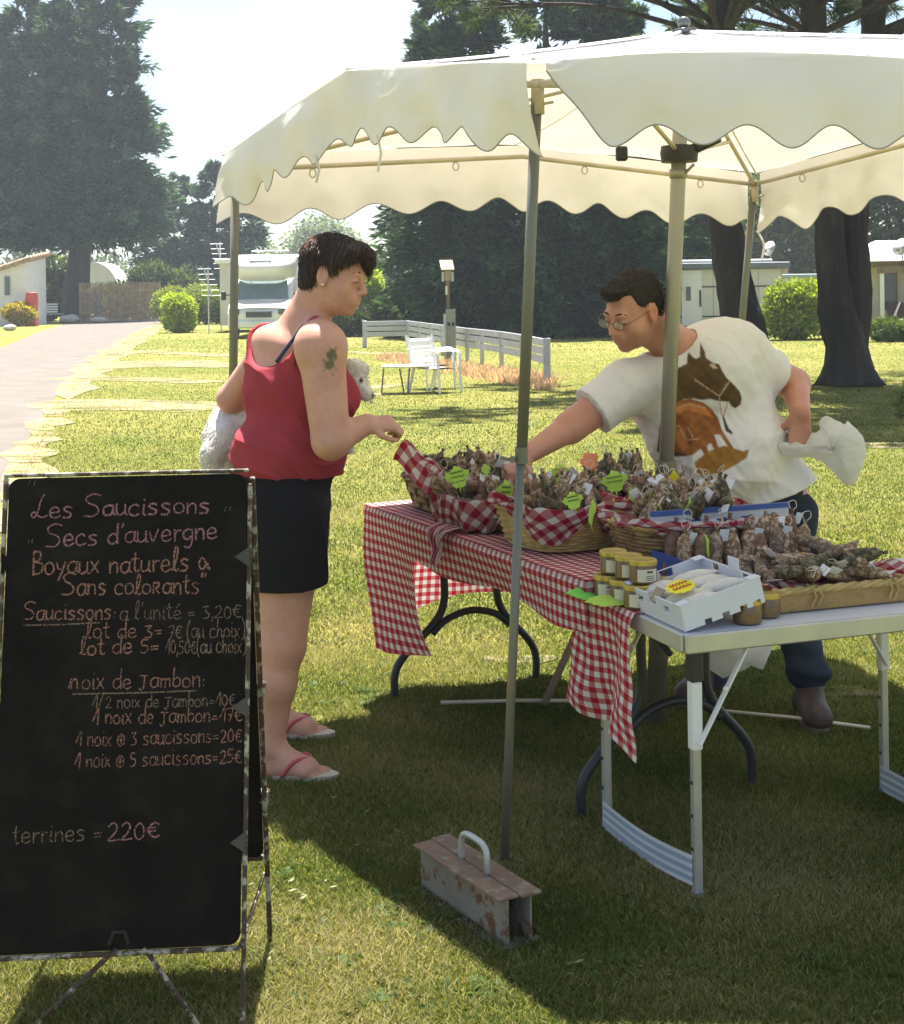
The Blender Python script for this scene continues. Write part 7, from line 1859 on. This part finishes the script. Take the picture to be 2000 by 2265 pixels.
# ------------------------------------------------------------------ the man
mC = A_(1535, 850, 5.2); mB = A_(1600, 1000, 5.24); mP = A_(1688, 1140, 5.3)
sR, sL = A_(1388, 854, 5.05), A_(1642, 792, 5.28); eR, wR_ = A_(1262, 945, 4.97), A_(1172, 1002, 4.84); eL, wL_ = A_(1757, 850, 5.4), A_(1770, 914, 5.16)
MF = np.array((-.25, -.93, -.1)); MF /= np.linalg.norm(MF); spine = norm(mC - mP); Ml = np.cross(spine, MF); Ml /= np.linalg.norm(Ml); MF = np.cross(Ml, spine); RM = np.stack([MF, Ml, spine], 1)
mtor = [('e', mC, (.14, .205, .17), RM, .06), ('e', mB, (.17, .195, .16), RM, .07), ('e', mB + MF * .05 - spine * .03, (.14, .16, .13), RM, .06), ('e', mP, (.15, .185, .13), RM, .06), ('c', sR, sL, .07, .07, .06), ('e', A_(1545, 800, 5.27), (.12, .2, .11), RM, .06), ('e', A_(1585, 790, 5.3), (.12, .16, .11), RM, .06)]
nb, ntp = A_(1495, 765, 5.17), A_(1440, 722, 5.06)
MH = frame((-.72, -.56, -.40), (-.2, -.3, 1.0)); mh = A_(1402, 686, 4.99)
marm = [('c', sR, eR, .068, .056, .03), ('c', eR, wR_, .05, .033, .02), ('c', sL, eL, .07, .06, .03), ('c', eL, wL_, .055, .036, .02)]
hR_ = hand_prims(wR_, (-.72, -.2, -.62), (-.5, -.3, .8), 1.05, (.7, .75, .8, .85), .7, flip=-1); hL_ = hand_prims(wL_, (-.03, -.12, -.98), (.1, -1, .1), 1.18, (1.35, 1.4, 1.45, 1.5), 1.0, flip=1)
S = SDF((.1, 4.6, .72), (1.5, 5.7, 1.75), .0042)
S.run(mtor); S.run([('c', nb, ntp, .075, .068, .04), ('c', ntp, mh + MH @ np.array((-.02, 0, -.04)), .068, .064, .03)]); S.run(marm); S.run(head_prims(mh, MH, 1.04, True)); S.run(hR_); S.run(hL_)
V, Q = S.mesh(2); C = np.tile(np.array((.58, .3, .205)), (len(V), 1)); C *= (1 + .06 * vnoise(V, 21))[:, None]; HL = (V - mh) @ MH / 1.04
C = paint(C, soft(np.linalg.norm((HL - np.array((.06, 0, -.082))) * np.array((1, .8, 1)), axis=1), .045, .022), (.23, .13, .09), .55)
C = paint(C, np.maximum(soft(dist_seg(HL, (.097, -.018, -.058), (.1, .018, -.058)), .005, .003), soft(dist_seg(HL, (.097, -.015, -.07), (.1, .015, -.07)), .005, .003)), (.42, .15, .12), .7)
for sd in (1, -1):
    C = paint(C, soft(np.linalg.norm(HL - np.array((-.004, sd * .085, 0)), axis=1), .022, .014), (.6, .2, .15), .5)
C = paint(C, soft(dist_seg(V, eL * .6 + sL * .4, wL_), .05, .05), (.5, .2, .12), .5)
MO = thing('person', 'man in white horse print T-shirt and glasses leaning over the sausages with a plastic bag', 'person', (mP[0], mP[1], 0))
np_mesh('body', V, Q, M_SKIN, MO, C, True)
# hair
S = SDF(mh - .17, mh + .17, .0034); hx = lambda *p: mh + MH @ np.array(p)
S.run([('e', hx(-.016, 0, .05), (.108, .087, .09), MH, .02), ('e', hx(-.065, 0, -.005), (.045, .074, .07), MH, .03), ('c', hx(.05, 0, .118), hx(.092, .0, .085), .026, .02, .02), ('c', hx(.08, -.03, .1), hx(.085, .03, .1), .02, .02, .015)])
S.run([('e', hx(.105, 0, -.04), (.1, .2, .118), MH, .01, 's'), ('e', hx(.095, .058, .065), (.05, .032, .04), MH, .012, 's'), ('e', hx(.095, -.058, .065), (.05, .032, .04), MH, .012, 's'), ('e', hx(-.004, -.085, -.01), (.03, .03, .042), MH, .01, 's'), ('e', hx(-.004, .085, -.01), (.03, .03, .042), MH, .01, 's'), ('e', hx(0, 0, -.11), (.16, .2, .07), MH, .01, 's')])
Vh, Qh = S.mesh(1); hl = (Vh - mh) @ MH; Vh += norm(Vh - mh) * (.0022 * np.sin(hl[:, 1] * 420 + hl[:, 0] * 160) + .002 * vnoise(Vh, 300))[:, None]
np_mesh('hair', Vh, Qh, M_HAIR, MO, np.tile(np.array((.02, .014, .011)), (len(Vh), 1)) * (1 + .5 * vnoise(Vh, 190))[:, None], True); strands('hair_strands', Vh, np.tile(np.array((.022, .016, .012)), (len(Vh), 1)), mh, MH, (-.06, 0, .1), 3400, .008, MO, 4, lift=.3); face_details(mh, MH, 1.04, MO, .0032, (.025, .017, .012))
# glasses
GLs = lambda *p: Vector(mh + MH @ (np.array(p) * 1.04)); M_GFR = mat('thin_metal_frame', (.12, .11, .1), .3, metal=.7); b = MB()
for sd in (1, -1):
    b.tube([GLs(.116 - .06 * (abs(y) - .034) * (1 if abs(y) > .034 else 0), sd * y, z) for y, z in [(.034 + .023 * math.cos(a), .001 + .0155 * math.sin(a)) for a in [2 * PI * i / 18 for i in range(18)]]], .0013, 5, closed=True)
    b.tube([GLs(.113, sd * .057, .006), GLs(.09, sd * .076, .008), GLs(.01, sd * .084, .012)], .0014, 5)
b.tube([GLs(.117, -.011, .004), GLs(.121, 0, .007), GLs(.117, .011, .004)], .0013, 5); obj('glasses', b, M_GFR, MO, True)
M_LENS, n_, l_, bs_, o_ = nt('spectacle_lens'); bs_.inputs['Base Color'].default_value = (.9, .95, .9, 1); bs_.inputs['Roughness'].default_value = .03; bs_.inputs['Alpha'].default_value = .22
for sd in (1, -1): b = MB(); b.add([GLs(.1155, sd * (.034 + .022 * math.cos(a)), .001 + .0148 * math.sin(a)) for a in [2 * PI * i / 18 for i in range(18)]], [tuple(range(18))]); obj('lens', b, M_LENS, MO)
# T-shirt with the printed horse
def shirt_folds(V):
    q = V - mB; a = q @ Ml; u = q @ spine; rid = lambda x: (1 - np.abs(np.sin(x))) ** 2 - .3; d = .010 * rid(a * 15 + u * 7 + 1.2 * np.sin(u * 9)) * np.clip((.12 - u) / .15, 0, 1) + .009 * rid((a * .85 - u * .55) * 21 + 1.1 * np.sin(a * 11)) * np.clip(1 - np.abs(u - .14) / .2, 0, 1) + .003 * vnoise(V, 40) + .002 * vnoise(V, 95)
    dr_ = dist_seg(V, sR, eR); s_ = np.clip(1 - dr_ / .14, 0, 1); d += .006 * s_ * np.sin((V @ norm(eR - sR)) * 75 + 3 * V[:, 2])
    c = np.stack([q @ MF, a, np.zeros(len(V))], 1) @ np.stack([MF, Ml, spine]); return V + norm(c) * d[:, None]
PR = lambda L_: np.array([(x, y) for x, y in L_], float)
horse_head = PR([(1462, 905), (1466, 850), (1478, 830), (1497, 813), (1520, 803), (1522, 790), (1526, 778), (1535, 790), (1540, 793), (1549, 790), (1551, 775), (1554, 757), (1562, 780), (1562, 791), (1578, 803), (1590, 805), (1598, 822), (1606, 835), (1620, 848), (1638, 866), (1645, 884), (1643, 898), (1630, 906), (1620, 900), (1614, 890), (1596, 888), (1586, 886), (1570, 882), (1550, 884), (1530, 880), (1510, 882), (1490, 892), (1480, 905)])
pony = PR([(1456, 990), (1460, 930), (1474, 905), (1497, 885), (1525, 880), (1555, 890), (1575, 905), (1590, 925), (1597, 950), (1608, 970), (1622, 995), (1620, 1002), (1606, 985), (1592, 962), (1580, 962), (1586, 985), (1592, 1000), (1582, 1002), (1571, 980), (1562, 985), (1566, 1005), (1556, 1005), (1548, 992), (1530, 1005), (1505, 1008), (1480, 1000)])
ground_p = PR([(1533, 1022), (1560, 1000), (1600, 985), (1640, 998), (1655, 994), (1648, 1012), (1610, 1035), (1565, 1052), (1540, 1046)])
neck_dark = PR([(1455, 1000), (1458, 935), (1470, 945), (1478, 985), (1500, 1000), (1520, 1008), (1490, 1010), (1465, 1003)]); blaze = PR([(1568, 806), (1578, 804), (1588, 815), (1578, 815)]); tassel = PR([(1600, 925), (1604, 922), (1614, 950), (1622, 958), (1618, 962), (1606, 955)]); rump = PR([(1466, 925), (1500, 892), (1530, 888), (1560, 900), (1580, 925), (1550, 915), (1520, 905), (1490, 915)]); face2 = PR([(1490, 945), (1512, 950), (1520, 985), (1508, 998), (1494, 985)])
def inpoly(p, P):
    x, y = p[:, 0], p[:, 1]; c = np.zeros(len(p), bool); j = len(P) - 1
    for i in range(len(P)):
        xi, yi = P[i]; xj, yj = P[j]; k = ((yi > y) != (yj > y)) & (x < (xj - xi) * (y - yi) / (yj - yi + 1e-12) + xi); c ^= k; j = i
    return c
# the print lies flat on the chest: millimetre sheet coordinates measured from its middle
pr_o = at(1550, 905, 5.06); pr_k = FPX / 5.06
def shirt_col(V, C):
    p = np.stack([1550 + (V[:, 0] - pr_o.x) * pr_k, 905 - (V[:, 2] - pr_o.z) * pr_k], 1); front = V[:, 1] < (mB[1] - .02)
    nz_ = .6 * vnoise(V, 48) + .5 * vnoise(V, 150, 2); fz = (nz_ * .5 + .5)[:, None]
    for poly, col, col2 in ((horse_head, (.075, .045, .022), (.13, .08, .03)), (pony, (.36, .14, .04), (.2, .07, .025)), (rump, (.55, .22, .06), (.45, .16, .045)), (neck_dark, (.07, .035, .02), (.1, .05, .025)), (face2, (.5, .2, .06), (.4, .14, .05)), (ground_p, (.4, .2, .04), (.27, .13, .03)), (blaze, (.6, .45, .33), (.6, .45, .33)), (tassel, (.09, .05, .04), (.09, .05, .04))):
        w_ = sum(inpoly(p + np.array(o), poly).astype(float) for o in ((0, 0), (1.1, .4), (-.4, 1.1), (-1.1, -.4), (.4, -1.1))) / 5 * front; w_ = w_[:, None]; C = C * (1 - w_) + (np.array(col) * fz + np.array(col2) * (1 - fz)) * w_
    for a, c_ in (((1535, 838), (1590, 876)), ((1590, 876), (1612, 845)), ((1590, 880), (1600, 925)), ((1611, 893), (1603, 922)), ((1466, 948), (1500, 940)), ((1500, 940), (1512, 965)), ((1520, 945), (1530, 965)), ((1515, 972), (1545, 970)), ((1478, 908), (1520, 893)), ((1520, 893), (1560, 902))):
        d = dist_seg(np.stack([p[:, 0], p[:, 1], 0 * p[:, 0]], 1), (*a, 0), (*c_, 0)); m = (d < 1.6) & front; C[m] = (.45, .3, .2)
    return C
cutR = eR * .62 + sR * .38; cutL = sL * .38 + eL * .62; zh = None
hem_n = -spine + np.array((.16, 0, -.1))
shirt_prims = mtor + [('c', A_(1612, 850, 5.28), A_(1698, 1075, 5.3), .11, .135, .06), ('c', A_(1450, 860, 5.14), A_(1560, 1060, 5.2), .1, .12, .06), ('c', sR, cutR, .07, .074, .05), ('c', sL, cutL, .068, .07, .06), ('e', mP + spine * .03, (.19, .215, .15), RM, .06)]
hemp = A_(1640, 1135, 5.1)
S = SDF((.1, 4.6, .6), (1.5, 5.7, 1.62), .0042); S.run(shirt_prims, .016)
S.plane(hemp, (.32, 0, -1.0)); S.plane(cutR, eR - sR); 
# sleeve end on his left arm only
blk = SDF((.1, 4.6, .6), (1.5, 5.7, 1.62), .0042); 
dL = ((blk.ax[0][:, None, None] - cutL[0]) * (eL - sL)[0] + (blk.ax[1][None, :, None] - cutL[1]) * (eL - sL)[1] + (blk.ax[2][None, None, :] - cutL[2]) * (eL - sL)[2]) / np.linalg.norm(eL - sL)
near = ((blk.ax[0][:, None, None] - cutL[0]) ** 2 + (blk.ax[1][None, :, None] - cutL[1]) ** 2 + (blk.ax[2][None, None, :] - cutL[2]) ** 2) < .17 ** 2
S.D = np.where(near, np.maximum(S.D, dL), S.D).astype(np.float32)
S.run([('c', nb - (ntp - nb) * .3, ntp, .085, .088, .006, 's')])
V, Q = S.mesh(2); V = shirt_folds(V); C = np.tile(np.array((.72, .70, .68)), (len(V), 1)); C = shirt_col(V, C)
np_mesh('t_shirt', V, Q, M_KNIT, MO, np.clip(C, 0, 1), True)
b = MB(); rn = [Vector(nb + (ntp - nb) * .12 + RM @ np.array((.088 * math.cos(a), .09 * math.sin(a), -.018 * math.cos(a)))) for a in [2 * PI * i / 24 for i in range(24)]]
# jeans and shoes
jh = mP - spine * .02; hR2, hL2 = A_(1650, 1185, 5.36), A_(1728, 1178, 5.26); k2R, k2L = A_(1592, 1370, 5.25), A_(1752, 1345, 5.12); a2R, a2L = A_(1562, 1515, 5.22), A_(1788, 1488, 4.95)
jp = [('e', mP + spine * .09, (.15, .185, .12), RM, .06), ('e', mP - spine * .04, (.155, .19, .13), RM, .06), ('c', hR2, k2R, .115, .08, .04), ('c', hL2, k2L, .115, .085, .04), ('c', k2R, a2R, .075, .06, .03), ('c', k2L, a2L, .08, .062, .03), ('e', a2L + np.array((0, 0, .0)), (.075, .075, .055), None, .02), ('e', a2R + np.array((0, 0, .0)), (.068, .068, .05), None, .02)]
def jean_folds(V): return V + norm(V - np.stack([np.interp(V[:, 2], [0, 1], [1.15, 1.1]), V[:, 1] * 0 + 5.2, V[:, 2]], 1)) * (.006 * np.sin(V[:, 2] * 90 + 20 * V[:, 0]) * np.clip((.35 - V[:, 2]) / .2, 0, 1) + .004 * vnoise(V, 35))[:, None]
shell_cloth('jeans', jp, .0, (.6, 4.7, .05), (1.6, 5.7, 1.05), .006, [('p', tuple(mP + spine * .2), tuple(spine))], (.02, .03, .048), MO, jean_folds)
M_SHOE = mat('brown_trainer', (.05, .03, .024), .6, var=.3, scale=25, bump=.3, bscale=80); M_SOLEB = mat('worn_sole', (.2, .16, .12), .8)
for an_, toe in ((a2L, A_(1808, 1600, 4.80)), (a2R, A_(1538, 1548, 5.14))):
    an_ = Vector((an_[0], an_[1], 0)); toe = Vector((toe[0], toe[1], 0)); d = (toe - an_); d.normalize(); lat = Vector((-d.y, d.x, 0)); T = lambda v: np.array(tuple(v)); L = .2
    S = SDF(np.array(tuple(an_)) - np.array((.2, .3, .02)), np.array(tuple(an_)) + np.array((.2, .3, .2)), .005)
    S.run([('c', T(an_ - d * .03 + Z3 * .05), T(an_ + d * .02 + Z3 * .1), .045, .045, .03), ('c', T(an_ - d * .03 + Z3 * .045), T(an_ + d * L * .8 + Z3 * .042), .043, .046, .03), ('c', T(an_ + d * L * .3 + Z3 * .07), T(an_ + d * L * .85 + Z3 * .045), .042, .036, .03)]); S.plane((0, 0, .02), (0, 0, -1))
    V, Q = S.mesh(1); sh_ = np_mesh('shoe', V, Q, M_SHOE, MO, smooth=True)
    b = MB(); P = [(L * .38 + math.cos(a) * (L * .62), math.sin(a) * (.05 + .006 * math.cos(a))) for a in [2 * PI * i / 26 for i in range(26)]]; M4 = Matrix.Translation(an_ + Z3 * .002) @ Matrix((d, lat, Z3)).transposed().to_4x4(); b.prism(P, .022, M4); obj('sole', b, M_SOLEB, sh_)
    for k in range(4): p = an_ + d * (.05 + .025 * k) + Z3 * (.114 - .009 * k); b = MB(); b.tube([p - lat * .02, p + Z3 * .004, p + lat * .02], .003, 5); obj('lace', b, M_CREAM, sh_)
# plastic bag in his hand
M_BAG = cloth_mat('thin_white_plastic', (.88, .88, .87), (1, 1, .98), .62, .4, 12)
bg = at(1757, 985, 5.08); b = MB()
out_ = [(1722, 985), (1745, 1010), (1800, 1014), (1830, 1030), (1862, 1065), (1886, 1078), (1900, 1055), (1912, 1020), (1914, 985), (1902, 955), (1876, 934), (1866, 937), (1830, 920), (1812, 932), (1818, 948), (1795, 962), (1778, 985), (1750, 978)]
OP = [p for p in smooth_line([at(x, y, 5.1) for x, y in out_], 4, True)]; cm = at(1835, 988, 5.1); nO = len(OP)
def bagpt(i, v, s):
    p = OP[i % nO].lerp(cm, v); return p + Vector((0, s * (.05 * math.sin(PI / 2 * min(1, v * 1.25)) + .009 * abs(math.sin(i * .9 + v * 5)) * v) + .014 * n3(p, 26) + .008 * n3(p, 60), .01 * n3(p, 40)))
for s in (-1, 1):
    vs = [bagpt(i, j / 12, s) for j in range(13) for i in range(nO)]; fs = [(j * nO + i, j * nO + (i + 1) % nO, (j + 1) * nO + (i + 1) % nO, (j + 1) * nO + i) for j in range(12) for i in range(nO)]; b.add(vs, fs)
tag(obj('plastic_bag', b, M_BAG, origin=bg, smooth=True), 'thin white plastic bag billowing from the man\'s hand', 'bag')
# white bag hanging below the small table
b = MB(); out2 = [(1562, 1425), (1570, 1480), (1600, 1502), (1650, 1478), (1672, 1466), (1688, 1482), (1712, 1425), (1640, 1420)]; OP = [at(x, y, 4.55) for x, y in out2]; cm = at(1635, 1450, 4.55); nO = len(OP)
for s in (-1, 1):
    vs = [OP[i].lerp(cm, j / 5) + Vector((0, s * (.07 * math.sin(PI / 2 * j / 5)), .012 * n3(OP[i].lerp(cm, j / 5), 14))) for j in range(6) for i in range(nO)]; fs = [(j * nO + i, j * nO + (i + 1) % nO, (j + 1) * nO + (i + 1) % nO, (j + 1) * nO + i) for j in range(5) for i in range(nO)]; b.add(vs, fs)
tag(obj('plastic_bag', b, M_BAG, origin=at(1635, 1425, 4.55), smooth=True), 'white bag hanging under the small table before the man\'s legs', 'bag')
# ================================================================== the air
b = MB(); b.box((0, 98, 11.5), (250, 232, 25))
HZ = obj('haze', b, bpy.data.materials.new('haze_air'))
hm = HZ.data.materials[0]; hm.use_nodes = True; hn = hm.node_tree.nodes; hn.remove(hn['Principled BSDF'])
pv = hn.new('ShaderNodeVolumePrincipled'); pv.inputs['Color'].default_value = (.8, .9, 1, 1); pv.inputs['Density'].default_value = .0008; pv.inputs['Anisotropy'].default_value = .35
hm.node_tree.links.new(pv.outputs[0], hn['Material Output'].inputs['Volume'])
tag(HZ, 'thin bright summer haze over the campsite', kind='stuff')
